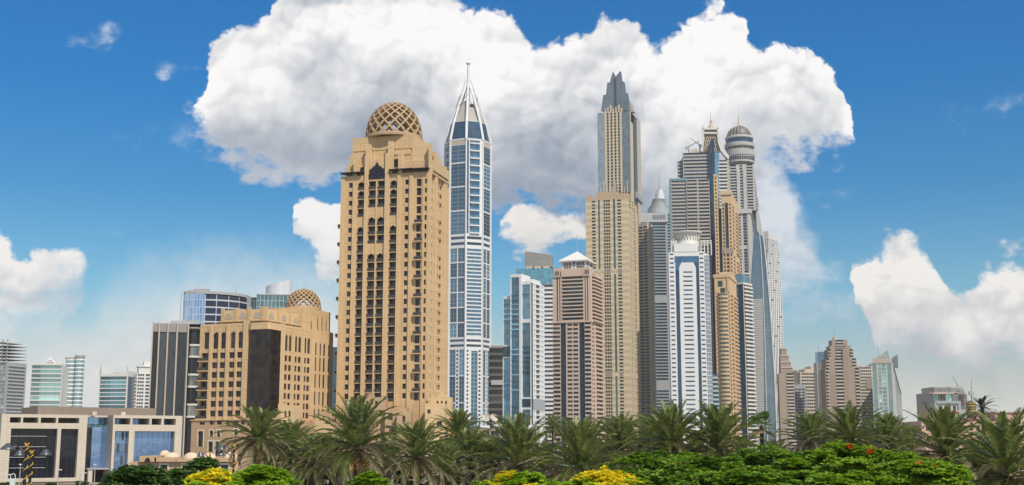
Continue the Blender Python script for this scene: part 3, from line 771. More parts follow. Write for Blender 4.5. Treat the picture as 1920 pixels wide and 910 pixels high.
    b = MB(); b.prism(poly2, T.z(786.5), T.z(783)-0.003); T.obj(b, 'bay_sill', SL)
    # base storeys
    b = MB(); frb = T.F['left']; hs = []
    F_ = Fr((-w-1.5, d+1.0), (-w-1.5, -d-2.2)); F2 = Fr((-w-1.5, -d-2.2), (w+1, -d-2.2))
    u_ = lambda px, py=820: T.hit(F_, px, py)[0]
    zW = T.z(797)
    for a, b2, y0, y1 in ((371, 381, 808, 838), (392.5, 399.5, 807, 819), (406, 413, 807, 819), (391, 400, 828, 848), (404, 412, 828, 856), (438, 446, 805, 816)):
        hs.append((u_(a), u_(b2), T.z(y1), T.z(y0), 0.5)); T.add('base_window', F_, u_(a), u_(b2), T.z(y1), T.z(y0), -0.65, -0.5, G)
    for a, b2 in ((374, 384), (393, 401), (407, 416), (424, 431), (438, 447), (452, 459)):
        hs.append((u_(a, 792), u_(b2, 792), T.z(796), T.z(789), 0.5)); T.add('base_window', F_, u_(a, 792), u_(b2, 792), T.z(796), T.z(789), -0.65, -0.5, G)
    b.wall(F_, 0, F_.len, 0, zc-0.35, hs)
    for h in hs[:6]:
        arch_head(b, F_, h[0], h[1], h[3]-0.9, h[3], -0.3, 0.012, True)
    b._q(F2, 0, F2.len, 0, zc-0.35)
    P1 = [(-w-1.5, -d-2.2), (w+1, -d-2.2), (w+1, d+1), (-w-1.5, d+1)]
    b.face([(x, y, zc-0.35) for x, y in P1])
    T.obj(b, 'base', MATS['podium_stone'])
    b = MB(); b.fbox(F_, -0.3, F_.len+0.3, zc-0.34, zc-0.02, -1.2, 0.35, True); T.obj(b, 'cornice', SL)
    for h in hs[:6]:
        bb = MB(); bb.fbox(F_, h[0]-0.25, h[0]-0.004, h[2], h[3]+0.1, 0.014, 0.12); bb.fbox(F_, h[1]+0.004, h[1]+0.25, h[2], h[3]+0.1, 0.014, 0.12); bb.fbox(F_, h[0]-0.25, h[1]+0.25, h[3]+0.104, h[3]+0.45, 0.014, 0.12)
        T.obj(bb, 'window_surround', plain_mat('white_trim', (0.72, 0.66, 0.58)) if 'white_trim' not in MATS else MATS['white_trim'])
    # attic storey with lunettes
    n = -2.5
    A0, A1 = T.hit('left', 415, 600, n)[0], fr.len+n
    zb_, zt_ = top+0.01, T.z(577)
    b = MB(); depth = 11
    uB = T.u('front', 566, 600, n)
    yy0 = fr.p(A0, 0, n).y
    b.box(-w-n, fr2.p(uB, 0, n).x, -d-n, yy0, zb_, zt_)
    T.obj(b, 'attic', SL)
    FA = Fr((-w-n, yy0), (-w-n, -d-n)); FB_ = Fr((-w-n, -d-n), (fr2.p(uB, 0, n).x, -d-n))
    for F3, k in ((FA, 3), (FB_, 3)):
        for i in range(k+1):
            u0 = (F3.len-1.4)*i/k; T.part('pilaster', F3, u0, u0+1.4, zb_, zt_+0.8, 0.003, 0.35, S)
        for i in range(k):
            uc = (F3.len)*(i+0.5)/k; r = min(1.7, F3.len/k*0.3); zz = zb_+(zt_-zb_)*0.42
            bb = MB(); bb.extrude([(uc+r*math.cos(q*math.pi/10), zz+r*1.35*math.sin(q*math.pi/10)) for q in range(11)], F3, 0.004, 0.1)
            T.obj(bb, 'lunette', plain_mat('lunette_glass', (0.42, 0.36, 0.28), 0.35) if 'lunette_glass' not in MATS else MATS['lunette_glass'])
        bb = MB(); zz = zb_+(zt_-zb_)*0.22; bb.fbox(F3, -0.8, F3.len+0.6, zz, zz+0.3, 0.004, 1.6); T.obj(bb, 'canopy', MATS['podium_stone'])
        for i in range(k): T.part('attic_window', F3, F3.len*(i+.3)/k, F3.len*(i+.75)/k, zb_+0.1, zb_+(zt_-zb_)*0.2, 0.004, 0.05, G)
    # end tower and dome
    b = MB(); uC, uD = T.u('front', 560, 600, -2), T.u('front', 617, 600, -1)
    b.box(-w+uC, -w+uD, -d+0.5, d-3, top-6, T.hit('front', 590, 580)[1]); T.obj(b, 'end_tower', S)
    Yd = T.Y+36; c = T.local(at(569, 578, Yd)); zz = Zof(579, Yd); rad = 33*Yd/F
    b = MB(); b.lathe([(rad*0.9, top), (rad*0.9, zz-0.4), (0.01, zz-0.4)], 28, c.x, c.y); T.obj(b, 'dome_base', S)
    lattice_dome(T.root, c.x, c.y, zz, rad, zz*0+(Zof(542, Yd)-zz), 17, 2.2, 0.60, 1.0, MATS['dome_stone'])
    T.flush()
    # gabled entrance blocks at its foot
    for a, c_, y, st in ((521, 551, 760, [(0, .12, 757), (.3, .45, 756), (.8, .95, 757)]), (590, 612, 790, [(.3, .7, 784), (.42, .58, 778)]), (518, 528, 778, None)):
        Y = 424; x0, x1 = Xof(a, Y, 770), Xof(c_, Y, 770); q0 = T.local((x0, Y, 0)); q1 = T.local((x1, Y-1, 0)); Fp = Fr(q0[:2], q1[:2]); zt_ = Zof(y, Y)
        bb = MB(); hs = []
        if c_-a > 25:
            hs = [(Fp.len*.42, Fp.len*.56, Zof(782, Y), Zof(771, Y), .4), (Fp.len*.68, Fp.len*.82, Zof(782, Y), Zof(771, Y), .4)]
            for h in hs: T.add('gable_window', Fp, h[0], h[1], h[2], h[3], -.5, -.4, G)
        bb.wall(Fp, 0, Fp.len, 0, zt_, hs); P = Fp.p
        bb.face([P(0, 0, -9), P(0, 0, 0), P(0, zt_, 0), P(0, zt_, -9)]); bb.face([P(Fp.len, 0, 0), P(Fp.len, 0, -9), P(Fp.len, zt_, -9), P(Fp.len, zt_, 0)]); bb.face([P(0, zt_, 0), P(Fp.len, zt_, 0), P(Fp.len, zt_, -9), P(0, zt_, -9)])
        for s in st or (): bb.fbox(Fp, s[0]*Fp.len, s[1]*Fp.len, zt_+.002, Zof(s[2], Y), -.7, -.002, True)
        T.obj(bb, 'gable_block', SL)
    T.flush()
hotel_wing()

# ---------------------------------------------------------------- low white office building
def office():
    wall_mat('office_stone', (0.60, 0.515, 0.41), joint=(1.5, 0.75), jdark=0.72, var=0.06)
    W = MATS['office_stone']
    T = Tower('office_building', 'low cream stone office block with framed dark and blue glass fronts', 'office building', (2, 2, 344), 325, 35, depth=30, ref=800)
    GD = glass_mat('office_dark_glass', (0.028, 0.032, 0.045), 3.6, 1.4, (0.03, 0.03, 0.035), metal=0.45, rough=0.07, var=0.3, msize=0.05)
    GB = glass_mat('office_blue_glass', (0.20, 0.33, 0.60), 3.3, 1.5, (0.10, 0.14, 0.22), metal=0.75, rough=0.05, var=0.12, msize=0.05)
    k = 5.354
    H = lambda zx, zy, n=0.0: T.hit('front', zx/k, 740+zy/k, n)
    fr = T.F['front']; D = 1.6
    mb = MB()
    zt1 = H(865, 206)[1]; zt = H(10, 193)[1]
    uE = H(865, 500)[0]
    g1 = (H(95, 600)[0], H(565, 600)[0]); g2 = (H(600, 600)[0], H(775, 600)[0])
    zg0, zg1 = H(80, 845)[1], H(95, 340)[1]
    s0, s1 = H(100, 282)[1], H(100, 227)[1]
    holes = [(*g1, zg0, zg1, D), (*g2, zg0, zg1, D)]
    slots = [(H(a, 255)[0], H(b, 255)[0]) for a, b in ((100, 212), (232, 385), (410, 565), (585, 797))]
    for a, b in slots: holes.append((a, b, s0, s1, 5.0))
    zf = H(80, 882)[1]
    mb.wall(fr, 0, uE, zf, zt, holes, D)
    # right-hand block
    n2 = 1.2
    fr2 = Fr(fr.p(0, 0, n2)[:2], fr.p(fr.len, 0, n2)[:2])
    H2 = lambda zx, zy: T.hit(fr2, zx/k, 740+zy/k)
    uA, uB = H2(1130, 400)[0], H2(1825, 400)[0]
    zt2 = H2(1130, 205)[1]
    za0, za1 = 3.4, H2(1150, 366)[1]
    h2 = []
    slots2 = [(H2(a, 270)[0], H2(b, 270)[0]) for a, b in ((1150, 1310), (1330, 1502), (1522, 1622), (1645, 1765))]
    for a, b in slots2: h2.append((a, b, H2(1150, 300)[1], H2(1150, 236)[1], 5.0))
    ga = (H2(1145, 600)[0], H2(1285, 600)[0]); gb = (H2(1340, 600)[0], H2(1745, 600)[0])
    h2 += [(*ga, 0.5, za1, 1.6), (*gb, 0.5, za1, 1.6)]
    mb.wall(fr2, uA, uB, 0, zt2, h2, D)
    P = fr.p; P2 = fr2.p
    mb.face([P2(uA, 0, 0), P2(uA, 0, -12), P2(uA, zt2, -12), P2(uA, zt2, 0)][::-1]); mb.face([P2(uB, 0, 0), P2(uB, 0, -30), P2(uB, zt2, -30), P2(uB, zt2, 0)])
    mb.face([P(uE, zf, 0), P(uE, zf, -12), P(uE, zt, -12), P(uE, zt, 0)]); mb.face([P(0, 0, -30), P(0, 0, 0), P(0, zt, 0), P(0, zt, -30)])
    # roof slabs, back wall
    mb.face([P(0, zt, 0), P(uE, zt, 0), P(uE, zt, -30), P(0, zt, -30)]); mb.face([P2(uA, zt2, 0), P2(uB, zt2, 0), P2(uB, zt2, -30), P2(uA, zt2, -30)])
    mb.face([P(uE, zt-0.6, -4), P(uA, zt-0.6, -4), P(uA, zt-0.6, -30), P(uE, zt-0.6, -30)]); mb._q(T.F['back'], 0, fr.len, 0, zt-1)
    # stone lintel over the recess
    mb.fbox(fr, uE, uA, H(1000, 228, -4)[1], zt-0.02, -4.6, -4.0)
    T.obj(mb, 'wall', W)
    # floor over the open ground storey, its columns
    b = MB(); b.fbox(fr, 0, uE, zf-0.5, zf-0.004, -14, -0.3, True); T.obj(b, 'soffit', MATS['podium_stone'])
    for zx in (190, 360, 540, 750): u = H(zx, 890)[0]; T.part('column', 'front', u-0.5, u+0.5, 0, zf-0.505, -1.6, -0.6, W)
    T.part('ground_floor_glass', 'front', 0.2, uE-0.2, 0, zf-0.51, -5, -4.6, GD)
    T.part('glass_front', 'front', g1[0], g1[1], zg0, zg1, -D-0.3, -D, GD); T.part('glass_front', 'front', g2[0], g2[1], zg0, zg1, -D-0.3, -D, GD)
    for j in range(4):
        zz = zg1-(zg1-zg0)*(j+0.75)/4.7; T.part('louvre', 'front', g1[0]+0.05, g1[0]+(g1[1]-g1[0])*0.8, zz, zz+0.16, -D+0.003, -D+0.35, MATS['metal_grey'])
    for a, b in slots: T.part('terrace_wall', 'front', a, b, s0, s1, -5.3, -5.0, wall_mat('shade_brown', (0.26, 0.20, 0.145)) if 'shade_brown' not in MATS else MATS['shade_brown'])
    for a, b in slots2: T.part('terrace_window', fr2, a, b, H2(1150, 300)[1], H2(1150, 236)[1], -5.3, -5.0, GB)
    T.part('glass_front', fr2, ga[0], ga[1], 0.5, za1, -1.9, -1.6, GB); T.part('glass_front', fr2, gb[0], gb[1], 0.5, za1, -1.9, -1.6, GB)
    for j in range(9):
        u = ga[0]+(ga[1]-ga[0])*((j % 2)*0.22+0.3*(j//3)+0.1); zz = za1-(za1-0.5)*((j % 3)*0.24+0.02)
        T.part('fin', fr2, u, u+0.22, zz-(za1-0.5)*0.17, zz, -1.59, -1.3, MATS['metal_dark'])
    # recessed entrance
    T.part('glass_front', 'front', uE+0.02, uA-0.02, 3.9, H(1000, 330, -4)[1], -4.8, -4.0, GB)
    T.part('glass_front', 'front', uE+0.02, uE+2.2, 3.9, H(1000, 330, -4)[1], -3.995, -2.6, GD)
    T.part('terrace_window', 'front', uE+0.02, uA-0.02, H(1000, 300, -4)[1], H(1000, 228, -4)[1], -6, -5.6, GB)
    T.part('balustrade', 'front', uE+0.02, uA-0.02, H(1000, 330, -4)[1]+0.003, H(1000, 304, -4)[1], -4.1, -4.0, MATS['window_green'])
    T.part('entrance_glass', 'front', uE+0.02, uA-0.02, 0, 3.4, -6, -5.5, GD); T.part('entrance_canopy', 'front', uE+0.5, uA-0.1, 3.45, 3.85, -5.4, 0.5, MATS['metal_grey'])
    u = H(885, 860)[0]; T.part('column', 'front', u-0.55, u+0.55, 0, H(885, 762)[1], 0.6, 1.7, W)
    # plant room on the roof
    x0, x1 = H(380, 150, -8), H(1565, 180, -8)
    b = MB(); b.fbox(fr, x0[0], x1[0], zt+0.004, H(900, 128, -8)[1], -26, -8, True); T.obj(b, 'plant_room', wall_mat('plant_room_cladding', (0.24, 0.195, 0.155), joint=(2.5, 6), jdark=0.9))
    for zx in (950, 1240): u = H(zx, 190, -2)[0]; T.part('roof_vent', 'front', u-0.6, u+0.6, zt+0.005, zt+1.0, -3, -2, W)
    T.flush()
office()

# ---------------------------------------------------------------- small domed pavilion row
def pavilion():
    S = MATS['podium_stone']; G = MATS['window_dark']
    wall_mat('pavilion_stone', (0.50, 0.345, 0.205), var=0.16); wall_mat('dome_plaster', (0.64, 0.50, 0.36), .85, var=.15)
    Y = 285
    root = empty('domed_pavilion', (Xof(355, Y), Y, 0)); tag(root, 'low sandstone pavilion row with cream plaster domes beside the office', 'pavilion')
    ox = Xof(355, Y); Z_ = lambda py: Zof(py, Y)
    X_ = lambda px: Xof(px, Y)-ox
    b = MB(); fr = Fr((X_(245), 0), (X_(448), 0)); U_ = lambda px: X_(px)-X_(245)
    hs = []
    for a, c in ((303, 316), (344, 356), (376, 388), (416, 430)): hs.append((U_(a), U_(c), Z_(880), Z_(872), .5))
    b.wall(fr, 0, fr.len, 0, Z_(866), hs)
    P = fr.p; zt = Z_(866)
    b.face([P(0, zt, 0), P(fr.len, zt, 0), P(fr.len, zt, -14), P(0, zt, -14)]); b.face([P(0, 0, -14), P(0, 0, 0), P(0, zt, 0), P(0, zt, -14)]); b.face([P(fr.len, 0, 0), P(fr.len, 0, -14), P(fr.len, zt, -14), P(fr.len, zt, 0)])
    b.obj('wall', MATS['pavilion_stone'], root)
    for h in hs:
        q = MB(); q.fbox(fr, h[0], h[1], h[2], h[3], -.6, -.5); o = q.obj('window', G, root)
        q = MB(); q.fbox(fr, h[0]-.3, h[1]+.3, h[3]+.004, h[3]+.4, .004, .15); q.fbox(fr, h[0]-.3, h[0]-.004, h[2], h[3], .004, .15); q.fbox(fr, h[1]+.004, h[1]+.3, h[2], h[3], .004, .15); q.obj('surround', MATS['white_trim'], o)
    for px0, px1, py, pc, pr, pt in ((265, 296, 855, 298, 10, 844.5), (293, 334, 858, 317, 14.5, 848.5), (333, 368, 861, 354.5, 14.5, 848.5), (369, 398, 862, 389, 13, 849), (398, 446, 859, 428, 13.5, 847.5)):
        q = MB(); q.box(X_(px0), X_(px1), -0.9, 10, zt+.004, Z_(py)); o = q.obj('dome_block', MATS['pavilion_stone'], root)
        r = pr*Y/F; h = Z_(pt)-Z_(py)-0.02
        q = MB(); cy = r+0.6 if pc != 298 else r+4
        q.lathe([(r*math.cos(t*math.pi/16)**0.95 if t < 8 else 0.0, Z_(py)+0.01+h*math.sin(t*math.pi/16)) for t in range(9)], 24, X_(pc), cy); q.obj('dome', MATS['dome_plaster'], root, smooth=True)
    q = MB(); F2 = Fr((X_(268), -0.92), (X_(292), -0.92)); q.extrude([(F2.len*a, Z_(866)+(Z_(858)-Z_(866))*c) for a, c in ((.3, -.35), (.7, -.35), (.7, .5), (.62, .8), (.5, 1), (.38, .8), (.3, .5))], F2, 0.0, 0.05); q.obj('arched_door', G, root)
pavilion()
# ---------------------------------------------------------------- towers behind
wall_mat('white_paint', (0.70, 0.70, 0.69), 0.55, var=.06, streak=1.0, scale=.05); wall_mat('white_warm', (0.68, 0.65, 0.60), 0.6, var=.07, scale=.05)
plain_mat('grey_concrete', (0.40, 0.385, 0.36), 0.85); plain_mat('grey_cool', (0.33, 0.345, 0.36), 0.75)
wall_mat('pink_stone', (0.575, 0.425, 0.33), var=0.08, scale=0.04); wall_mat('sand_pale', (0.56, 0.47, 0.33), var=0.08, scale=0.04)
wall_mat('sand_bands', (0.64, 0.53, 0.36), var=0.06, scale=0.04, bands=(6.6, (0.54, 0.42, 0.25), 0.5))
wall_mat('ochre', (0.62, 0.43, 0.235), var=0.08, scale=0.04); wall_mat('ochre_pale', (0.62, 0.45, 0.28), var=0.06, scale=0.04)
wall_mat('taupe', (0.32, 0.25, 0.195), var=0.08, scale=0.04); wall_mat('taupe_light', (0.50, 0.42, 0.34), var=0.08, scale=0.04)
wall_mat('cream', (0.56, 0.47, 0.36), var=0.08, scale=0.04)
glass_mat('glass_blue', (0.12, 0.235, 0.31), 3.4, 1.6, (0.07, 0.12, 0.16), var=0.22)
glass_mat('glass_blue_louvre', (0.085, 0.15, 0.205), 3.5, 60, (0.17, 0.24, 0.29), var=0.12, msize=0.35, rough=0.15)
glass_mat('glass_navy', (0.055, 0.115, 0.17), 3.5, 2.0, (0.04, 0.075, 0.11), var=0.2, metal=0.55)
glass_mat('glass_teal', (0.10, 0.22, 0.26), 3.4, 1.6, (0.10, 0.18, 0.20), var=0.2)
glass_mat('glass_aqua', (0.28, 0.48, 0.46), 3.4, 2.2, (0.42, 0.52, 0.50), var=0.15, msize=0.1)
glass_mat('glass_black', (0.03, 0.032, 0.035), 3.4, 1.6, (0.02, 0.02, 0.022), metal=0.4, var=0.3)
glass_mat('glass_silver', (0.37, 0.39, 0.37), 3.4, 2.0, (0.22, 0.25, 0.27), var=0.2, rough=0.18, metal=0.55)

def spire_tower():
    W = MATS['white_paint']; Y = 1000; GL, GB, GN = MATS['glass_blue_louvre'], MATS['glass_blue'], MATS['window_blue']
    T = Tower('spire_tower', 'slender octagonal blue glass and white tower topped by ribbed cone and mast', 'skyscraper', (832, 917), Y+20, 0, depth=37, ref=500)
    Rr = T.w/2/math.cos(R(18)); a0 = -math.pi/2-R(45)-R(2)
    V = lambda r, k: (r*math.cos(a0+k*math.pi/4), r*math.sin(a0+k*math.pi/4))
    Yc = Y+20+18
    zf = lambda py: Zof(py, Y+22)
    mb = MB(); rib = MB()
    levels = [(0, zf(655), 'low'), (zf(655), zf(634), 'belt'), (zf(634), zf(465), 'mid'), (zf(465), zf(441), 'belt'), (zf(441), zf(262), 'up')]
    for k in range(8):
        fr = Fr(V(Rr, k), V(Rr, k+1)); L = fr.len; see = T.facing(fr) > 0.02
        for z0, z1, kind in levels:
            if not see: mb._q(fr, 0, L, z0, z1); continue
            holes = []; n = max(1, round((z1-z0)/3.35))
            gl = k % 2 == 0
            if kind == 'belt':
                for j in range(2):
                    a, b = z0+(z1-z0)*(j*0.45+0.2), z0+(z1-z0)*(j*0.45+0.42)
                    holes.append((0.08*L, 0.92*L, a, b, .5)); T.part('belt_window', fr, 0.08*L, 0.92*L, a, b, -.8, -.5, GN)
            elif kind == 'up' and gl:
                zz = [z0]+[z0+(z1-z0)*q for q in (0.25, 0.5, 0.75)]+[z1-4.5]
                for p, q in zip(zz, zz[1:]): holes.append((0.06*L, 0.94*L, p+0.6, q-0.6, .4)); T.part('glass_strip', fr, .06*L, .94*L, p+.6, q-.6, -.7, -.4, GL)
                T.part('stone_panel', fr, .09*L, .91*L, z1-4.3, z1-0.6, 0.004, 0.1, MATS['taupe_light'])
            elif gl:
                m = 6 if kind == 'mid' else 4
                spans = ((.06, .475), (.525, .94)) if kind == 'mid' else ((.06, .42), (.64, .94)) 
                for j in range(m):
                    p, q = z0+(z1-z0)*j/m+.5, z0+(z1-z0)*(j+1)/m-.5
                    for a, b in spans: holes.append((a*L, b*L, p, q, .6)); T.part('glass_strip', fr, a*L, b*L, p, q, -.9, -.6, GL)
                if kind == 'low':
                    for i in range(n): p = z0+(z1-z0)*(i+.25)/n; q = p+(z1-z0)/n*.55; holes.append((.47*L, .59*L, p, q, .4)); T.add('window', fr, .47*L, .59*L, p, q, -.55, -.4, GN)
            elif kind == 'low':
                for p, q, in ((.36, .72),): holes.append((p*L, q*L, z0+2, z1-1.5, .6)); T.part('glass_strip', fr, p*L, q*L, z0+2, z1-1.5, -.9, -.6, GL)
                for i in range(n):
                    p = z0+(z1-z0)*(i+.25)/n; q = p+(z1-z0)/n*.55
                    for a, b in ((.1, .2), (.78, .9)): holes.append((a*L, b*L, p, q, .4)); T.add('window', fr, a*L, b*L, p, q, -.55, -.4, GN)
            else:
                a, b = (0.08, 0.92) if kind == 'mid' else (0.22, 0.80)
                holes.append((a*L, b*L, z0+1, z1-1, 1.2)); T.part('glass_strip', fr, a*L, b*L, z0+1, z1-1, -1.5, -1.2, GB)
                for i in range(n):
                    p = z0+1+(z1-z0-2)*i/n
                    pr = 0.1 if kind == 'mid' else 1.4
                    if kind == 'mid' or i % 2 == 0: T.add('balcony', fr, a*L+.05, b*L-.05, p, p+1.0, -1.15, pr, W)
                if kind == 'up': T.part('glass_strip', fr, .05*L, .16*L, z0+1, z1-1, .003, .06, GN)
            mb.wall(fr, 0, L, z0, z1, holes, .5)
        p = V(Rr*1.012, k); rib.tube([(p[0], p[1], 0), (p[0], p[1], zf(262))], 0.5, 6)
    T.obj(mb, 'wall', W); T.obj(rib, 'corner_edging', W)
    # tapering glazed top, white leaning fins, mesh panels
    zt0 = zf(262); zf = lambda py: Zof(py, Yc); zt1, ztop = Zof(231, Yc-8), zf(163)
    r1 = Rr*0.80
    g = MB()
    for k in range(8):
        a, b = V(Rr*.97, k), V(Rr*.97, k+1); c, d = V(r1, k+1), V(r1, k)
        g.face([(*a, zt0), (*b, zt0), (*c, zt1), (*d, zt1)], [(0, zt0), (14, zt0), (14, zt1), (0, zt1)])
    T.obj(g, 'glass_cone', MATS['glass_navy'])
    b = MB(); b.prism([V(r1*.97, k) for k in range(8)], zt1-.4, zt1+.6); b.prism([V(Rr*1.01, k) for k in range(8)], zt0-.5, zt0+.6); T.obj(b, 'ring_beam', W)
    screen = wall_mat('metal_screen', (0.40, 0.37, 0.33), joint=(2.2, 1.6), jdark=1.3, var=0.05)
    for k in range(8):
        a, b_ = V(r1*.9, k), V(r1*.9, k+1); q = MB(); zz = zf(192 if k % 2 == 0 else 205)
        fq = 0.42 if k % 2 == 0 else .55
        q.face([(*a, zt1+.5), (*b_, zt1+.5), (b_[0]*fq, b_[1]*fq, zz), (a[0]*fq, a[1]*fq, zz)]); T.obj(q, 'crown_screen', screen)
        p0, p1, p2 = V(Rr*1.0, k), V(r1*1.0, k), V(2.2, k)
        q = MB(); q.tube([(*p0, zt0), (*p1, zt1), (p1[0]*.55+p2[0]*.45, p1[1]*.55+p2[1]*.45, zt1*.55+ztop*.45+2), (*p2, ztop+(6 if k % 2 else 0))], [1.25, 1.2, 1.0, .55], 5); T.obj(q, 'crown_fin', W)
    q = MB()
    for k in range(8):
        a, b_ = V(r1*.72, k), V(r1*.52, k+1); q.tube([(*a, zt1+14), (*b_, zt1+26)], .3, 4)
    T.obj(q, 'crown_brace_lattice', MATS['metal_grey'])
    q = MB(); q.lathe([(2.0, zt1), (1.5, ztop), (1.25, ztop+3), (1.05, zf(121)), (1.9, zf(120)), (2.1, zf(118)), (1.1, zf(116)), (.35, zf(114)), (.15, zf(110)), (.01, zf(110))], 12); T.obj(q, 'mast', W)
    T.flush()
spire_tower()

def stepped_blue_tower():
    W = MATS['white_paint']; GB, G = MATS['glass_blue'], MATS['window_grey']
    T = Tower('stepped_tower', 'blue glass and white tower of three stepped slabs with white balcony side', 'skyscraper', (941, 999, 1021), 800, -24, ref=650)
    fr = T.F['front']; f = lambda px, py=650: T.u('front', px, py); d = T.d
    z = T.z
    fh = 3.3
    def slab(a, b, py, n0, n1, glass=((.13, .87),), bands=()):
        u0, u1 = f(a), f(b); q = MB(); zt = z(py)
        F2 = Fr(fr.p(u0, 0, n1)[:2], fr.p(u1, 0, n1)[:2]); L = F2.len; holes = []
        segs = [(2, zt-2)] if not bands else bands
        for s0, s1 in segs:
            for ga, gb in glass: holes.append((ga*L, gb*L, s0, s1, .7)); T.part('glass_strip', F2, ga*L, gb*L, s0, s1, -1.0, -.7, GB)
            for i in range(int((s1-s0)/fh)):
                if 4 < i < 40 and (i % 11) not in (0, 1):
                    for ga, gb in glass: T.add('balcony', F2, ga*L+.3, gb*L-.3, s0+i*fh, s0+i*fh+1.0, -.69, -.05, GB)
        q.wall(F2, 0, L, 0, zt, holes)
        for A, B in (((0, 0), (0, -1)),): pass
        P = F2.p; D = n1-n0
        q.face([P(0, 0, -D), P(0, 0, 0), P(0, zt, 0), P(0, zt, -D)]); q.face([P(L, 0, 0), P(L, 0, -D), P(L, zt, -D), P(L, zt, 0)])
        q.face([P(0, zt, 0), P(L, zt, 0), P(L, zt, -D), P(0, zt, -D)]); q.face([P(L, 0, -D), P(0, 0, -D), P(0, zt, -D), P(L, zt, -D)])
        T.obj(q, 'slab', W); return F2
    slab(941.5, 958, 553, -d*.8, -1.0, glass=((.07, .90),), bands=((z(790), z(670)), (z(645), z(558))))
    T.part('sky_garden', Fr(fr.p(f(941.5), 0, -1)[:2], fr.p(f(958), 0, -1)[:2]), 0, f(958)-f(941.5)-0.05, z(667), z(648), 0.004, .3, MATS['glass_navy'])
    slab(953, 960, 531, -d*.8, -4, glass=((.03, .97),))
    slab(958.2, 979, 513, -d*.7, 1.2, glass=((.08, .80),))
    F2 = slab(978, 995.3, 527, -d+1, 0.2, glass=((.08, .95),), bands=((2, z(768)), (z(745), z(605)), (z(598), z(533))))
    T.part('sky_garden', F2, 0.5, F2.len-.02, z(763), z(748), .004, .25, MATS['glass_navy'])
    # balcony side
    q = MB(); zt = z(530); L = T.F['right'].len; n = int(zt/fh)
    T.facade(q, 'right', 0, zt, n, [(.10, .18, 'win', G, .2, .75), (.28, .62, 'win', G, .1, .8), (.70, .77, 'win', G, .2, .75), (.83, .90, 'win', G, .2, .75)], .8)
    w, dd = T.w/2, T.d/2; x1 = -w+f(990)
    q.face([(x1, -dd+.1, zt), (w, -dd+.1, zt), (w, dd, zt), (x1, dd, zt)]); q.face([(w, dd, 0), (x1, dd, 0), (x1, dd, zt), (w, dd, zt)])
    T.obj(q, 'wall', W)
    T.part('mechanical_band', 'right', .0, L, z(768), z(748), .004, .2, MATS['grey_cool'])
    b = MB(); b.box(-w+f(984), -w+f(996), -dd+4, dd-4, zt+.003, z(522)); T.obj(b, 'roof_block', W)
    T.flush()
stepped_blue_tower()

def teal_block():
    T = Tower('glass_tower', 'dark teal glass tower with grey mesh screen on roof and white banded floors', 'skyscraper', (968, 1046), 1080, -6, depth=30, ref=560)
    zt, zm = T.z(503), T.z(533); q = MB(); W = MATS['white_paint']
    nb = 40
    T.facade(q, 'front', 0, zm, nb, [(.02, .98, 'band', MATS['window_grey'], .35, .85)], .4)
    T.shell(q, 0, zm); T.obj(q, 'wall', W)
    b = MB(); w, d = T.w/2, T.d/2; b.box(-w-.3, w+.3, -d-.3, d+.3, zm+.004, zt); T.obj(b, 'glass_top', MATS['glass_teal'])
    scr = wall_mat('mesh_screen', (0.25, 0.24, 0.225), joint=(1.2, 1.2), jdark=2.0, var=0.3, scale=0.3)
    u0, u1 = T.u('front', 984, 490, -4), T.u('front', 1035, 490, -4)
    b = MB(); b.extrude([(u0, T.z(500)), (u1, T.z(499)), (u1, T.z(477)), (u0, T.z(469))], T.F['front'], -16, -4); T.obj(b, 'roof_screen', scr)
    for i in range(3):
        u = u0+1+(u1-u0-9)*i/2; T.part('roof_block', 'front', u, u+6, zt+.003, T.z(498), -3.9, -1.5, MATS['taupe_light'])
    mast(T, 'antenna', w*.8, 0, zt, T.z(494), .2, .1); T.flush()
teal_block()

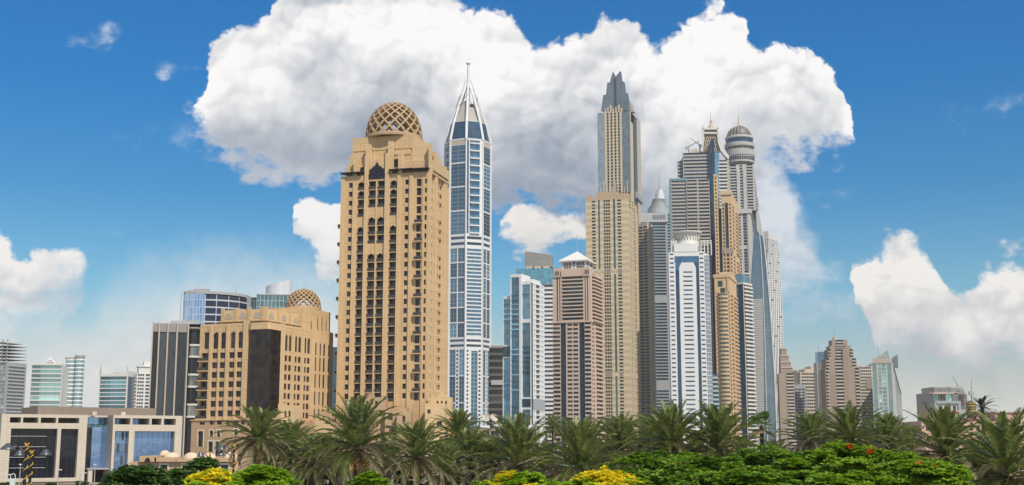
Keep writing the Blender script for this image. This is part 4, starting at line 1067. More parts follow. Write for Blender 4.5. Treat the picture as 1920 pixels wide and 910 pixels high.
def pink_tower():
    S, G, WH = MATS['pink_stone'], MATS['window_green'], MATS['white_warm']
    T = Tower('pyramid_tower', 'pink stone apartment tower with white pyramid roof and curved balcony corners', 'apartment tower', (1037, 1109, 1131), 860, -20, ref=680)
    z = T.z; zl, zm, zt = z(790), z(604), z(517); q = MB()
    fr = T.F['front']; L = fr.len
    n = 25; GN = MATS['glass_navy']
    # lower part
    T.facade(q, 'front', 0, zm, 32, [(.02, .19, 'balc', MATS['window_green'], S, 1.5, .42, 1.3), (.20, .34, 'glass', GN), (.36, .67, 'band', G, .2, .72, 2), (.69, .83, 'glass', GN), (.84, .99, 'balc', G, S, 1.2, .42, 1.2)], .5)
    T.facade(q, 'right', 0, zm, 32, [(.05, .30, 'win', G, .2, .75, 2), (.40, .95, 'balc', G, S, 1.2, .42, .7)], .5)
    # upper part
    T.facade(q, 'front', zm+1, zt, 12, [(.10, .14, 'glass', G), (.17, .20, 'glass', G), (.25, .80, 'balc', G, S, 1.3, .34, .5), (.84, .87, 'glass', G), (.90, .93, 'glass', G)], .5)
    T.facade(q, 'right', zm+1, zt, 12, [(.12, .95, 'balc', G, S, 1.3, .42, 1.6)], .5)
    for F_ in ('left', 'back'): q._q(T.F[F_], 0, T.F[F_].len, 0, zt)
    q.fbox(fr, -.4, L+.3, zm+.004, zm+.996, -2, .5); q.fbox(T.F['right'], .6, T.F['right'].len, zm+.004, zm+.996, -2, .5)
    T.cap(q, zt)
    T.obj(q, 'wall', S)
    w, d = T.w/2, T.d/2
    b = MB(); b.box(-w+.23*L, -w+.82*L, -d-.5, d-3, zt+.003, z(503)); T.obj(b, 'cornice_drum', S)
    for a, c in ((.04, .2), (.82, .98)):
        b = MB(); b.box(-w+a*L, -w+c*L, -d-.8, -d+6, zt+.003, z(503)+1); T.obj(b, 'corner_pier', S)
        for k in range(3): u = (a+(c-a)*(.22+.25*k))*L; T.part('slot', 'front', u, u+.7, zt+1, z(506), .8, .87, MATS['glass_black'])
    b = MB(); b.box(w-4.5, w+1.2, -d+7, d-2, zt+.003, z(510)); T.obj(b, 'corner_pier', S)
    # white lantern storey and pyramid
    x0, x1 = -w+.22*L, -w+.86*L; y0, y1 = -d+2.5, -d+2.5+(x1-x0)*.95; za, zb = z(503)+.003, Zof(491, 868)
    b = MB(); b.box(x0, x1, y0, y1, za, zb); T.obj(b, 'lantern_storey', WH)
    FL = Fr((x0, y0), (x1, y0)); FR = Fr((x1, y0), (x1, y1))
    for F3 in (FL, FR):
        for k in range(13):
            if 4 < k < 8: continue
            u = F3.len*(.1+.8*k/12); T.part('slot', F3, u-.4, u+.4, za+3.0, zb-.6, .004, .08, MATS['glass_black'])
            T.part('slot', F3, u-.4, u+.4, za+.8, za+2.4, .004, .08, MATS['glass_black'])
    ud = FL.len/2; zz = (za+zb)/2+.8; b = MB(); b.extrude([(ud-1.1, zz+1), (ud, zz-.3), (ud+1.1, zz+1), (ud, zz+2.3)], FL, .006, .1); b.fbox(FL, ud-.3, ud+.3, za+.5, zz, .006, .1); T.obj(b, 'diamond_ornament', MATS['glass_black'])
    e = 1.8; cx, cy = (x0+x1)/2, (y0+y1)/2; zp = Zof(472, 876); b = MB()
    c4 = [(x0-e, y0-e), (x1+e, y0-e), (x1+e, y1+e), (x0-e, y1+e)]
    for i in range(4): b.face([(*c4[i], zb+.9), (*c4[(i+1) % 4], zb+.9), (cx, cy, zp)])
    b.prism(c4, zb+.003, zb+.9, True); T.obj(b, 'pyramid_roof', WH)
    mast(T, 'antenna', cx, cy, zp-.5, Zof(441, 876), .35, .15)
    T.flush()
pink_tower()

def sulafa():
    S, G, GG = MATS['sand_bands'], MATS['window_grey'], MATS['glass_teal']
    T = Tower('beige_tower', 'very tall banded beige apartment tower with vertical teal glass strips', 'skyscraper', (1099, 1180, 1196), 1200, -17, ref=500)
    zt = T.z(372); q = MB(); n = 70; zb = 0
    segs = [(0, T.z(705), 26), (T.z(697), T.z(513), 30), (T.z(503), zt, 22)]
    for a, b, k in segs:
        k = max(1, round((b-a)/3.35))
        T.facade(q, 'front', a, b, k, [(.145, .23, 'win', G, .25, .8), (.29, .333, 'glass', GG), (.415, .575, 'win', G, .15, .85, 3), (.642, .69, 'glass', GG), (.74, .83, 'win', G, .25, .8)], .7)
        T.facade(q, 'right', a, b, k, [(.10, .28, 'win', G, .1, .8, 1), (.42, .55, 'balc', MATS['window_grey'], MATS['sand_pale'], 1.2, .4), (.66, .80, 'win', G, .2, .8)], .8)
    for a, b in ((T.z(705), T.z(697)), (T.z(513), T.z(503))):
        for F_ in ('front', 'right'): q._q(T.F[F_], 0, T.F[F_].len, a, b)
        for c, e in ((.42, .57), (.74, .83)): T.part('plant_louvre', 'front', c*T.F['front'].len, e*T.F['front'].len, a, b, .004, .1, MATS['taupe'])
    for F_ in ('left', 'back'): q._q(T.F[F_], 0, T.F[F_].len, 0, zt)
    T.cap(q, zt); T.obj(q, 'wall', S)
    SP = MATS['sand_pale']; L = T.F['front'].len
    for a, b, y in ((0, .14, 363), (.25, .72, 358), (.72, 1, 362)): T.part('parapet', 'front', a*L, b*L, zt+.003, T.z(y), -8, -.02, wall_mat('sand_tan', (0.50, 0.37, 0.22), var=.06) if 'sand_tan' not in MATS else MATS['sand_tan'])
    for a, b in ((.0, .06), (.30, .36), (.86, .94)): T.part('pilaster', 'right', a*T.d, b*T.d, 0, zt-10, .003, 1.2, SP)
    T.flush()
sulafa()

def marina_tower():
    P, G, GS = MATS['sand_pale'], MATS['window_grey'], MATS['glass_silver']
    T = Tower('crowned_tower', 'tallest grey beige tower with jagged blue grey glass crown', 'skyscraper', (1121, 1184, 1199), 1330, -16, ref=300)
    zb, zt = T.z(360), T.z(208); q = MB()
    n = round((zt-zb)/3.6)
    T.facade(q, 'front', zb, zt, n, [(.0, .21, 'glass', GS, .1), (.28, .335, 'win', MATS['glass_black'], .08, .86), (.39, .445, 'win', MATS['glass_black'], .08, .86), (.50, .555, 'win', MATS['glass_black'], .08, .86), (.61, .665, 'win', MATS['glass_black'], .08, .86), (.73, .97, 'glass', GS, .1)], .8)
    T.facade(q, 'front', 0, zb, 40, [(.05, .95, 'glass', G)], .5)
    q._q(T.F['right'], 0, T.d, 0, zt-12); 
    for F_ in ('left', 'back'): q._q(T.F[F_], 0, T.F[F_].len, 0, zt)
    T.cap(q, zt-.1); T.obj(q, 'wall', P)
    gg = glass_mat('glass_green_strip', (0.13, 0.17, 0.14), 3.6, 2, (0.2, 0.22, 0.2), metal=.4, rough=.25)
    T.part('green_glass_side', 'right', T.d*.25, T.d*.98, 0, zt-4, .004, 1.5, gg)
    T.part('corner_pier', 'right', T.d*.55, T.d*.98, 0, zt+1.0, 1.504, 2.0, MATS['taupe_light'])
    for y in (359, 495, 675): T.part('corner_block', 'right', T.d*.25, T.d, T.z(y+8), T.z(y-3), 1.6, 3.6, MATS['grey_cool'])
    L = T.F['front'].len
    for k in range(7): T.part('roof_post', 'front', L*(.22+.08*k), L*(.26+.08*k), zt+.003, zt+4+(k % 3)*2, -3, -.02, P)
    for k in range(10): T.part('roof_post', 'front', L*(.06+.088*k), L*(.085+.088*k), zb-2, zb+6+(k*7 % 4)*2.2, .01, .6, P)
    # jagged crown of two folded sails
    sail = glass_mat('sail_glass', (0.30, 0.335, 0.33), 3.6, 1.6, (0.20, 0.22, 0.22), metal=.5, rough=.22, var=.12)
    n = -3; U_ = lambda px, py: T.hit('front', px, py, n)
    left = [(1127, 207), (1131, 178), (1136, 178), (1138.5, 155), (1143, 155), (1149, 134), (1154.5, 143), (1154.5, 207)]
    right = [(1154.5, 207), (1154.5, 143), (1163, 133), (1165.5, 153), (1169.5, 153), (1172, 174), (1176, 174), (1181, 207)]
    w, d = T.w/2, T.d/2
    for pts, s in ((left, 1), (right, -1)):
        b = MB(); pr = [U_(*p) for p in pts]
        b.extrude(pr, T.F['front'], -9.5 if s > 0 else -10, -3 if s > 0 else -3.4); T.obj(b, 'crown_sail', sail)
    b = MB(); pr = [U_(*p) for p in [(1176, 207), (1178, 185), (1183, 193), (1187, 207)]]; b.extrude(pr, T.F['front'], -16, -9); T.obj(b, 'crown_sail', MATS['grey_concrete'])
    for px, py in ((1149, 134), (1163, 133)): pass
    b = MB(); u0, z0 = U_(1154.3, 205); u1, z1 = U_(1154.8, 146)
    for i in range(22): zz = z0+(z1-z0)*i/22; b.fbox(T.F['front'], u0-.9, u0+1.1, zz, zz+1.0, -2.98, -2.2)
    T.obj(b, 'crown_seam_trim', MATS['metal_dark'])
    T.flush()
marina_tower()

def narrow_beige():
    T = Tower('slab_tower', 'narrow grey beige slab tower packed with small balconies beside the banded beige one', 'apartment tower', (1199, 1217, 1228), 1260, -40, ref=600)
    zt = T.z(424); q = MB(); n = 74; S = MATS['sand_pale']; G = MATS['window_grey']
    T.facade(q, 'front', 0, zt, n, [(.04, .48, 'balc', G, MATS['taupe_light'], 1.5, .45), (.54, .96, 'balc', G, MATS['taupe_light'], 1.5, .45)], .5)
    T.facade(q, 'right', 0, zt, n, [(.05, .3, 'slab', G, S, 1.3, .4), (.4, .55, 'win', G, .2, .8), (.6, .95, 'slab', G, S, 1.3, .4)], .5)
    for F_ in ('left', 'back'): q._q(T.F[F_], 0, T.F[F_].len, 0, zt)
    T.cap(q, zt); T.obj(q, 'wall', S)
    w, d = T.w/2, T.d/2; b = MB(); b.box(-w+1, w-.5, -d+.5, d*.3, zt+.003, T.z(417)); T.obj(b, 'roof_block', S); T.flush()
narrow_beige()

def stepped_dome():
    T = Tower('stepped_crown_tower', 'grey tower with stepped translucent glass crown and thin antenna', 'skyscraper', (1205, 1268), 1370, -4, depth=38, ref=560)
    zt = T.z(402); q = MB(); S = MATS['grey_cool']; G = MATS['window_blue']; L = T.F['front'].len
    for a, b in ((0, T.z(732)), (T.z(715), T.z(568)), (T.z(555), zt)):
        k = round((b-a)/3.5)
        T.facade(q, 'front', a, b, k, [(.05, .13, 'win', G, .2, .8), (.2, .28, 'win', G, .2, .8), (.33, .72, 'balc', MATS['glass_blue'], S, .8, .35), (.78, .86, 'win', G, .2, .8), (.9, .97, 'win', G, .2, .8)], .5)
    for a, b in ((T.z(732), T.z(715)), (T.z(568), T.z(555))): q._q(T.F['front'], 0, L, a, b)
    T.shell(q, 0, zt); T.obj(q, 'wall', S)
    T.part('parapet', 'front', -1.5, L*.8, zt-9, zt+1.5, .004, 1.6, wall_mat('grey_light', (.45, .46, .47)))
    for k in range(9): T.part('parapet_slot', 'front', L*(.34+.045*k), L*(.36+.045*k), zt-6, zt-1, 1.61, 1.7, MATS['glass_black'])
    gl = glass_mat('crown_glass', (0.34, 0.375, 0.36), 1.5, 60, (.42, .45, .43), metal=.3, rough=.3, var=.1, msize=.3)
    w = T.w/2
    x = lambda px: T.hit('front', px, 390, -10)[0]-w
    cx = x(1236)
    for px, y0, y1 in ((22, 403, 392), (19, 392, 387), (15, 387, 380), (12.5, 380, 374), (9, 374, 363), (6, 363, 356)):
        r = px*1390/F; b = MB(); b.lathe([(r*1.0, min(Zof(y0, 1389), zt+5)-.0 if y0 == 403 else Zof(y0, 1389)+.005), (r*.96, Zof(y1, 1389)), (.01, Zof(y1, 1389))], 24, cx+(1.5 if px < 10 else 0), 0); T.obj(b, 'crown_tier', gl)
    mast(T, 'antenna', cx+1, 0, Zof(357, 1389), Zof(323, 1389), .7, .3); T.flush()
stepped_dome()

def banded_grey():
    S, G, GN = wall_mat('greige', (0.45, 0.405, 0.34), var=.06, scale=.04), MATS['window_blue'], MATS['glass_navy']
    Y = 1210
    T = Tower('portal_tower', 'grey banded tower with navy glass fin and tall white portal crown under small dome', 'skyscraper', (1257, 1367), Y, -7, depth=34, ref=450)
    z, u = T.z, lambda px, py=450, n=0: T.hit('front', px, py, n)[0]; fr = T.F['front']; w, d = T.w/2, T.d/2
    def block(a, b, py, n0, n1, spec, nf=None, extra=()):
        F2 = Fr(fr.p(u(a), 0, n1)[:2], fr.p(u(b), 0, n1)[:2]); zt = z(py); q = MB(); D = n1-n0
        T.facade(q, F2, 0, zt, nf or round(zt/3.55), spec, .5)
        P = F2.p; L = F2.len
        q.face([P(0, 0, -D), P(0, 0, 0), P(0, zt, 0), P(0, zt, -D)]); q.face([P(L, 0, 0), P(L, 0, -D), P(L, zt, -D), P(L, zt, 0)])
        q.face([P(0, zt, 0), P(L, zt, 0), P(L, zt, -D), P(0, zt, -D)]); q.face([P(L, 0, -D), P(0, 0, -D), P(0, zt, -D), P(L, zt, -D)])
        T.obj(q, 'block', S); return F2
    A = block(1257, 1291, 336, -d*1.6, -.8, [(.0, .10, 'glass', MATS['glass_aqua'], .05), (.12, .99, 'band', G, .42, .98)])
    T.part('glass_parapet', A, 0, A.len, z(336)+.003, z(332), -1, -.02, MATS['glass_aqua'])
    block(1274, 1295, 298, -d*1.5, -6.0, [(.02, .98, 'band', G, .42, .98)])
    block(1284, 1334, 284, -d*1.5, -2.2, [(.02, .98, 'band', G, .42, .98)])
    B = block(1289, 1333, 336, -d*1.2, .2, [(.03, .46, 'balc', G, S, 1.0, .46, .5), (.52, .97, 'balc', G, S, 1.4, .46, .1)])
    C = block(1350, 1371, 300, -d*1.3, -.5, [(.04, .8, 'balc', G, MATS['white_warm'], 1.4, .42, 1.4)])
    # slanting top of the left mass
    b = MB(); b.extrude([(u(1278), z(298)), (u(1290), z(283.5)), (u(1296), z(283.5)), (u(1296), z(298))], fr, -d*1.4, -6.5); T.obj(b, 'sloped_shoulder', MATS['taupe_light'])
    # navy fins
    b = MB(); b.extrude([(u(1333.2), 0), (u(1345), 0), (u(1344), z(259)), (u(1338), z(262)), (u(1334.5), z(275))], fr, -12, 1.2); T.obj(b, 'glass_fin', GN)
    b = MB(); b.extrude([(u(1345.1), 0), (u(1352), 0), (u(1353), z(289)), (u(1344.6), z(283))], fr, -12, .4); T.obj(b, 'glass_fin', MATS['glass_blue'])
    # portal crown
    WH = MATS['white_warm']; n0, n1 = -14, -5
    U2 = lambda px, py: T.hit('front', px, py, n1)
    def strip(pts, nm, a=n0, b_=n1):
        q = MB(); q.extrude([U2(*p) for p in pts], fr, a, b_); T.obj(q, nm, WH)
    strip([(1314, 284), (1317.5, 262), (1317.5, 232), (1320, 240), (1320.5, 262), (1318, 284)], 'portal_leg')
    strip([(1344, 240), (1346.5, 233), (1350, 262), (1357, 280), (1367, 292), (1367, 299), (1360, 293), (1351, 282), (1346, 268)], 'portal_leg')
    strip([(1317.6, 239.5), (1347, 239.5), (1347, 243), (1317.6, 243)], 'portal_beam'); strip([(1319, 248), (1346, 248), (1347, 251), (1319, 251)], 'portal_beam')
    q = MB(); q.extrude([U2(*p) for p in [(1322, 243.2), (1344, 243.2), (1344, 247.8), (1322, 247.8)]], fr, n0, n1-2); T.obj(q, 'portal_louvre', MATS['shade_brown'])
    q = MB()
    for k in range(9):
        for s in (1, -1):
            x0 = 1319+k*3.4; q2 = [U2(x0 if s > 0 else x0+8, 251), U2(x0+8 if s > 0 else x0, 284)]
            (ua, za), (ub, zb) = q2
            if x0+8 < 1350: q.tube([fr.p(ua, za, n1-2), fr.p(ub, zb, n1-2)], .45, 4)
    T.obj(q, 'portal_lattice', MATS['taupe_light'])
    q = MB(); q.extrude([U2(*p) for p in [(1319, 251), (1346, 251), (1350, 284), (1317, 284)]], fr, -13, -9); T.obj(q, 'portal_screen', MATS['taupe_light'])
    c = fr.p(*U2(1333.5, 238)[:1], 0, -10); r = 5.6*Y/F
    q = MB(); zz = z(239.3); q.lathe([(r*1.1, zz), (r*1.1, zz+1), (r*.95, zz+1.4), (r, zz+3), (r*.8, zz+5), (r*.35, zz+6.6), (r*.3, zz+8.5), (r*.5, zz+9.5), (.3, zz+11), (.01, zz+11)], 16, c.x, c.y); T.obj(q, 'roof_dome', MATS['taupe_light'])
    mast(T, 'antenna', c.x, c.y, zz+10, z(203), .35, .15)
    for px, py in ((1303, 276), (1309, 274), (1312, 278)): T.part('roof_block', 'front', u(px-3), u(px+3), z(284)+.003, z(py), -14, -8, MATS['taupe_light'])
    T.flush()
    return T
PT = banded_grey()

def ochre_tower():
    T = Tower('ochre_tower', 'slim ochre tower with dark glass centre rising beside the navy fin', 'apartment tower', (1341, 1378, 1391), 1130, -16, ref=600)
    S, P, G = MATS['ochre'], MATS['ochre_pale'], MATS['window_dark']; z = T.z; q = MB(); fr = T.F['front']
    u = lambda px: T.u('front', px, 450)
    zt = z(360); n = round(zt/3.6)
    F2 = Fr(fr.p(u(1354), 0)[:2], fr.p(fr.len, 0)[:2])
    for a, b in ((0, z(475)), (z(465), z(380))):
        k = round((b-a)/3.6)
        T.facade(q, F2, a, b, k, [(.10, .24, 'win', G, .2, .75), (.34, .66, 'glass' if a else 'win', G, .5) if a else (.38, .62, 'win', G, .15, .8), (.76, .9, 'win', G, .2, .75)], .5)
        T.facade(q, 'right', a, b, k, [(.1, .35, 'win', G, .2, .75), (.5, .9, 'slab', G, P, 1.2, .4)], .5)
    for a, b in ((z(475), z(465)), (z(380), zt)):
        q._q(F2, 0, F2.len, a, b); q._q(T.F['right'], 0, T.d, a, b)
    T.part('cornice', F2, -.5, F2.len+.5, z(475), z(465), .004, .5, MATS['taupe'])
    T.part('cornice', F2, -.8, F2.len+.8, zt-2.5, zt+1.2, .004, 1.0, P)
    for a, b in ((.28, .34), (.66, .72)): T.part('pilaster', F2, a*F2.len, b*F2.len, 0, z(380), .003, .6, P)
    w, d = T.w/2, T.d/2; x0 = -w+u(1354)
    q.face([(x0, -d, zt), (w, -d, zt), (w, d, zt), (x0, d, zt)]); q.face([(x0, d, 0), (x0, -d, 0), (x0, -d, zt), (x0, d, zt)]); q.face([(w, d, 0), (x0, d, 0), (x0, d, zt), (w, d, zt)])
    # slim left strip
    F3 = Fr(fr.p(u(1341), 0, .3)[:2], fr.p(u(1348), 0, .3)[:2]); z3 = z(329)
    T.facade(q, F3, 0, z3, round(z3/3.6), [(.3, .7, 'win', G, .2, .7)], .4)
    q.fbox(F3, 0, F3.len, 0.01, z3-.01, -8, -.6); q.fbox(F3, -.2, F3.len+.2, z3-.004, z3+2, -8, .2)
    T.obj(q, 'wall', S)
    T.part('glass_strip', 'front', u(1348.2), u(1353.8), 0, zt-15, -6, -1.5, MATS['glass_black'])
    T.flush()
ochre_tower()

def gold_tower():
    T = Tower('gold_tower', 'lower golden apartment tower with rounded green glass bay in front of the ochre one', 'apartment tower', (1342, 1371, 1384), 1040, -18, ref=650)
    S, P, G = MATS['ochre'], MATS['ochre_pale'], MATS['window_green']; z = T.z; q = MB(); L = T.F['front'].len
    zt = z(545); n = round(zt/3.45)
    T.facade(q, 'front', 0, zt, n, [(.06, .14, 'win', G, .25, .75), (.9, .97, 'win', G, .2, .75)], .4)
    T.facade(q, 'right', 0, zt, n, [(.1, .4, 'slab', G, P, 1.3, .42), (.55, .95, 'slab', G, P, 1.5, .42)], .4)
    T.shell(q, 0, zt, ('left', 'back')); T.obj(q, 'wall', S)
    # rounded bay
    cx = -T.w/2+L*.56; r = L*.36
    arc = lambda k, rr=r: (cx+rr*math.sin(R(-78+26*k)), -T.d/2-(rr*math.cos(R(-78+26*k))-r*.2)*.75)
    for k in range(6):
        q = MB(); F4 = Fr(arc(k), arc(k+1))
        T.facade(q, F4, 0, zt-2, n-1, [(.03, .97, 'band', G, .35, .85)], .3)
        q.face([F4.p(0, zt-2, 0), F4.p(F4.len, zt-2, 0), (cx, -T.d/2, zt-2)]); T.obj(q, 'bay_wall', S)
    b = MB(); w, d = T.w/2, T.d/2; b.box(-w, w, -d, d, zt+.004, z(520)); b.box(-w-.6, w+.6, -d-.6, d+.6, z(520)+.004, z(514)); T.obj(b, 'top_storey', S)
    b = MB(); b.box(-w*.5, w*.9, -d*.5, d*.6, z(514)+.006, z(507)); T.obj(b, 'roof_block', MATS['ochre_pale'])
    for a, c, y0, y1 in ((.25, .55, 537, 526), (.40, .72, 552, 540)): T.part('slanted_window', 'front', a*L, c*L, z(y0), z(y1), .006, .12, MATS['glass_teal'])
    for a, c in ((0.04, .1), (.86, .92)): T.part('pilaster', 'front', a*L, c*L, 0, z(516), .005, .8, S)
    T.flush()
gold_tower()

def princess():
    S, G = MATS['grey_concrete'], MATS['window_grey']; Y = 1420
    wall_mat('grey_pale', (0.52, 0.50, 0.47), var=.06); P = MATS['grey_pale']
    T = Tower('domed_tower', 'huge grey tower with round drum, ribbed dome and needle spire', 'skyscraper', (1352, 1414, 1430), Y, -13, ref=600)
    z = T.z; q = MB(); L = T.F['front'].len; D = T.F['right'].len
    zs, zt = z(394), z(307)
    for a, b in ((0, z(466)), (z(460), zs)):
        k = round((b-a)/3.6)
        T.facade(q, 'front', a, b, k, [(.02, .52, 'balc', G, P, 1.5, .42), (.60, .68, 'win', G, .15, .8), (.76, .86, 'win', G, .05, .9)], .6)
        T.facade(q, 'right', a, b, k, [(.1, .4, 'win', G, .2, .8), (.5, .95, 'slab', G, P, 1.4, .42)], .6)
    for F_ in ('front', 'right'): q._q(T.F[F_], 0, T.F[F_].len, z(466), z(460))
    T.shell(q, 0, zs, ('left', 'back')); T.obj(q, 'wall', P)
    T.part('cornice', 'front', -1, L+.5, zs-4, zs+1.5, .01, 1.6, P); T.part('cornice', 'right', .7, D, zs-4, zs+1.5, .01, 1.6, P)
    for a, b in ((.54, .59), (.89, .96)): T.part('pilaster', 'front', a*L, b*L, 0, zs-5, .003, .9, P)
    w, d = T.w/2, T.d/2
    u = lambda px: T.u('front', px, 350, -2.5)
    # narrower upper shaft
    F2 = Fr((-w+u(1354), -d+2.5), (-w+u(1414.5), -d+2.5)); q = MB(); k = round((zt-zs)/3.6)
    T.facade(q, F2, zs+.01, zt, k, [(.03, .24, 'glass', MATS['glass_navy']), (.26, .45, 'balc', G, P, 1.2, .42), (.56, .64, 'win', G, .15, .8), (.78, .96, 'balc', G, P, 1.2, .42, .8)], .5)
    F3 = Fr(F2.p(F2.len, 0, 0)[:2], (w+.5, d-2)); T.facade(q, F3, zs+.01, zt, k, [(.1, .45, 'win', G, .2, .8), (.5, .95, 'slab', G, P, 1.2, .42)], .5)
    q.face([F2.p(0, zt), F2.p(F2.len, zt), (w+.5, d-2, zt), (F2.p(0, 0).x, d-2, zt)]); q.face([(F2.p(0, 0).x, d-2, zs), F2.p(0, zs), F2.p(0, zt), (F2.p(0, 0).x, d-2, zt)])
    T.obj(q, 'upper_shaft', P)
    for a, b in ((.46, .54), (.66, .74)): T.part('pilaster', F2, a*F2.len, b*F2.len, zs+2, zt-6, .003, .9, P)
    b = MB(); ua, ub = F2.len*.02, F2.len*.25; b.extrude([(ua+(ub-ua)*.5+(ub-ua)*.62*math.cos(i*math.pi/10), zt-10+7*math.sin(i*math.pi/10)) for i in range(11)], F2, .004, .8); T.obj(b, 'arch_head', P)
    # drum and dome
    Yc = Y+d*.9; c = T.local(at(1387, 290, Yc)); zz = lambda py: Zof(py, Yc); r = 27.3*Yc/F
    b = MB(); b.lathe([(r*1.0, zz(308)), (r*1.0, zz(296)), (r*1.05, zz(295)), (r*1.05, zz(285)), (r*.98, zz(284))], 48, c.x, c.y); T.obj(b, 'drum', S)
    b = MB(); b.lathe([(r*.95, zz(285)), (r*.95, zz(279)), (r*1.04, zz(278)), (r*1.04, zz(272)), (r*.96, zz(271))], 48, c.x, c.y); T.obj(b, 'drum_cornice', MATS['grey_concrete'])
    b = MB(); b.lathe([(r*.95, zz(271)), (r*.95, zz(263))], 48, c.x, c.y); T.obj(b, 'drum_glazing', MATS['glass_navy'])
    b = MB(); b.lathe([(r*.95, zz(263)), (r*1.0, zz(262)), (r*1.0, zz(259)), (r*.9, zz(258)), (.01, zz(258))], 48, c.x, c.y); T.obj(b, 'dome_ring', P)
    for row, (y0, y1, rr) in enumerate(((304, 298, 1.0), (283.5, 279.5, .95))):
        for i in range(40):
            a = 2*math.pi*(i+.5)/40
            if math.sin(a) > .35: continue
            da = .05; A = (c.x+r*rr*math.cos(a-da), c.y+r*rr*math.sin(a-da)); B = (c.x+r*rr*math.cos(a+da), c.y+r*rr*math.sin(a+da))
            F5 = Fr(A, B); T.add('drum_window', F5, 0, F5.len, zz(y0), zz(y1), .0, .35, MATS['glass_black'])
    rd = 23.5*Yc/F; h = zz(237)-zz(258); dz = zz(258)+.01
    b = MB(); b.lathe([(rd*math.cos(t*math.pi/20)**.9 if t < 10 else .0, dz+h*math.sin(t*math.pi/20)) for t in range(11)], 40, c.x, c.y); T.obj(b, 'dome', wall_mat('dome_bronze', (.15, .12, .10), .5, metal=.3))
    for i in range(20):
        a = 2*math.pi*i/20; b = MB(); b.tube([(c.x+rd*1.01*math.cos(t*math.pi/20)**.9*math.cos(a), c.y+rd*1.01*math.cos(t*math.pi/20)**.9*math.sin(a), dz+h*math.sin(t*math.pi/20)) for t in range(10)], .36, 4); T.obj(b, 'dome_rib', P)
    b = MB(); b.lathe([(2.6, dz+h-.6), (1.8, dz+h+3), (.9, dz+h+6), (.5, zz(222)), (.9, zz(221)), (.3, zz(219)), (.2, zz(205)), (.01, zz(205))], 10, c.x, c.y); T.obj(b, 'spire', MATS['taupe_light'])
    T.flush()
princess()

def white_tower():
    W, GN, G = MATS['white_paint'], MATS['glass_navy'], MATS['window_blue']; Y = 960
    T = Tower('drum_tower', 'white and navy tower with round drum and ring crown', 'skyscraper', (1257, 1324), Y, -5, depth=32, ref=640)
    z = T.z; fr = T.F['front']; L = fr.len; q = MB(); zt = z(472); zb = z(492); n = round(zb/3.55)
    T.facade(q, 'front', 0, zb-6, n-2, [(.03, .14, 'win', G, .35, .68), (.185, .29, 'glass', GN), (.40, .66, 'win', G, .35, .68), (.765, .855, 'glass', GN), (.875, .98, 'win', G, .35, .68)], .4)
    hs = [(.165*L, .86*L, zb, zt-3.5, .3)]; T.part('glass_band', 'front', .165*L, .86*L, zb, zt-3.5, -.6, -.3, GN)
    for a, b in ((.03, .14), (.875, .98)):
        for i in range(4): p = zb-4.5+i*3.55; hs.append((a*L, b*L, p, p+1.2, .4)); T.add('window', 'front', a*L, b*L, p, p+1.2, -.55, -.4, G)
    q.wall(fr, 0, L, zb-6, zt, hs, .4)
    # flared tops of the navy strips
    for x0, x1, x2 in ((.185, .29, .36), (.855, .765, .70)):
        b = MB(); b.extrude([(x0*L, zb-6), (x1*L, zb-6), (x1*L, zb-4), (x2*L, zb+.0), (x0*L, zb+.0)][::1 if x0 < x1 else -1], fr, .004, .06); T.obj(b, 'glass_flare', GN)
    T.shell(q, 0, zt, ('left', 'back')); T.obj(q, 'wall', W)
    # curved glass side
    ar = MB(); cx, cy = T.w/2, -T.d/2+9.5; rr = 9.4; rx = (T.u('front', 1336, 640)-L)
    pts = [(cx+rx*math.sin(R(a)), cy-rr*math.cos(R(a))) for a in range(0, 100, 15)]+[(T.w/2+rx, T.d/2)]
    for a, b in zip(pts, pts[1:]): F4 = Fr(a, b); ar._q(F4, 0, F4.len, 0, zt-3)
    T.obj(ar, 'curved_glass', glass_mat('pale_side_glass', (.34, .40, .46), 3.55, 30, (.72, .74, .75), metal=.6, msize=.28, var=.1, rough=.12))
    b = MB(); b.prism([(cx-.5, cy-rr)]+pts+[(cx-.5, T.d/2)], zt-2.99, zt-1.6); T.obj(b, 'side_cornice', W)
    # crown
    c = (-T.w/2+T.u('front', 1291, 460), -T.d/2+18); z = lambda py: Zof(py, Y+17)
    b = MB(); b.fbox(fr, .16*L, .84*L, zt+.003, z(463), -18, .3, True); T.obj(b, 'crown_base', W)
    for px0, px1 in ((1258, 1270), (1314, 1335)):
        b = MB(); ua, ub = T.u('front', px0, 465), T.u('front', px1, 465)
        for y in (462.5, 458): b.fbox(fr, ua, ub, z(y), z(y)+.7, -3, -2)
        for k in range(4): uu = ua+(ub-ua-.8)*k/3; b.fbox(fr, uu, uu+.8, zt-2.5, z(458)-.004, -3, -2)
        T.obj(b, 'crown_railing_trim', MATS['white_warm'])
    r = 22*Y/F
    b = MB(); b.lathe([(r*1.02, z(463)), (r*.98, z(450)), (r*1.02, z(440)), (.01, z(440))], 36, *c); T.obj(b, 'drum', MATS['white_warm'])
    b = MB(); b.lathe([(r*1.03, z(440)), (r*1.30, z(437.5)), (r*1.30, z(436)), (r*1.0, z(437)), (r*1.0, z(440))], 36, *c); T.obj(b, 'crown_ring', MATS['white_warm'])
    for i in range(24):
        a = 2*math.pi*i/24; b = MB(); b.tube([(c[0]+r*1.0*math.cos(a), c[1]+r*1.0*math.sin(a), z(449)), (c[0]+r*1.2*math.cos(a), c[1]+r*1.2*math.sin(a), z(437))], .35, 4); T.obj(b, 'crown_strut', MATS['white_warm'])
        if math.sin(a) < .3:
            F5 = Fr((c[0]+r*1.0*math.cos(a-.04), c[1]+r*math.sin(a-.04)), (c[0]+r*math.cos(a+.04), c[1]+r*math.sin(a+.04))); T.part('drum_slot', F5, 0, F5.len, z(453), z(447), 0, .15, MATS['taupe'])
    T.flush()
white_tower()

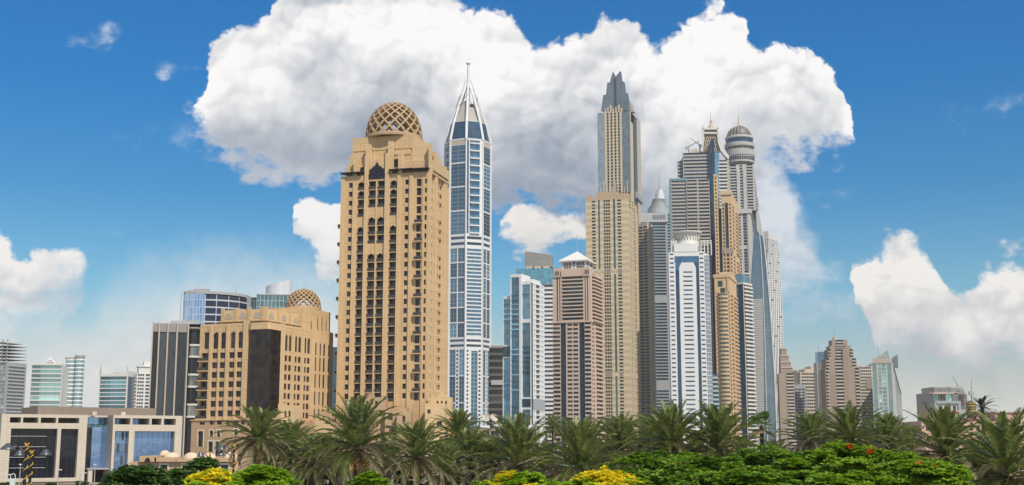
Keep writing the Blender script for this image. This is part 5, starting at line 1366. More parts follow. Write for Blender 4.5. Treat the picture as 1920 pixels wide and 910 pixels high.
def balcony_glass_tower():
    T = Tower('helipad_tower', 'narrow blue glass tower with a stack of rounded cream balconies and rooftop helipad disc', 'apartment tower', (1383, 1397, 1413), 1090, -38, ref=650)
    z = T.z; zt = z(533); GN = MATS['glass_navy']; C = MATS['white_warm']; q = MB()
    T.facade(q, 'front', 0, zt, 40, [(.0, .97, 'glass', glass_mat('glass_steel', (.09, .165, .24), 3.5, 2.5, (.07, .12, .17), var=.15), .1)], .2)
    n = round(zt/3.5); fr = T.F['right']; L = fr.len
    q._q(fr, 0, L, 0, zt); T.shell(q, 0, zt, ('left', 'back')); T.obj(q, 'wall', C)
    T.part('glass_strip', 'right', .06*L, .94*L, 0, zt, .004, .1, MATS['window_grey'])
    for i in range(n):
        zz = zt*i/n; b = MB(); b.prism([fr.p(L*a, 0, o)[:2] for a, o in ((.02, .11), (.02, 1.4), (.12, 2.3), (.88, 2.3), (.98, 1.4), (.98, .11))], zz, zz+1.45); T.obj(b, 'balcony', C)
    w, d = T.w/2, T.d/2
    b = MB(); b.box(-w-.4, w+.6, -d-.6, d, zt+.004, zt+1.6); T.obj(b, 'cornice', C)
    b = MB(); b.prism([(-w, -d+.2), (w*.8, -d+.2), (w*.8, d-1), (-w, d-1)], zt+1.605, z(520), True, [z(513), z(513), z(516), z(516)]); T.obj(b, 'sloped_glass_top', MATS['glass_blue'])
    c = T.local(at(1396, 511, T.Y+14)); b = MB(); r = 12*T.Y/F; b.lathe([(.01, z(513)), (r*.5, z(513)), (r, z(511.5)), (r, z(510)), (.01, z(510))], 28, c.x, c.y); b.tube([(c.x, c.y, zt+2), (c.x, c.y, z(512.5))], 2, 8); T.obj(b, 'helipad', C)
    T.flush()
balcony_glass_tower()

def curved_sail():
    Y = 1330
    T = Tower('curved_glass_tower', 'tapering curved glass tower leaning behind the domed grey tower', 'skyscraper', (1408, 1458), Y, -12, depth=26, ref=830)
    fr = T.F['front']; H = lambda px, py: T.hit('front', px, py)
    edge = [(1458, 834), (1456.5, 780), (1453, 700), (1448, 620), (1442, 540), (1434, 460), (1427, 415), (1422, 389)]
    mid = [(1440, 834), (1438, 780), (1436, 700), (1434, 620), (1431, 540), (1427, 470), (1423, 425), (1418, 400)]
    q = MB(); q.extrude([H(1408, 834)]+[H(*p) for p in edge]+[H(1416, 395), H(1408, 520)], fr, -24, -.4); T.obj(q, 'glass_body', glass_mat('glass_lightblue', (.26, .36, .42), 3.5, 2.4, (.2, .28, .32), var=.12, rough=.1, metal=.7))
    for a, b, c, d in zip(edge, edge[1:], mid, mid[1:]):
        pass
    q = MB(); pts = [H(px-.9, py) for px, py in edge]; q.extrude([H(px+.3, py) for px, py in edge]+[H(px-1.6, py) for px, py in reversed(edge)], fr, -20, .9); T.obj(q, 'white_fin', MATS['white_paint'])
    q = MB(); q.extrude([H(px+.4, py) for px, py in mid]+[H(px-.7, py) for px, py in reversed(mid)], fr, -2, .6); T.obj(q, 'white_fin', MATS['white_paint'])
    q = MB(); q.extrude([H(1418, 400), H(1422, 389), H(1428, 418), H(1432, 445), H(1424, 440), H(1419, 432)], fr, -4, .7); T.obj(q, 'sail_tip', MATS['grey_pale'])
    # balcony floors in the concave side
    zb = H(1420, 834)[1]
    for i in range(84):
        py = 834-(834-560)*i/84; x1 = H(1433.5-(834-py)*.012, py)
        T.add('balcony', 'front', H(1409, py)[0], x1[0], x1[1], x1[1]+1.3, -.39, .5, MATS['grey_pale'])
    T.flush()
curved_sail()

def twisted():
    Y = 1460; W = wall_mat('twist_white', (.58, .575, .555), var=.05)
    pL = lambda py: 1434 if py > 600 else 1434+(600-py)*.03
    x0, x1 = Xof(1434, Y, 834), Xof(1474, Y, 834)
    root = empty('twisted_tower', ((x0+x1)/2, Y+14, 0)); tag(root, 'white gridded tower twisting as it rises, outermost of the tall cluster', 'skyscraper')
    zt = Zof(452, Y+14); n = 88; half = 14.6
    def ring(z):
        f = z/zt; a = R(-38+92*f); k = half*(1-.10*f)
        cx = -f*3.4
        return [(cx+k*math.sqrt(2)*math.cos(a+math.pi/4+i*math.pi/2), k*math.sqrt(2)*math.sin(a+math.pi/4+i*math.pi/2)) for i in range(4)]
    core = MB(); lat = MB(); m = 9
    for i in range(n):
        z0, z1 = zt*i/n, zt*(i+1)/n; A, B = ring(z0), ring(z1)
        for s in range(4):
            t = (s+1) % 4
            P = lambda Rg, q, zz, k=1.0: (Rg[s][0]+(Rg[t][0]-Rg[s][0])*q, Rg[s][1]+(Rg[t][1]-Rg[s][1])*q, zz)
            core.face([(A[s][0]*.98, A[s][1]*.98, z0), (A[t][0]*.98, A[t][1]*.98, z0), (B[t][0]*.98, B[t][1]*.98, z1), (B[s][0]*.98, B[s][1]*.98, z1)], [(0, z0), (29, z0), (29, z1), (0, z1)])
            zm = z0+(z1-z0)*.30; M = ring(zm)
            lat.face([P(A, 0, z0), P(A, 1, z0), P(M, 1, zm), P(M, 0, zm)])
            for j in range(m+1):
                q0, q1 = max(0, j/m-.036), min(1, j/m+.036)
                if (i*5+j*3) % 23 == 0: continue
                lat.face([P(M, q0, zm), P(M, q1, zm), P(B, q1, z1), P(B, q0, z1)])
    core.obj('glazing', MATS['window_grey'], root)
    Tt = ring(zt); lat.face([(*p, zt) for p in Tt]); lat.obj('facade_lattice', W, root)
    b = MB(); Rg = ring(zt)
    for i, hgt in ((0, 5), (1, 9), (2, 6), (3, 3)):
        p, q_ = Rg[i], Rg[(i+1) % 4]; F2 = Fr(p, q_); b.fbox(F2, .3, F2.len-.3, zt+.003, zt+hgt, -1.2, -.2, True)
    b.obj('roof_screen', W, root)
twisted()
# ---------------------------------------------------------------- offices and towers farther off
def dark_office():
    T = Tower('dark_office', 'charcoal glass office with pale vertical fins and a rounded glazed stair corner', 'office tower', (281, 376), 520, 16, depth=26, ref=700)
    z = T.z; fr = T.F['front']; f = lambda px: T.u('front', px, 700); zt = z(606); q = MB(); GK = MATS['glass_charcoal'] if 'glass_charcoal' in MATS else glass_mat('glass_charcoal', (.045, .05, .055), 3.4, 1.7, (.03, .033, .036), metal=.35, rough=.2, var=.12)
    S = wall_mat('office_grey', (.30, .28, .26), var=.08); zg = z(622)
    hs = []
    for a, b in ((283, 293.5), (296, 309.5), (312.5, 326.5), (330.5, 347)):
        hs.append((f(a), f(b), 3, zg, .5)); T.part('glass_strip', 'front', f(a), f(b), 3, zg, -.8, -.5, GK)
    q.wall(fr, 0, f(350), 0, zt, hs); T.shell(q, 0, zt, ('left', 'right', 'back')); T.obj(q, 'wall', S)
    for a in (281, 293.6, 310, 327.5, 348.5): T.part('fin', 'front', f(a), f(a)+.55, 0, zt+.8, .003, .8, MATS['taupe_light'])
    cx, cy = -T.w/2+f(361), -T.d/2+6; r = f(373)-f(361)+1.5
    b = MB(); b.lathe([(r, 0), (r, z(617))], 28, cx, cy); T.obj(b, 'stair_glass', GK, smooth=False)
    for y0, y1 in ((645, 667), (701, 724), (758, 781)):
        b = MB(); b.lathe([(r+.04, z(y1)), (r+.15, z(y1)), (r+.15, z(y0)), (r+.04, z(y0))], 14, cx, cy, R(-110), R(-35)); T.obj(b, 'bay_window', MATS['glass_silver'])
        for yy in (y0, y1): b = MB(); b.lathe([(r+.16, z(yy)-.4), (r+.5, z(yy)-.4), (r+.5, z(yy)+.4), (r+.16, z(yy)+.4)], 14, cx, cy, R(-112), R(-33)); T.obj(b, 'bay_edging', MATS['white_warm'])
    b = MB(); b.lathe([(r+.1, z(617)+.003), (r+1.3, z(614)), (r+1.3, z(611)), (.01, z(611))], 28, cx, cy); T.obj(b, 'drum_cornice', S)
    b = MB(); b.box(-T.w/2+f(316), -T.w/2+f(332), -T.d/2+6, T.d/2-3, zt+.004, z(598)); b.box(-T.w/2+f(332.2), -T.w/2+f(368), -T.d/2+8, T.d/2-3, zt+.004, z(601)); b.box(-T.w/2+f(372), -T.w/2+f(386), -T.d/2+9, T.d/2-3, zt+.004, z(603)); T.obj(b, 'plant_room', MATS['plant_grey'])
    for k in range(9): u = f(336+4*k); T.part('roof_unit', 'front', u, u+.8, z(601)+.003, z(601)+1.2+(k % 3)*.5, -12, -10.5, MATS['plant_grey'])
    mast(T, 'antenna', -T.w/2+f(334), -4, z(600), z(543), .22, .12); T.flush()
dark_office()

def curved_blue_office():
    Y = 700; T = Tower('curved_office', 'curved dark blue glass office behind the charcoal one with pale roof drum', 'office tower', (340, 452), Y, 0, depth=40, ref=570)
    z = T.z; X = lambda px: Xof(px, Y, 570)-T.c.x; GB = glass_mat('office_curtain_blue', (.17, .24, .36), 4.2, 1.6, (.3, .36, .42), var=.15, msize=.12)
    GD = glass_mat('office_band_dark', (.05, .06, .10), 4.2, 40, (.75, .76, .78), var=.15, msize=.42, metal=.5)
    P = MATS['plant_grey']
    zt = z(551)
    y0 = -T.d/2
    left = [(X(340), y0+4), (X(346), y0+1.4), (X(364), y0+.2), (X(384), y0)]; right = [(X(384), y0), (X(404), y0+1.5), (X(424), y0+5.5), (X(440), y0+11), (X(450), y0+18)]
    for pts, m, n_, zz in ((left, GB, 'glass_front', zt), (right, GD, 'banded_front', z(553))):
        b = MB()
        for a, c in zip(pts, pts[1:]): F4 = Fr(a, c); b._q(F4, 0, F4.len, 0, zz)
        T.obj(b, n_, m)
    poly = left+right[1:]+[(X(450), y0+38), (X(340), y0+38)]
    b = MB(); b.prism(poly, zt-.01, z(546)); b.prism([(X(450), y0+18), (X(450), y0+38), (X(340), y0+38), (X(340), y0+4)], 0, zt-.02, False); T.obj(b, 'roof_parapet', P)
    b = MB(); b.box(X(348), X(385), y0+4, y0+20, z(546)+.003, z(542)); b.lathe([(X(437)-X(400), z(546)+.006), (X(437)-X(400), z(544.5)), (.01, z(544.5))], 30, X(400), y0+32); T.obj(b, 'roof_drum', P)
    b = MB(); b.lathe([(X(452)-X(432), z(590)), (X(452)-X(432), z(557)), (.01, z(557))], 24, X(431), y0+22); T.obj(b, 'side_drum', P)
    for px in (362, 371, 380): b = MB(); b.lathe([(1.6, z(542)+.003), (1.9, z(540)), (1.2, z(538)), (.01, z(537))], 8, X(px), y0+8); T.obj(b, 'roof_cooler', P)
    mast(T, 'antenna', X(427), y0+20, z(545), z(530), .3, .15); T.flush()
curved_blue_office()

def slanted_drum_office():
    Y = 640; T = Tower('drum_roof_office', 'grey green glass office with slant-cut white ribbed cylinder on its roof', 'office tower', (470, 552), Y, 6, depth=26, ref=560)
    z = T.z; X = lambda px, n=0: T.u('front', px, 560, n)-T.w/2; zt = z(553); q = MB()
    GG = glass_mat('office_grey_green', (.13, .17, .17), 3.4, 2.0, (.32, .35, .34), var=.25, msize=.1); w, d = T.w/2, T.d/2
    q.box(X(481), w, -d, d, 0, zt); T.obj(q, 'glass_body', GG)
    b = MB(); b.box(-w, X(481)-.01, -d+1.5, d, 0, z(557)); T.obj(b, 'glass_wing', GG)
    b = MB(); b.box(X(480), w+.2, -d-.2, d, zt+.003, zt+.5); T.obj(b, 'roof_edge', MATS['plant_grey'])
    cx, cy, r = X(522, -10), -d+11, 24.7*Y/F
    P = wall_mat('ribbed_white', (.62, .63, .64), var=.05, joint=(1.15, 200), jdark=.45, rough=.4)
    b = MB(); seg = 40
    for i in range(seg):
        a0, a1 = 2*math.pi*i/seg, 2*math.pi*(i+1)/seg
        h = lambda a: z(523.5)+(z(521)-z(534))*.5*((math.cos(a)-.55)) if True else 0
        hh = lambda a: z(529)+ (z(521)-z(536))*.5*(math.cos(a)*.9+.25)
        p0 = (cx+r*math.cos(a0), cy+r*math.sin(a0)); p1 = (cx+r*math.cos(a1), cy+r*math.sin(a1))
        b.face([(*p0, zt+.5), (*p1, zt+.5), (*p1, hh(a1)), (*p0, hh(a0))], [(r*a0, 0), (r*a1, 0), (r*a1, 9), (r*a0, 9)])
    T.obj(b, 'ribbed_cylinder', P); T.flush()
slanted_drum_office()

def simple(name, label, cat, pxs, Y, yaw, ytop, spec, spec2, mat, fh=3.5, depth=None, ref=720, group=None):
    T = Tower(name, label, cat, pxs, Y, yaw, depth, ref, group); zt = T.z(ytop); q = MB(); n = max(1, round(zt/fh))
    side = 'right' if yaw <= 0 else 'left'
    T.facade(q, 'front', 0, zt, n, spec, .4)
    if spec2: T.facade(q, side, 0, zt, n, spec2, .4)
    T.shell(q, 0, zt, [f for f in ('left', 'right', 'back') if f != side or not spec2]); T.obj(q, 'wall', mat); T.zt = zt
    return T

def far_left():
    W, G, GA, GS = MATS['white_warm'], MATS['window_grey'], MATS['glass_aqua'], MATS['glass_silver']
    # unfinished tower at the edge of the picture
    T = Tower('unfinished_tower', 'unfinished grey tower with open concrete floors at the top', 'tower', (-30, 10), 1250, -18, 30, 720)
    q = MB(); zt = T.z(680); n = round(zt/3.6); C = MATS['grey_concrete']
    T.facade(q, 'front', 0, zt, n, [(.02, .98, 'win', MATS['glass_silver'], .15, .9, 7)], .3); T.facade(q, 'right', 0, zt, n, [(.1, .9, 'slab', G, C, 1.2, .35)], .3)
    T.shell(q, 0, zt, ('left', 'back')); T.obj(q, 'wall', MATS['grey_cool'])
    w, d = T.w/2, T.d/2
    for i in range(7):
        za = zt+i*(T.z(636)-zt)/7; g = 0 if i < 6 else 6; T.part('open_floor', 'front', g, T.F['front'].len-g, za+.01, za+.6, -T.d+1, 0 if i % 2 else .8, C)
        for k in range(5): u = T.F['front'].len*(.05+.22*k); T.part('column', 'front', u, u+.9, za+.61, za+(T.z(636)-zt)/7, -1.6, -.5, C)
    T.flush()
    # striped office with open glass pyramid
    T = simple('pyramid_office', 'aqua striped office tower under a small open glass pyramid', 'office tower', (57, 115), 1300, 4, 685, [(0.02, .98, 'band', GA, .25, .97)], None, MATS['white_warm'], 4.6, 34)
    c = (T.u('front', 84, 690)-T.w/2, 0); zz = T.zt; r = 13.5*1300/F; b = MB()
    P4 = [(c[0]-r, -r+2), (c[0]+r, -r+2), (c[0]+r, r+2), (c[0]-r, r+2)]; ap = (c[0], 2, T.z(668))
    for i in range(4):
        p, q_ = P4[i], P4[(i+1) % 4]; b.tube([(*p, zz), ap], .5, 4)
        for k in range(1, 4): s = k/4; b.tube([(p[0]+(ap[0]-p[0])*s, p[1]+(ap[1]-p[1])*s, zz+(ap[2]-zz)*s), (q_[0]+(ap[0]-q_[0])*s, q_[1]+(ap[1]-q_[1])*s, zz+(ap[2]-zz)*s)], .4, 4)
        for k in range(1, 4): s = k/4; b.tube([(p[0]+(q_[0]-p[0])*s, p[1]+(q_[1]-p[1])*s, zz), ap], .35, 4)
    T.obj(b, 'pyramid_lattice', MATS['white_warm'])
    b = MB()
    for i in range(4): p, q_ = P4[i], P4[(i+1) % 4]; b.face([(p[0]*.97, p[1]*.97, zz+.1), (q_[0]*.97, q_[1]*.97, zz+.1), (ap[0], ap[1], ap[2]-1)])
    T.obj(b, 'pyramid_glass', MATS['glass_silver']); T.part('parapet', 'front', 0, T.F['front'].len, zz+.003, zz+2.2, -3, .3, MATS['white_warm']); T.flush()
    # rounded dark twin
    Y = 1320; T = Tower('rounded_tower', 'dark teal tower of two rounded stacks next to the pyramid office', 'office tower', (113, 151), Y, 0, 24, 720)
    for px, r_, y, nm in ((124, 10.5, 673, 'round_bay'), (142, 8.5, 669, 'round_bay')):
        x = Xof(px, Y, 720)-T.c.x; b = MB(); b.lathe([(r_*Y/F, 0), (r_*Y/F, T.z(y)), (.01, T.z(y))], 28, x, 0 if px < 130 else -3); o = T.obj(b, nm, glass_mat('glass_teal_banded', (.14, .19, .20), 4.4, 60, (.40, .42, .41), msize=.7, var=.15, metal=.45) if 'glass_teal_banded' not in MATS else MATS['glass_teal_banded'])
        b = MB(); b.lathe([(r_*Y/F, T.z(y)+.003), (r_*Y/F*1.07, T.z(y)+.8), (r_*Y/F*1.07, T.z(y)+2.2), (.01, T.z(y)+2.2)], 28, x, 0 if px < 130 else -3); b.obj('roof_ring', MATS['taupe_light'], o)
    b = MB(); b.box(-3, 4, -3, 8, 0, T.z(668)); T.obj(b, 'link_block', MATS['taupe'])
    # tower with curved sail roof and two horns
    Y = 1350; T = simple('horned_tower', 'pale glass tower with sloping white roof and two corner spikes', 'office tower', (186, 239), Y, -8, 706, [(.03, .96, 'band', MATS['glass_teal'], .2, .96)], [(.05, .95, 'glass', MATS['glass_navy'])], MATS['white_warm'], 4.5, 26)
    L = T.F['front'].len; b = MB(); b.extrude([(0, T.zt+.004), (L, T.zt+.004), (L, T.z(696)), (L*.75, T.z(698.5)), (L*.4, T.z(701)), (.0, T.z(703))], T.F['front'], -20, .2); T.obj(b, 'sloping_roof', MATS['white_warm'])
    for u, y in ((.6, 683), (L-1.2, 685)): b = MB(); b.tube([T.F['front'].p(u, T.zt, -1), T.F['front'].p(u, T.z(694), -1), T.F['front'].p(u, T.z(y), -1)], [1.3, .9, .12], 6); T.obj(b, 'corner_spike', MATS['taupe_light'])
    T.part('roof_block', 'front', L*.42, L*.6, T.z(700), T.z(697.5), -9, -4, MATS['taupe_light']); T.flush()
    # cream tower half hidden by the charcoal office
    T = simple('cream_tower', 'cream tower with balcony flank half hidden by the charcoal office', 'apartment tower', (249, 256, 284), 1280, 22, 700, [(.05, .5, 'win', G, .2, .8, 3), (.6, .95, 'band', MATS['window_blue'], .2, .8)], [(.05, .95, 'slab', G, W, 1.4, .4)], W, 3.6)
    L = T.F['front'].len; T.part('upper_block', 'front', L*.1, L, T.zt+.003, T.z(688), -16, -.5, W); T.part('crown_cornice', 'front', L*.04, L, T.z(688)+.003, T.z(686), -18, .5, W); T.part('roof_block', 'front', L*.45, L, T.z(686)+.003, T.z(677), -14, -3, W); T.flush()
far_left()

def between():
    # dark block between spire tower and stepped tower
    T = simple('brown_office', 'dark brown office block with exposed floor slabs between blue towers', 'office building', (917, 944), 900, 0, 652, [(.0, 1, 'band', MATS['glass_black'], .25, .9)], None, wall_mat('umber', (.13, .11, .095), var=.1), 5.2, 20)
    L = T.F['front'].len; T.part('roof_block', 'front', L*.1, L, T.zt+.003, T.z(648), -14, -1, MATS['taupe'])
    T.part('pale_storey', 'front', L*.15, L*.95, T.z(722), T.z(713), .004, 1.2, MATS['grey_concrete']); T.flush()
    T = simple('blue_sliver', 'distant blue glass tower between the hotel wing and tall hotel', 'office tower', (615, 640), 1150, 0, 651, [(.0, 1, 'glass', MATS['glass_navy'], .05)], None, MATS['grey_cool'], 4, 24)
    mast(T, 'antenna', 0, 0, T.zt, T.z(640), .3, .15); T.flush()
    T = simple('shadow_tower', 'grey banded tower glimpsed between stepped and pyramid towers', 'apartment tower', (1019, 1038), 1280, 0, 632, [(.05, .95, 'band', MATS['glass_black'], .2, .75)], None, MATS['grey_concrete'], 3.5, 24); T.flush()
    T = simple('mint_tower', 'narrow tower with mint balconies behind the white drum tower', 'apartment tower', (1330, 1347), 1000, 0, 702, [(.1, .95, 'slab', MATS['window_green'], wall_mat('mint', (.42, .52, .47), var=.06), 1.5, .4)], None, MATS['glass_steel'], 3.5, 14); T.flush()
between()

def far_right():
    G, S, TP, TL, CR = MATS['window_grey'], MATS['sand_pale'], MATS['taupe'], MATS['taupe_light'], MATS['cream']
    # brown tower stepping down to the right
    T = Tower('terraced_tower', 'brown tower with terraced top and stacked balconies beside the twisted one', 'apartment tower', (1462, 1491), 1350, -8, 24, 760); L = T.F['front'].len
    q = MB(); zb = T.z(700); T.facade(q, 'front', 0, zb, round(zb/3.5), [(.50, .96, 'balc', MATS['glass_black'], TL, 1.3, .45, .8)], .4); T.shell(q, 0, zb); T.obj(q, 'wall', TP)
    for f0, f1, y0, y1 in ((.15, .92, 700, 690), (.15, .82, 690, 680), (.15, .7, 680, 668), (.2, .58, 668, 655)): T.part('terrace_block', 'front', f0*L, f1*L, T.z(y0)+.003, T.z(y1), -18, -.4, TP); T.part('terrace_edge', 'front', f0*L, f1*L, T.z(y1)+.003, T.z(y1)+1.3, -18, .2, TL)
    T.part('roof_block', 'front', .25*L, .45*L, T.z(655)+1.31, T.z(651), -10, -4, TP); T.flush()
    T = simple('grey_pair_tower', 'small grey tower with flat rounded cap behind terraced brown tower', 'apartment tower', (1486, 1511), 1700, 0, 728, [(.06, .94, 'band', G, .25, .8, 3)], None, MATS['grey_cool'], 4, 20)
    L = T.F['front'].len; b = MB(); b.extrude([(0, T.zt+.003), (L, T.zt+.003), (L*.85, T.z(723)), (L*.3, T.z(719)), (0, T.z(718))], T.F['front'], -18, 0); T.obj(b, 'curved_cap', MATS['grey_cool'])
    T.part('upper_slab', 'front', 0, L*.42, T.zt+.01, T.z(693), -17, -.6, MATS['grey_concrete'])
    for i in range(10): T.part('balcony', 'front', -.3, L*.44, T.z(722-i*2.8), T.z(721-i*2.8), -.5, .4, TP)
    T.flush()
    # cream residential blocks
    T = simple('cream_block', 'cream apartment block with stepped roof left of the brown ziggurat', 'apartment block', (1501, 1536), 1750, 12, 698, [(.05, .95, 'win', MATS['window_dark'], .2, .75, 9)], [(.1, .9, 'win', MATS['window_dark'], .2, .75, 3)], CR, 4.6, 24)
    L = T.F['front'].len; T.part('upper_block', 'front', L*.25, L, T.zt+.003, T.z(692), -20, -.1, CR); T.part('upper_block', 'front', L*.58, L, T.z(692)+.003, T.z(687), -20, -.1, CR); T.flush()
    T = simple('slim_glass_tower', 'slim grey glass tower with taller blue block squeezed beside the ziggurat', 'apartment tower', (1533, 1551), 1650, 0, 680, [(.05, .45, 'glass', MATS['glass_silver']), (.5, .95, 'band', MATS['glass_silver'], .2, .8)], None, MATS['grey_pale'], 4, 18)
    L = T.F['front'].len; T.part('upper_glass', 'front', L*.12, L*.8, T.zt+.003, T.z(660), -14, -.4, MATS['glass_steel']); mast(T, 'antenna', -1, 0, T.z(660), T.z(642), .35, .2); T.flush()
    # the ziggurat
    Y = 1500; T = Tower('ziggurat_tower', 'large brown stepped tower with gold pyramid tip and antenna', 'apartment tower', (1549, 1614), Y, -3, 36, 740); L = T.F['front'].len; u = lambda px: T.u('front', px, 740)
    tiers = [(1549, 1614, 834, 690), (1551, 1609, 690, 672), (1556, 1604, 672, 655), (1560, 1600, 655, 648), (1564.5, 1594, 648, 637)]
    q = MB()
    for i, (a, b, y0, y1) in enumerate(tiers):
        F2 = Fr(T.F['front'].p(u(a), 0, -i*.8)[:2], T.F['front'].p(u(b), 0, -i*.8)[:2]); za, zb = (0 if y0 == 834 else T.z(y0)+.003), T.z(y1)
        n = max(2, round((zb-za)/4.2))
        sp = [(.02, .11, 'balc', MATS['glass_black'], TL, 1.2, .4, .9), (.30, .62, 'balc', MATS['glass_black'], TL, 1.2, .4, .4), (.86, .98, 'balc', MATS['glass_black'], TL, 1.2, .4, .9)]
        T.facade(q, F2, za, zb, n, sp if i < 3 else [(.25, .75, 'balc', MATS['glass_black'], TL, 1, .4, .3)], .4)
        P = F2.p; D = 30-i*3
        q.face([P(0, za, -D), P(0, za, 0), P(0, zb, 0), P(0, zb, -D)]); q.face([P(F2.len, za, 0), P(F2.len, za, -D), P(F2.len, zb, -D), P(F2.len, zb, 0)]); q.face([P(0, zb, 0), P(F2.len, zb, 0), P(F2.len, zb, -D), P(0, zb, -D)])
    T.obj(q, 'wall', TP)
    for a, b, y0, y1 in ((1583, 1592, 834, 655), (1554, 1566, 834, 700)): T.part('plain_panel', 'front', u(a), u(b), 0, T.z(y1), .004 if y1 > 690 else .004, .5, wall_mat('taupe_warm', (.30, .225, .16), var=.05) if 'taupe_warm' not in MATS else MATS['taupe_warm'])
    c = (u(1577)-T.w/2, 6); b = MB(); b.lathe([(6.2*Y/F*1.1, T.z(637)+.003), (5.2*Y/F, T.z(634.5)), (3.2*Y/F, T.z(631)), (1.2*Y/F, T.z(627)), (.01, T.z(626))], 8, *c); T.obj(b, 'pyramid_tip', wall_mat('gold_cladding', (.45, .33, .18), .4, metal=.4))
    mast(T, 'antenna', *c, T.z(627), T.z(608), .4, .15); T.flush()
    T = simple('cream_block', 'cream apartment block between the ziggurat and aqua glass tower', 'apartment block', (1609, 1636), 1800, 0, 687, [(.05, .95, 'win', MATS['window_dark'], .2, .75, 7)], None, CR, 4.6, 24); T.part('dark_link', 'front', T.F['front'].len*.55, T.F['front'].len, T.z(729), T.z(710), .004, .6, MATS['taupe']); T.flush()
    # aqua glass tower with shard roof
    Y = 1480; T = Tower('aqua_tower', 'pale aqua glass tower with white grid and pointed shard roof', 'office tower', (1637, 1678, 1691), Y, -18, None, 750); L = T.F['front'].len; zt = T.z(681); q = MB(); W = MATS['grey_pale']
    T.facade(q, 'front', 0, zt, round(zt/4.6), [(.04, .22, 'glass', MATS['glass_aqua']), (.30, .42, 'win', MATS['glass_aqua'], .15, .9), (.46, .64, 'win', MATS['glass_aqua'], .15, .9), (.72, .90, 'glass', MATS['glass_aqua'])], .4)
    T.facade(q, 'right', 0, zt-8, round(zt/4.6), [(.1, .9, 'band', MATS['glass_aqua'], .3, .9)], .4); T.shell(q, 0, zt, ('left', 'back')); T.obj(q, 'wall', W)
    T.part('roof_band', 'front', L*.06, L*.88, zt+.003, T.z(672), -12, .4, MATS['taupe_light'])
    H = lambda px, py: T.hit('front', px, py, -6)
    for nm, pts, a, b in (('roof_shard', [(1642, 672), (1668, 672), (1664, 657), (1655, 664)], -14, -7), ('roof_shard', [(1670, 690), (1684, 690), (1683, 664), (1672, 671)], -16, -10), ('roof_shard', [(1624, 686), (1640, 686), (1640, 676)], -20, -15)):
        q = MB(); q.extrude([H(*p) for p in pts], T.F['front'], a, b); T.obj(q, nm, MATS['glass_silver'])
    b = MB(); x = H(1647, 672)[0]; b.tube([T.F['front'].p(x, T.z(672), -6), T.F['front'].p(x, T.z(648), -6)], .35, 5); T.obj(b, 'antenna', MATS['metal_grey']); T.flush()
far_right()

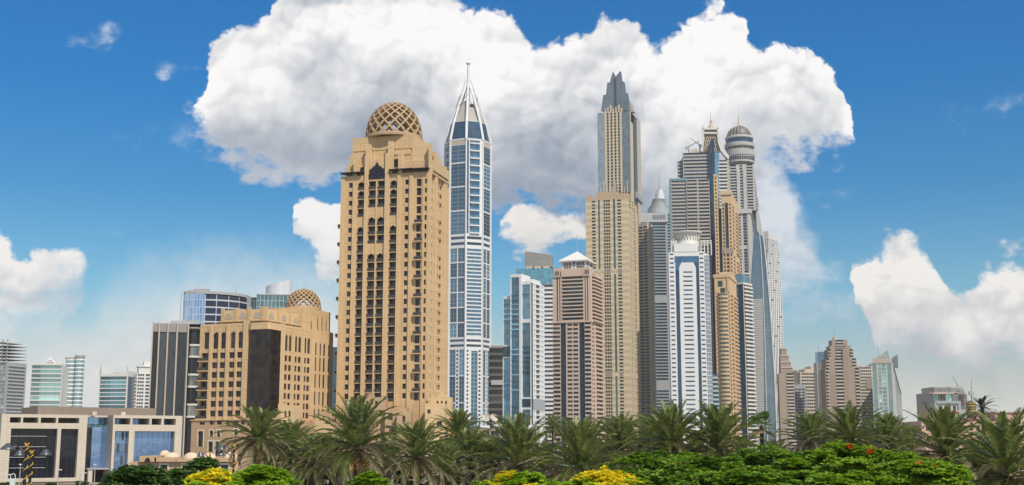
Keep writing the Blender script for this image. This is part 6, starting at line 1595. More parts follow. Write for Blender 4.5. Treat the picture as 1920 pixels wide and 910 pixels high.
def right_site():
    Y = 900; G = MATS['window_grey']
    T = Tower('construction_building', 'aqua glass building under construction with curved top floors and scaffolding', 'building', (1738, 1822), Y, 0, 34, 770); u = lambda px: T.u('front', px, 770); z = T.z; L = T.F['front'].len; w, d = T.w/2, T.d/2
    q = MB(); q.box(-w+u(1748), w-u(1738)-2, -d+4, d, 0, z(736)); T.obj(q, 'core_block', MATS['grey_concrete'])
    b = MB(); pts = [(-w+u(1757), -d+3), (-w+u(1785), -d+1.2), (-w+u(1806), -d+4), (-w+u(1818), -d+10), (-w+u(1818), d-2), (-w+u(1757), d-2)]; b.prism(pts, z(736)+.004, z(726)); T.obj(b, 'curved_top', MATS['glass_silver'])
    b = MB(); b.prism([(x*1.02, y) for x, y in pts], z(736.5), z(735.2)); b.prism([(x*1.02, y) for x, y in pts], z(727), z(725.3)); T.obj(b, 'floor_edging', MATS['taupe_light'])
    T.part('frame_storey', 'front', u(1749), u(1790), z(739), z(737), -6, .8, MATS['taupe_light'])
    for a, c, m in ((1754, 1764, 'glass_aqua'), (1778, 1788, 'glass_aqua'), (1790, 1818, 'glass_silver')): T.part('glass_panel', 'front', u(a), u(c), z(765), z(739.5), -3.98, -3.4, MATS[m])
    for a in (1765, 1770, 1775): T.part('pier', 'front', u(a), u(a+2), z(754), z(739.5), -3.98, -2.6, MATS['taupe_light'])
    for k in range(9): T.part('scaffold_pole', 'front', u(1804+2*(k % 5)), u(1804.4+2*(k % 5)), z(760), z(733-k % 3), -2.0, -1.6, MATS['taupe'])
    for k in range(4): T.part('scaffold_deck', 'front', u(1803), u(1814), z(756-6*k), z(755.4-6*k), -2.6, -1.2, MATS['taupe'])
    T.part('side_wing', 'front', 0, u(1747.5), 0, z(757), -18, -.5, MATS['glass_aqua']); T.flush()
    # lower white building with a dark frame
    T = simple('framed_building', 'white building with dark grey frame below the construction site', 'building', (1752, 1796), 640, 0, 757.5, [(.14, .28, 'win', G, .2, .75), (.36, .64, 'win', G, .2, .75), (.72, .86, 'win', G, .2, .75)], None, MATS['white_warm'], 4.6, 16); L = T.F['front'].len
    for a, b, z0, z1 in ((-.06, .06, 0, T.z(752)), (.94, 1.06, 0, T.z(752)), (.06, .94, T.z(757.2), T.z(752))): T.part('frame', 'front', a*L, b*L, z0, z1, -15, .8, MATS['grey_cool'])
    T.flush()
    # striped rounded tower behind the mast
    T = Tower('striped_tower', 'small round tower with yellow and dark stripes behind the palm mast', 'tower', (1816, 1834), 700, 0, 6, 770); b = MB(); b.lathe([(T.w/2, 0), (T.w/2, T.z(758)), (T.w*.42, T.z(754)), (T.w*.2, T.z(751.5)), (.01, T.z(751))], 24); T.obj(b, 'drum', wall_mat('dark_stripe', (.10, .10, .10)))
    for y in (757, 762, 767, 772, 777): b = MB(); b.lathe([(T.w/2+.01, T.z(y)), (T.w/2+.15, T.z(y)), (T.w/2+.15, T.z(y-2.2)), (T.w/2+.01, T.z(y-2.2))], 24); T.obj(b, 'yellow_band', wall_mat('stripe_yellow', (.55, .40, .10)) if 'stripe_yellow' not in MATS else MATS['stripe_yellow'])
    # pink villa with white dome
    PK = wall_mat('pink_plaster', (.55, .36, .28), var=.08); G = MATS['window_dark']
    T = Tower('pink_villa', 'long pink villa with low white dome and square pavilion', 'villa', (1728, 1925), 420, 0, 26, 800); u = lambda px: T.u('front', px, 800); z = T.z; q = MB()
    hs = []
    for k in range(14): a = u(1736+13.5*k); hs.append((a, a+1.2, z(808), z(798), .4)); T.add('window', 'front', a, a+1.2, z(808), z(798), -.55, -.4, G)
    q.wall(T.F['front'], 0, T.F['front'].len, 0, z(790), hs); T.shell(q, 0, z(790)); T.obj(q, 'wall', PK)
    w, d = T.w/2, T.d/2
    q = MB(); q.box(-w+u(1768), -w+u(1804), -d+2, d-4, z(790)+.003, z(772)); T.obj(q, 'pavilion', PK)
    q = MB(); q.box(-w+u(1766), -w+u(1806), -d+1.2, d-3, z(772)+.003, z(769)); T.obj(q, 'cornice', PK)
    for k in range(7): T.part('slot_window', 'front', u(1774+3.4*k), u(1775.6+3.4*k), z(778), z(774), -2.0, -1.94, G)
    q = MB(); cx = -w+u(1812); r = u(1835)-u(1812); q.lathe([(r*1.05, z(790)+.004), (r*1.05, z(783)), (r, z(782)), (r*.86, z(776)), (r*.6, z(771)), (r*.25, z(768.5)), (.01, z(768))], 30, cx, 4); T.obj(q, 'dome', wall_mat('dome_pink_white', (.66, .60, .55), var=.06))
    q = MB(); q.box(-w+u(1838), -w+u(1868), -d+3, d-4, z(790)+.003, z(783)); T.obj(q, 'pavilion', PK)
    q = MB(); q.box(-w+u(1870), w-.2, -d+1, d-4, z(790)+.003, z(774)); T.obj(q, 'pavilion', PK)
    q = MB(); q.box(-w+u(1868.5), w, -d+.5, d-3.5, z(774)+.003, z(772)); T.obj(q, 'cornice', PK)
    T.flush()
    T = simple('white_shed', 'low white building behind palm fronds left of the pink villa', 'building', (1684, 1732), 470, 0, 816, [(.1, .9, 'win', MATS['window_grey'], .4, .7, 5)], None, MATS['white_paint'], 4.5, 12); T.flush()
    # satellite building in the middle
    T = simple('dish_building', 'low white building with two satellite dishes on its roof', 'building', (896, 1012), 430, 0, 803, [(.05, .95, 'band', MATS['window_grey'], .3, .75, 6)], None, MATS['taupe'], 4.2, 14); L = T.F['front'].len; u = lambda px: T.u('front', px, 800)
    for a, b, y in ((903, 918, 798), (925, 952, 796), (958, 985, 799), (990, 1006, 797)): T.part('roof_block', 'front', u(a), u(b), T.zt+.003, T.z(y), -8, -.6, MATS['white_paint'])
    T.flush(); DB = T
    for px, lab, az in ((912.5, 'pale satellite dish facing forward on the white roof', -8), (925, 'pale satellite dish turned sideways beside the other one', 35)):
        c = at(px, 801, 432); root = empty('satellite_dish', (c.x, c.y, T.z(798.0)-.0), R(az)); tag(root, lab, 'satellite dish', 'satellite dishes on the white roof')
        rr = 8.3*432/F; b = MB(); b.lathe([(.01, .0), (rr*.5, .12), (rr*.85, .38), (rr, .6), (rr*.985, .66), (rr*.84, .45), (rr*.5, .2), (.01, .08)], 24)
        M = Matrix.Translation((0, 0, 2.45)) @ Matrix.Rotation(R(62), 4, 'X'); b.v = [tuple(M @ Vector(v)) for v in b.v]; b.obj('dish', plain_mat('dish_cream', (.52, .46, .38)) if 'dish_cream' not in MATS else MATS['dish_cream'], root)
        b = MB(); b.tube([(0, .6, -.0), (0, .5, 2.3)], .14, 6); b.obj('post', MATS['metal_grey'], root)
        b = MB(); tip = M @ Vector((0, 0, 1.3))
        for k in range(3): b.tube([M @ Vector((rr*.9*math.cos(k*2.1+1.57), rr*.9*math.sin(k*2.1+1.57), .5)), tip], .04, 4)
        b.tube([tip, M @ Vector((0, 0, 1.0))], .14, 6); b.obj('feed_arm', MATS['metal_grey'], root)
    c = at(948, 801, 428); b = MB(); b.box(-1.2, 1.2, -.8, .8, 0, 1.5); b.box(-.9, .9, -.6, .6, 1.503, 1.8); o = b.obj('water_tank', plain_mat('tank_red', (.50, .12, .13)), None, (c.x, c.y+2, T.zt+.01)); tag(o, 'small red tank on the white roof near the dishes', 'tank')
right_site()

def crane(px, py, Y, zbase, jib_px, jib_py, label, back=.25, hook=True):
    M = MATS['metal_grey']; c = at(px, py, Y); root = empty('tower_crane', (c.x, Y, zbase)); tag(root, label, 'crane', 'construction cranes on the buildings')
    h = c.z-zbase; b = MB(); b.tube([(0, 0, 0), (0, 0, h)], .7 if Y > 1000 else .45, 4); b.obj('crane_mast', M, root)
    e = at(jib_px, jib_py, Y)-Vector((c.x, Y, zbase)); s = Vector((0, 0, h)); b = MB()
    d = e-s; b.tube([s-d*back, s, e], [.6, .7, .3] if Y > 1000 else [.35, .4, .2], 4); b.obj('crane_jib', M, root)
    b = MB(); k = s-d*back; b.box(k.x-1.6, k.x+1.6, -1.2, 1.2, k.z-1.8, k.z+.8); b.obj('counterweight', MATS['plant_grey'], root)
crane(1291, 275, 1222, Zof(284, 1210), 1312, 264, 'grey tower crane on the banded tower with jib toward the portal', .15)
crane(1312, 272, 1224, Zof(284, 1210), 1294, 259, 'grey crane leaning away from the portal crown on the banded tower', .1)
crane(1796, 722, 912, Zof(736, 900), 1785, 704, 'thin crane with raised jib above the construction building', .2)
crane(1821, 735, 905, 0, 1822, 712, 'upright thin crane at the outer edge of the construction building', .05)
# ---------------------------------------------------------------- plants
def leaf_mat(name, c1, c2, trans=0.25, rough=0.45, spec=0.4, scale=1.5):
    m, t, p = principled(name)
    tc = t.new('ShaderNodeTexCoord'); O = tc.outputs['Object']; g = t.new('ShaderNodeNewGeometry')
    n = t.noise(O, scale, 3, 0.6)
    f = t.m('ADD', t.m('MULTIPLY', n, 0.6), t.m('MULTIPLY', g.outputs['Random Per Island'], 0.5), clamp=True)
    c = t.mix(t.smooth(f, 0.25, 0.85), tuple(c1)+(1,), tuple(c2)+(1,))
    t.l.new(c, p.inputs['Base Color']); p.inputs['Roughness'].default_value = rough; p.inputs['Specular IOR Level'].default_value = spec
    tr = t.new('ShaderNodeBsdfTranslucent'); t.l.new(t.vm('SCALE', c, scale=1.5), tr.inputs['Color'])
    mx = t.new('ShaderNodeMixShader'); mx.inputs[0].default_value = trans
    t.l.new(p.outputs[0], mx.inputs[1]); t.l.new(tr.outputs[0], mx.inputs[2])
    t.l.new(mx.outputs[0], t.n['Material Output'].inputs['Surface'])
    MATS[name] = m; return m
leaf_mat('palm_young', (0.105, 0.145, 0.030), (0.225, 0.255, 0.07), .30, .40, .5)
leaf_mat('palm_old', (0.145, 0.135, 0.062), (0.32, 0.285, 0.155), .2, .45, .5)
leaf_mat('palm_dry', (0.16, 0.11, 0.05), (0.26, 0.19, 0.10), .1, .7, .2)
leaf_mat('fan_leaf', (0.07, 0.13, 0.025), (0.13, 0.21, 0.05), .25, .4, .5)
leaf_mat('flame_leaf', (0.085, 0.185, 0.008), (0.24, 0.37, 0.02), .35, .5, .35)
leaf_mat('flame_leaf_dark', (0.055, 0.135, 0.008), (0.17, 0.29, 0.02), .3, .5, .35)
leaf_mat('lime_leaf', (0.13, 0.26, 0.008), (0.32, 0.46, 0.02), .4, .5, .3)
leaf_mat('yellow_bloom', (0.62, 0.50, 0.01), (0.80, 0.66, 0.02), .3, .6, .2)
leaf_mat('red_bloom', (0.50, 0.07, 0.015), (0.75, 0.16, 0.03), .3, .6, .2)
leaf_mat('broad_leaf', (0.03, 0.08, 0.014), (0.11, 0.18, 0.035), .2, .35, .5)
leaf_mat('dark_shade_leaf', (0.018, 0.028, 0.012), (0.045, 0.055, 0.022), .2, .6, .3)  # darkened for the gloom under the palms; also on the dark mast fronds
leaf_mat('date_fruit', (0.38, 0.19, 0.02), (0.55, 0.30, 0.04), .0, .5, .4)
def bark_mat(name, c1, c2, rows=0.16):
    m, t, p = principled(name); tc = t.new('ShaderNodeTexCoord'); U = tc.outputs['UV']
    b = t.new('ShaderNodeTexBrick', offset=0.5); t.l.new(U, b.inputs['Vector']); b.inputs['Scale'].default_value = 1
    b.inputs['Brick Width'].default_value = 0.22; b.inputs['Row Height'].default_value = rows; b.inputs['Mortar Size'].default_value = 0.025
    b.inputs['Color1'].default_value = tuple(c1)+(1,); b.inputs['Color2'].default_value = tuple(c2)+(1,); b.inputs['Mortar'].default_value = tuple(x*.35 for x in c1)+(1,)
    n = t.noise(tc.outputs['Object'], 6, 4, .6)
    t.l.new(t.vm('SCALE', b.outputs['Color'], scale=t.m('ADD', n, .5)), p.inputs['Base Color']); p.inputs['Roughness'].default_value = .95
    bp = t.new('ShaderNodeBump'); bp.inputs['Strength'].default_value = 1; bp.inputs['Distance'].default_value = .06; t.put(bp.inputs['Height'], t.m('SUBTRACT', 1.0, b.outputs['Fac'])); t.l.new(bp.outputs[0], p.inputs['Normal'])
    MATS[name] = m; return m
bark_mat('palm_bark', (0.085, 0.06, 0.04), (0.13, 0.095, 0.065)); bark_mat('tree_bark', (0.10, 0.08, 0.06), (0.14, 0.11, 0.085), .5)

def frond(mb, mats_i, base, az, el, length, droop, r, pairs=44, twist=0.0, lw=0.060, ll=0.54, sparse=1.0):
    """one feather leaf: an arching midrib with two rows of narrow leaflets held in a V"""
    pts = []; p = Vector(base); e = el; n = 14
    h = Vector((math.cos(az), math.sin(az), 0)); side0 = Vector((-math.sin(az), math.cos(az), 0))
    bend = r.uniform(-.15, .15)
    for i in range(n+1):
        pts.append((p.copy(), e)); s = length/n
        hh = (h + side0*bend*i/n).normalized()
        p = p + (hh*math.cos(e)+Vector((0, 0, 1))*math.sin(e))*s
        e -= droop*(0.35+1.3*i/n)/n
    mb.mat = mats_i
    for i in range(n):      # midrib
        a, b = pts[i][0], pts[i+1][0]; w0, w1 = 0.045*(1-i/n)+.008, 0.045*(1-(i+1)/n)+.008
        mb.face([a-side0*w0, a+side0*w0, b+side0*w1, b-side0*w1])
    for k in range(pairs):
        t = 0.10+0.9*(k+r.uniform(-.2, .2))/pairs; t = min(max(t, 0.06), .995)
        f = t*n; i = min(int(f), n-1); q = f-i
        c = pts[i][0].lerp(pts[i+1][0], q); d = (pts[i+1][0]-pts[i][0]).normalized()
        sd = d.cross(Vector((0, 0, 1)))
        sd = sd.normalized() if sd.length > .05 else side0
        up = sd.cross(d).normalized()
        L = ll*(0.45+0.55*math.sin(min(1.0, t*1.25+.08)*math.pi/2) if t < .55 else 1.0-.72*((t-.55)/.45)**1.6)*r.uniform(.85, 1.1)
        for s in (1, -1):
            if r.random() > sparse: continue
            v = (d*(.62+.5*t)+sd*s*1.0+up*r.uniform(.15, .62)+Vector((0, 0, -.16))).normalized()
            wv = d*lw*.5*r.uniform(.8, 1.2)+up*lw*.2
            m_ = c+v*L*.55+up*.01; tip = c+v*L+Vector((0, 0, -L*.16))
            mb.face([c-wv*.7, c+wv*.7, m_+wv, tip]); mb.face([c-wv*.7, m_+wv, tip, m_-wv])
def date_palm_crown(seed, nf=76, size=1.0):
    r = random.Random(seed); mb = MB()
    for i in range(nf):
        q = i/(nf-1); az = i*2.39996+r.uniform(-.25, .25)
        el = R(86)-R(122)*q**1.05+r.uniform(-.10, .10)
        mi = 0 if q < .55 or r.random() < .15 else (1 if q < .95 or r.random() < .3 else 2)
        L = size*(3.25+0.85*math.sin(q*math.pi))*r.uniform(.88, 1.08)
        frond(mb, mi, (.16*math.cos(az)*q, .16*math.sin(az)*q, .25-.65*q), az, el, L, R(45+38*min(1, q*1.4))*r.uniform(.7, 1.25), r, 46, sparse=.97 if q < .8 else .85)
    mb.mat = 2
    for i in range(26):     # cut leaf bases
        az = i*2.4; z = -.35-.045*i; mb.tube([(.2*math.cos(az), .2*math.sin(az), z), (.42*math.cos(az), .42*math.sin(az), z+.34)], [.06, .035], 4)
    return mb.mesh('crown', [MATS['palm_young'], MATS['palm_old'], MATS['palm_dry']])
def fan_palm_crown(seed):
    r = random.Random(seed); mb = MB()
    for i in range(15):
        q = i/14; az = i*2.39996; el = R(80)-R(125)*q
        d = Vector((math.cos(az)*math.cos(el), math.sin(az)*math.cos(el), math.sin(el))); pl = .85*r.uniform(.8, 1.1)
        mb.mat = 0 if q < .85 else 1
        b0 = d*pl; mb.tube([(0, 0, 0), b0], .018, 3)
        s = d.cross(Vector((0, 0, 1))).normalized(); u = s.cross(d)
        N = 22
        for k in range(N):
            a = R(-125+250*k/(N-1)); v = (d*math.cos(a)+s*math.sin(a)+u*(.18*abs(math.sin(a*2))-.05)).normalized(); L = .68*(.72+.28*math.cos(a*.6))*r.uniform(.9, 1.1)
            wv = (s*math.cos(a)-d*math.sin(a))*.055
            m_ = b0+v*L*.6; tip = b0+v*L+Vector((0, 0, -.14*L-.05*q)); mb.face([b0, m_+wv, tip, m_-wv])
    return mb.mesh('crown', [MATS['fan_leaf'], MATS['palm_dry']])
def fruit_mesh(seed):
    r = random.Random(seed); mb = MB()
    for k in range(5):
        az = k*1.35+r.uniform(-.3, .3); c = Vector((.62*math.cos(az), .62*math.sin(az), -.65))
        for i in range(70):
            p = c+Vector((r.gauss(0, .13), r.gauss(0, .13), r.uniform(-.75, .1))); s = .035
            mb.face([p+Vector((s, 0, 0)), p+Vector((0, s, 0)), p+Vector((0, 0, -s*1.6))]); mb.face([p+Vector((-s, 0, 0)), p+Vector((0, -s, 0)), p+Vector((0, 0, s*1.6))]); mb.face([p+Vector((s, 0, 0)), p+Vector((0, -s, 0)), p+Vector((0, 0, s))]); mb.face([p+Vector((-s, 0, 0)), p+Vector((0, s, 0)), p+Vector((0, 0, -s))])
        mb.tube([(0, 0, -.2), (c.x*.7, c.y*.7, .0), c], .02, 4)
    return mb.mesh('date_cluster', MATS['date_fruit'])
def trunk_mesh(h=10.0, r0=.26, r1=.24, name='trunk', mat='palm_bark'):
    mb = MB(); seg = 14; n = 60; rr = random.Random(3)
    for i in range(n):
        z0, z1 = -h*i/n, -h*(i+1)/n; k = 1+.10*(i % 2)
        ra = (r1+(r0-r1)*i/n)
        for s in range(seg):
            a0, a1 = 2*math.pi*s/seg, 2*math.pi*(s+1)/seg
            mb.face([(ra*.95*math.cos(a0), ra*.95*math.sin(a0), z1), (ra*.95*math.cos(a1), ra*.95*math.sin(a1), z1), (ra*1.08*math.cos(a1), ra*1.08*math.sin(a1), z0), (ra*1.08*math.cos(a0), ra*1.08*math.sin(a0), z0)], [(a0*ra, z1), (a1*ra, z1), (a1*ra, z0), (a0*ra, z0)])
    return mb.mesh(name, MATS[mat])
def link(name, me, parent, loc=(0, 0, 0), rz=0.0, sc=(1, 1, 1)):
    o = bpy.data.objects.new(name, me); col.objects.link(o); o.parent = parent; o.location = loc; o.rotation_euler = (0, 0, rz); o.scale = sc; return o

CROWNS = [date_palm_crown(11+i*7, 72+5*(i % 3)) for i in range(5)]
FRUIT = [fruit_mesh(5), fruit_mesh(9)]; TRUNK = trunk_mesh(); FANC = fan_palm_crown(4); FTRUNK = trunk_mesh(10, .17, .15)
def palm(px, py, half, label, var=0, rz=0.0, fruit=False, lean=0.0, up=1.0, Y=None):
    """head of the palm at a photo pixel; half = how far its fronds reach sideways in photo pixels"""
    sc = 1.0
    Y = Y or F*3.55/half; sc = half*Y/F/3.55; up *= .88*(1+.07*math.sin(px*1.7)); lean = lean or .10*math.sin(px*.73)
    c = at(px, py, Y)
    root = empty('date_palm', (c.x, c.y, 0), 0); tag(root, label, 'palm tree', 'date palms in front of the towers')
    cr = link('crown', CROWNS[var % 5], root, (0, 0, c.z), rz, (sc, sc, sc*up)); cr.rotation_euler = (lean*.5, lean, rz)
    link('trunk', TRUNK, root, (0, 0, c.z-.1), rz, (sc, sc, c.z/10.0))
    if fruit: link('date_cluster', FRUIT[var % 2], root, (0, 0, c.z-.25), rz*1.7, (sc, sc, sc))
palm(670, 838, 104, 'tallest looking date palm with bare brown trunk in front of the tall hotel', 0, .3, True, Y=80)
palm(484, 822, 76, 'date palm with wide pale lower fronds in front of the hotel wing', 1, 1.1, True)
palm(543, 842, 68, 'date palm just behind the lime shrub in front of the hotel wing', 2, 2.0)
palm(587, 868, 74, 'low date palm spreading between the lime shrub and the bare trunk', 3, .7)
palm(781, 856, 74, 'date palm with dark upright fronds before the hotel podium', 4, 1.5, True, up=1.1)
palm(859, 818, 60, 'yellowish date palm beside the hotel podium edge', 1, 2.6, True)
palm(884, 858, 66, 'half hidden date palm below the satellite dishes', 2, .2)
palm(973, 872, 96, 'broad date palm with fan of upright fronds below the stepped blue tower', 3, 2.9, up=1.12)
palm(1036, 800, 26, 'small distant palm poking up at the foot of the pyramid tower', 0, 1.2)
palm(1088, 876, 104, 'broad date palm with pale drooping fronds before the pyramid tower', 1, .5, up=1.08)
palm(1166, 842, 80, 'date palm in front of the banded beige tower', 4, 2.2)
palm(1262, 838, 92, 'thick date palm hung with orange dates before the white drum tower', 2, 1.2, True, up=1.05)
palm(1226, 826, 66, 'date palm tucked behind the thick one with orange dates', 0, 2.4)
palm(1346, 842, 92, 'open date palm with upright head in front of the golden tower', 3, .9, up=1.1)
palm(1522, 826, 70, 'date palm with arching fronds before the terraced brown tower', 0, 1.9, lean=-.05)
palm(1598, 826, 78, 'tall headed date palm before the brown ziggurat', 4, .2, up=1.05)
palm(1667, 834, 62, 'narrower date palm before the aqua glass tower', 1, 1.4, up=1.15)
palm(1772, 850, 98, 'spreading date palm with fruit before the pink villa', 2, 2.7, True, up=1.05)
palm(1890, 888, 124, 'largest date palm cut by the edge of the picture with brown frond bases', 3, .1, True, Y=62, up=1.1)
palm(726, 872, 62, 'dark date palm between the bare trunk and the hotel podium', 2, .9)
palm(830, 884, 70, 'low shaded date palm under the hotel podium edge', 0, 2.0)
palm(1020, 880, 70, 'low date palm filling the gap below the dish building', 4, .4)
palm(1140, 886, 72, 'low grey green date palm behind the yellow flowering bush', 1, 1.7)
palm(1456, 862, 46, 'date palm half hidden behind the fan palm and flame trees', 3, 2.2)
palm(1700, 846, 58, 'dark date palm behind the smallest flame tree', 0, .8)
palm(1835, 878, 72, 'date palm with low fronds between the villa palms', 4, 1.1)
palm(515, 868, 60, 'low date palm peeking over the lime shrub', 4, 2.4)
palm(1388, 852, 44, 'palm with thin fronds between the fan palm and the golden tower', 2, .6)
palm(622, 866, 60, 'low date palm at the side of the bare brown trunk', 1, 2.1)
palm(927, 868, 66, 'dull green low palm between the dish building and the broad palm', 4, 1.3)
palm(1210, 866, 64, 'low date palm behind the yellow bush and the orange fruited palm', 3, .4)
palm(1308, 862, 62, 'date palm filling the gap before the white drum tower foot', 1, 2.8)
palm(1560, 852, 56, 'low date palm between the arching palm and the ziggurat palm', 2, 1.6)
palm(1634, 858, 58, 'low date palm at the foot of the narrower palm', 0, .3)
c = at(1428, 800, 118); root = empty('fan_palm', (c.x, c.y, 0)); tag(root, 'single fan palm with slim brown trunk above the flame trees', 'palm tree')
link('crown', FANC, root, (0, 0, c.z), .4, (1.2, 1.2, 1.2)); link('trunk', FTRUNK, root, (0, 0, c.z+.05), 0, (1.3, 1.3, c.z/10))

# ---- leafy trees and bushes
def leafy(name, label, cat, px, pytop, halfpx, Y, zbase, mat, n=2600, leaf=(.205, .062), seed=1, flat=.55, blooms=None, group=None, lobes=9, mat2=None, broad=False, clump=.55):
    n = int(n*1.45)
    r = random.Random(seed); c = at(px, pytop, Y); top = c.z; rad = halfpx*Y/F; hgt = min(top-zbase, rad*flat*2)
    root = empty(name, (c.x, Y, 0)); tag(root, label, cat, group)
    cz = top-hgt*.5
    # lumps that make the outline uneven
    L = []
    for i in range(lobes):
        a = 2.4*i; q = math.sqrt((i+.5)/lobes); L.append((Vector((rad*.66*q*math.cos(a), rad*.66*q*math.sin(a), hgt*.30*(1-q*q)+r.uniform(-.10, .12)*hgt)), rad*r.uniform(.30, .46)))
    mb = MB(); mats = [MATS[mat], MATS[mat2 or mat]]+([MATS[blooms[0]]] if blooms else [])
    bl = []
    if blooms:
        for i in range(blooms[1]): l = r.choice(L); a = r.uniform(0, 6.28); e = r.uniform(.2, 1.3); bl.append(l[0]+Vector((math.cos(a)*math.cos(e), -abs(math.sin(a))*math.cos(e), math.sin(e)))*l[1]*.95)
    # leaf sprays gathered in flat layered clumps, with dark gaps between them
    K = max(8, int(n/34)); CL = []
    for i in range(K):
        o, lr = L[i % len(L)]; z = r.uniform(-.5, 1); a = r.uniform(0, 2*math.pi); s = math.sqrt(max(0, 1-z*z)); k = r.uniform(.85, 1.22)
        CL.append((o+Vector((s*math.cos(a)*lr*k, s*math.sin(a)*lr*k, z*lr*k*.8)), Vector((s*math.cos(a), s*math.sin(a), z)), clump*r.uniform(.6, 1.3)))
    ex = sorted(max(abs(q[0].x), abs(q[0].y))+q[2]*.6 for q in CL); ez = max(q[0].z for q in CL)+.12
    kx = rad/ex[int(.93*len(ex))]; kz = (hgt*.5)/ez if ez > 0 else 1
    CL = [(Vector((o.x*kx, o.y*kx, o.z*min(kz, 1.3) if o.z > 0 else o.z)), v, q) for o, v, q in CL]
    for i in range(n):
        o, v, cr_ = CL[i % K]
        a, q = r.uniform(0, 2*math.pi), math.sqrt(r.random()); k = q
        p = o+Vector((math.cos(a)*q*cr_, math.sin(a)*q*cr_, r.gauss(0, .12)*cr_-.28*q*q*cr_))
        isb = any((p-b).length < blooms[2]*rad for b in bl) and r.random() < .85 if blooms else False
        mb.mat = 2 if isb else (1 if r.random() < .35 else 0)
        az = r.uniform(0, 2*math.pi); m = 7 if not broad else 4
        for j in range(m):      # a rosette of leaves, drooping outward
            b = az+2*math.pi*j/m+r.uniform(-.3, .3); el = r.uniform(-.35, .45); d = Vector((math.cos(b)*math.cos(el), math.sin(b)*math.cos(el), math.sin(el)))
            d = (d+v*.35).normalized(); w = d.cross(Vector((0, 0, 1))+v*.5).normalized()*leaf[1]*r.uniform(.8, 1.3); l = leaf[0]*r.uniform(.7, 1.25)
            q0 = p; q1 = p+d*l*.5+Vector((0, 0, .02)); q2 = p+d*l+Vector((0, 0, -.10*l/.26*.26))
            mb.face([q0, q1+w, q2, q1-w])
    me = mb.mesh('crown', mats); link('crown', me, root, (0, 0, cz))
    tb = MB(); tb.tube([(0, 0, 0), (.08*rad, 0, (cz-hgt*.35)*.5), (0, 0, cz-hgt*.3)], [.17, .14, .11], 7)
    for o, lr in L: tb.tube([(0, 0, cz-hgt*.45), (o.x*.5, o.y*.5, cz+o.z*.4-hgt*.12), (o.x*.9, o.y*.9, cz+o.z*.8)], [.08, .06, .03], 5)
    tb.obj('trunk', MATS['tree_bark'], root)
    return root
leafy('flame_tree', 'wide flame tree with glossy green leaves and an orange bloom tuft below the drum tower', 'tree', 1275, 846, 128, 62, 2, 'flame_leaf_dark', 3000, seed=21, flat=.42, blooms=('red_bloom', 1, .12), group='flame trees', lobes=14, mat2='flame_leaf')
leafy('flame_tree', 'deep green flame tree below the fan palm', 'tree', 1435, 834, 118, 66, 2, 'flame_leaf_dark', 3000, seed=34, flat=.5, blooms=('red_bloom', 2, .10), group='flame trees', lobes=14, mat2='flame_leaf')
leafy('flame_tree', 'brightest green flame tree sprinkled with red flowers below the ziggurat', 'tree', 1590, 831, 122, 63, 2, 'flame_leaf', 3200, seed=47, flat=.48, blooms=('red_bloom', 7, .07), group='flame trees', lobes=14, mat2='lime_leaf')
leafy('flame_tree', 'smaller flame tree with red flowers in front of the fruiting villa palm', 'tree', 1728, 861, 78, 58, 2, 'flame_leaf', 2000, seed=51, flat=.6, blooms=('red_bloom', 5, .10), group='flame trees', lobes=10, mat2='lime_leaf')
leafy('flame_tree', 'low green flame tree at the lower edge under the red flowered ones', 'tree', 1470, 876, 110, 56, 2, 'flame_leaf', 2600, seed=58, flat=.5, group='flame trees', lobes=12, mat2='flame_leaf_dark')
leafy('flame_tree', 'bright green flame tree top at the lower edge under the ziggurat', 'tree', 1585, 884, 80, 54, 2, 'flame_leaf', 2000, seed=63, flat=.6, group='flame trees', lobes=9, mat2='lime_leaf')
leafy('flame_tree', 'dark green flame tree at the lower edge beside the yellow bushes', 'tree', 1330, 880, 90, 57, 2, 'flame_leaf_dark', 2200, seed=67, flat=.55, group='flame trees', lobes=10, mat2='flame_leaf')
leafy('yellow_bush', 'lime yellow bush below the broad palm with the fan of fronds', 'bush', 972, 884, 82, 58, 3, 'lime_leaf', 1900, leaf=(.22, .06), seed=71, flat=.5, blooms=('yellow_bloom', 12, .20), group='yellow flowering bushes', lobes=12)
leafy('yellow_bush', 'bright yellow flowering bush below the pyramid tower', 'bush', 1128, 884, 88, 55, 3, 'lime_leaf', 2100, leaf=(.22, .06), seed=77, flat=.5, blooms=('yellow_bloom', 26, .30), group='yellow flowering bushes', lobes=12)
leafy('yellow_bush', 'yellow flowering bush beside the small round topped tree', 'bush', 402, 881, 50, 56, 3, 'lime_leaf', 1300, leaf=(.22, .06), seed=83, flat=.6, blooms=('yellow_bloom', 22, .42), group='yellow flowering bushes', lobes=8)
leafy('lime_bush', 'fresh lime green bush in front of the hotel wing palms', 'bush', 494, 872, 56, 58, 3, 'lime_leaf', 1700, seed=89, flat=.7, lobes=9, mat2='flame_leaf')
leafy('lime_bush', 'lime green bush at the foot of the bare palm trunk', 'bush', 694, 884, 24, 66, 3, 'lime_leaf', 600, seed=91, flat=1, lobes=5, mat2='flame_leaf')
leafy('broad_bush', 'dark glossy broadleaf bush in front of the domed pavilion', 'bush', 262, 874, 60, 58, 3, 'broad_leaf', 1700, leaf=(.24, .10), seed=95, flat=.5, lobes=10, broad=True)
leafy('broad_bush', 'dark glossy broadleaf bush beside the yellow flowers', 'bush', 332, 881, 50, 60, 3, 'broad_leaf', 1300, leaf=(.24, .10), seed=97, flat=.5, lobes=8, broad=True)
leafy('small_tree', 'small round topped green tree in front of the pavilion domes', 'tree', 382, 859, 28, 66, 3, 'broad_leaf', 520, leaf=(.2, .09), seed=99, flat=.5, lobes=5, broad=True)
k = 0
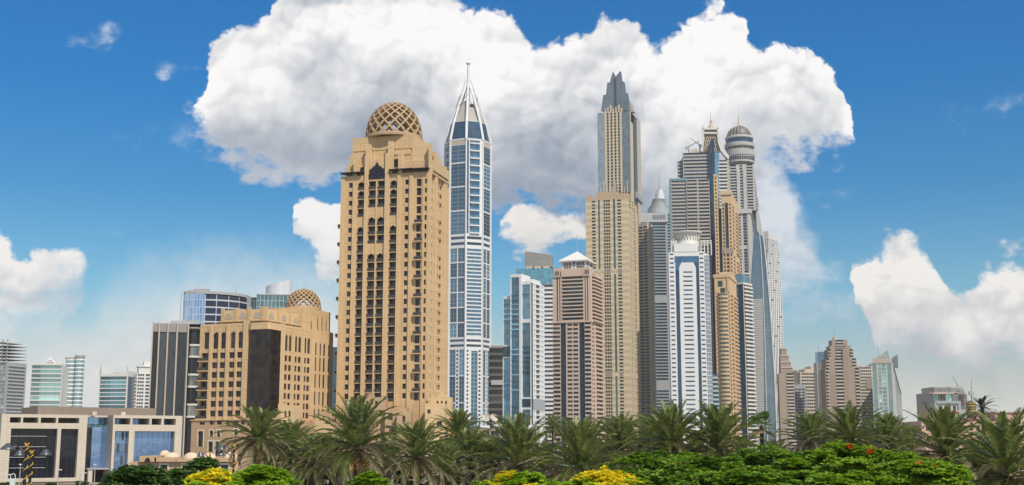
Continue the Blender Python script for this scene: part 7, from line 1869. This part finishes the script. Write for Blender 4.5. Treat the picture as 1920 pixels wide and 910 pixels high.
for px, py, hf, Y, where in ((640, 888, 70, 120, 'behind the bare palm trunk'), (745, 884, 70, 118, 'behind the dark palms by the podium'), (850, 880, 66, 130, 'under the yellowish palm'), (930, 872, 60, 135, 'under the dish building'), (1045, 876, 80, 125, 'between the two broad palms'),
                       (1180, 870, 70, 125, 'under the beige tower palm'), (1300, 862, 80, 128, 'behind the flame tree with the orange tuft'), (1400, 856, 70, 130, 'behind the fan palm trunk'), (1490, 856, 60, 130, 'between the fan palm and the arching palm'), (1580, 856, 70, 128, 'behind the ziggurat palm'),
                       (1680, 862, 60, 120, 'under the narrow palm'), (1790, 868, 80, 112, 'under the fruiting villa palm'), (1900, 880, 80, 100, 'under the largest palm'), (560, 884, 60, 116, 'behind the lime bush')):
    leafy('shade_bush', 'dark leaved filler bush '+where, 'bush', px, py, hf, Y, 0, 'dark_shade_leaf', 1100, leaf=(.42, .14), seed=200+k, flat=1.1, group='dark bushes under the palms', lobes=9); k += 1  # added filler; shade between the palms is put into the leaf colour
# ---------------------------------------------------------------- street lamps and small things
plain_mat('lamp_black', (0.02, 0.021, 0.023), .45, .3); plain_mat('rope_gold', (0.62, 0.36, 0.03), .5); plain_mat('lamp_shade_grey', (0.12, 0.13, 0.13), .35, .5); plain_mat('post_grey', (.45, .46, .46), .5, .3)
def rope_lamp(px, pytop, Y, arms, label, turns=5, thick=.095):
    c = at(px, pytop, Y); root = empty('street_lamp', (c.x, Y, 0)); tag(root, label, 'street lamp', 'rope lit street lamps'); h = c.z
    b = MB(); b.tube([(0, 0, 0), (0, 0, h-.25)], thick, 10); b.tube([(0, 0, 0), (0, 0, .5)], thick*1.5, 10); b.obj('pole', MATS['lamp_black'], root)
    b = MB(); n = 150; z0 = h-3.2
    b.tube([(thick*1.25*math.cos(turns*2*math.pi*i/n), thick*1.25*math.sin(turns*2*math.pi*i/n), z0+(h-.3-z0)*i/n) for i in range(n+1)], .026, 5); b.obj('light_rope', MATS['rope_gold'], root)
    b = MB()
    for k in range(5):
        a = k*2*math.pi/5; b.tube([(0, 0, h-.3), (.10*math.cos(a), .10*math.sin(a), h-.1), (.17*math.cos(a), .17*math.sin(a), h)], [.03, .022, .010], 5)
    b.obj('crown_tip', MATS['rope_gold'], root)
    for ax, ay, rr in arms:
        e = at(ax, ay, Y)-Vector((c.x, Y, 0)); s = 1 if e.x > 0 else -1; zz = e.z
        b = MB(); b.tube([(0, 0, zz-.55), (e.x*.35, 0, zz-.12), (e.x*.75, 0, zz+.10), (e.x, 0, zz+.02)], [.05, .045, .04, .035], 6); b.obj('arm', MATS['lamp_black'], root)
        r = rr*Y/F; b = MB(); b.lathe([(.01, zz+.16), (.10, zz+.15), (r*.38, zz+.06), (r*.78, zz-.10), (r, zz-.22), (r*.97, zz-.24), (r*.6, zz-.12), (.01, zz-.06)], 20, e.x, 0); o = b.obj('lamp_shade', MATS['lamp_shade_grey'], root, smooth=True)
        b = MB(); b.lathe([(.01, zz-.16), (r*.35, zz-.15), (r*.33, zz-.22), (.01, zz-.26)], 12, e.x, 0); b.obj('lamp_glass', MATS['white_warm'], o)
rope_lamp(50.5, 830, 75, [(15, 836, 14.5)], 'black street lamp wound with golden rope, its big shade nearest the picture edge')
rope_lamp(59.5, 844, 80, [(37, 848, 10), (86, 847, 11)], 'shorter black street lamp with golden rope and two shades before the dark office glass')
rope_lamp(439.5, 832, 92, [(415, 838, 9), (414, 849, 8)], 'slim rope wound street lamp before the hotel wing base', 8, .08)
rope_lamp(394, 848, 100, [(376, 851, 7)], 'small rope wound street lamp between the pavilion domes', 6, .07)
def post(px, py, Y, dx, label):
    c = at(px, py, Y); root = empty('lamp_post', (c.x, Y, 0)); tag(root, label, 'lamp post', 'thin grey lamp posts by the office')
    b = MB(); b.tube([(0, 0, 0), (0, 0, c.z)], .12, 6, .07); b.obj('pole', MATS['post_grey'], root)
    b = MB(); b.box(min(0, dx)-.3, max(0, dx)+.3, -.15, .15, c.z, c.z+.22); b.obj('lamp_head', MATS['white_warm'], root)
post(38.5, 872, 280, 0, 'thin grey lamp post with flat head behind the rope lamps')
post(178.5, 872, 280, 0, 'thin grey lamp post before the blue glass entrance')
post(109.5, 882, 286, .5, 'thin grey lamp post before the mullion of the dark office glass')
post(151, 888, 290, 1.1, 'thin grey lamp post with one sided head near the entrance column')
post(20, 891, 284, -1.0, 'thin grey lamp post with one sided head beside the arched sign')
c = at(24.5, 888.5, 268); root = empty('arched_sign', (c.x, 268, 0)); tag(root, 'pale information panel inside a white hoop frame at the road', 'sign')
b = MB(); r = .52; b.tube([(-r, 0, 0), (-r, 0, c.z-r)]+[(-r*math.cos(a*math.pi/8), 0, c.z-r+r*math.sin(a*math.pi/8)) for a in range(1, 8)]+[(r, 0, c.z-r), (r, 0, 0)], .08, 6); b.obj('frame', MATS['white_paint'], root)
b = MB(); b.box(-r+.1, r-.1, -.04, .04, .9, c.z-1.0); b.obj('panel', wall_mat('sign_pale', (.62, .68, .66), .4), root)
# communication mast dressed as a palm
c = at(1842, 772, 300); root = empty('palm_mast', (c.x, 300, 0)); tag(root, 'dark communication mast dressed as a palm above the pink villa', 'mast')
b = MB(); b.tube([(0, 0, 0), (0, 0, c.z+1.2)], [.5, .45], 8); b.obj('pole', MATS['palm_bark'], root)
b = MB(); b.tube([(0, 0, c.z+1.2), (0, 0, c.z+3.2)], .75, 8); b.obj('antenna_drum', MATS['metal_dark'], root)
r_ = random.Random(3); b = MB()
for i in range(34):
    az = i*2.4; q = i/33; el = R(72)-R(115)*q; frond(b, 0, (0, 0, c.z+1.0-1.0*q), az, el, 4.3*r_.uniform(.85, 1.1), R(55), r_, 24, lw=.16, ll=.55, sparse=.85)
b.obj('fronds', MATS['dark_shade_leaf'], root)
# shrubs along the office front
for px, py, hf, Y, s, w in ((150, 903, 14, 300, 301, 'by the entrance column'), (95, 906, 12, 300, 302, 'under the dark office glass'), (6, 906, 12, 300, 303, 'at the office corner'), (281, 872, 10, 270, 304, 'on the pavilion terrace')):
    leafy('planter_bush', 'small green bush '+w, 'bush', px, py, hf, Y, 0, 'broad_leaf', 260, leaf=(.5, .18), seed=s, flat=.9, group='small bushes near the office', lobes=4)
# ---------------------------------------------------------------- air: thin haze over the plain
def haze():
    m = bpy.data.materials.new('haze'); m.use_nodes = True; t = NT(m.node_tree); t.n.clear()
    o = t.new('ShaderNodeOutputMaterial'); v = t.new('ShaderNodeVolumePrincipled'); v.inputs['Color'].default_value = (0.93, 0.95, 1.0, 1); v.inputs['Density'].default_value = HAZE; v.inputs['Anisotropy'].default_value = 0.0
    t.l.new(v.outputs[0], o.inputs['Volume'])
    b = MB(); b.box(-2990, 2990, -50, 5990, -1.0, 440); tag(b.obj('haze', m), kind='stuff')
HAZE = 0.00007
haze()
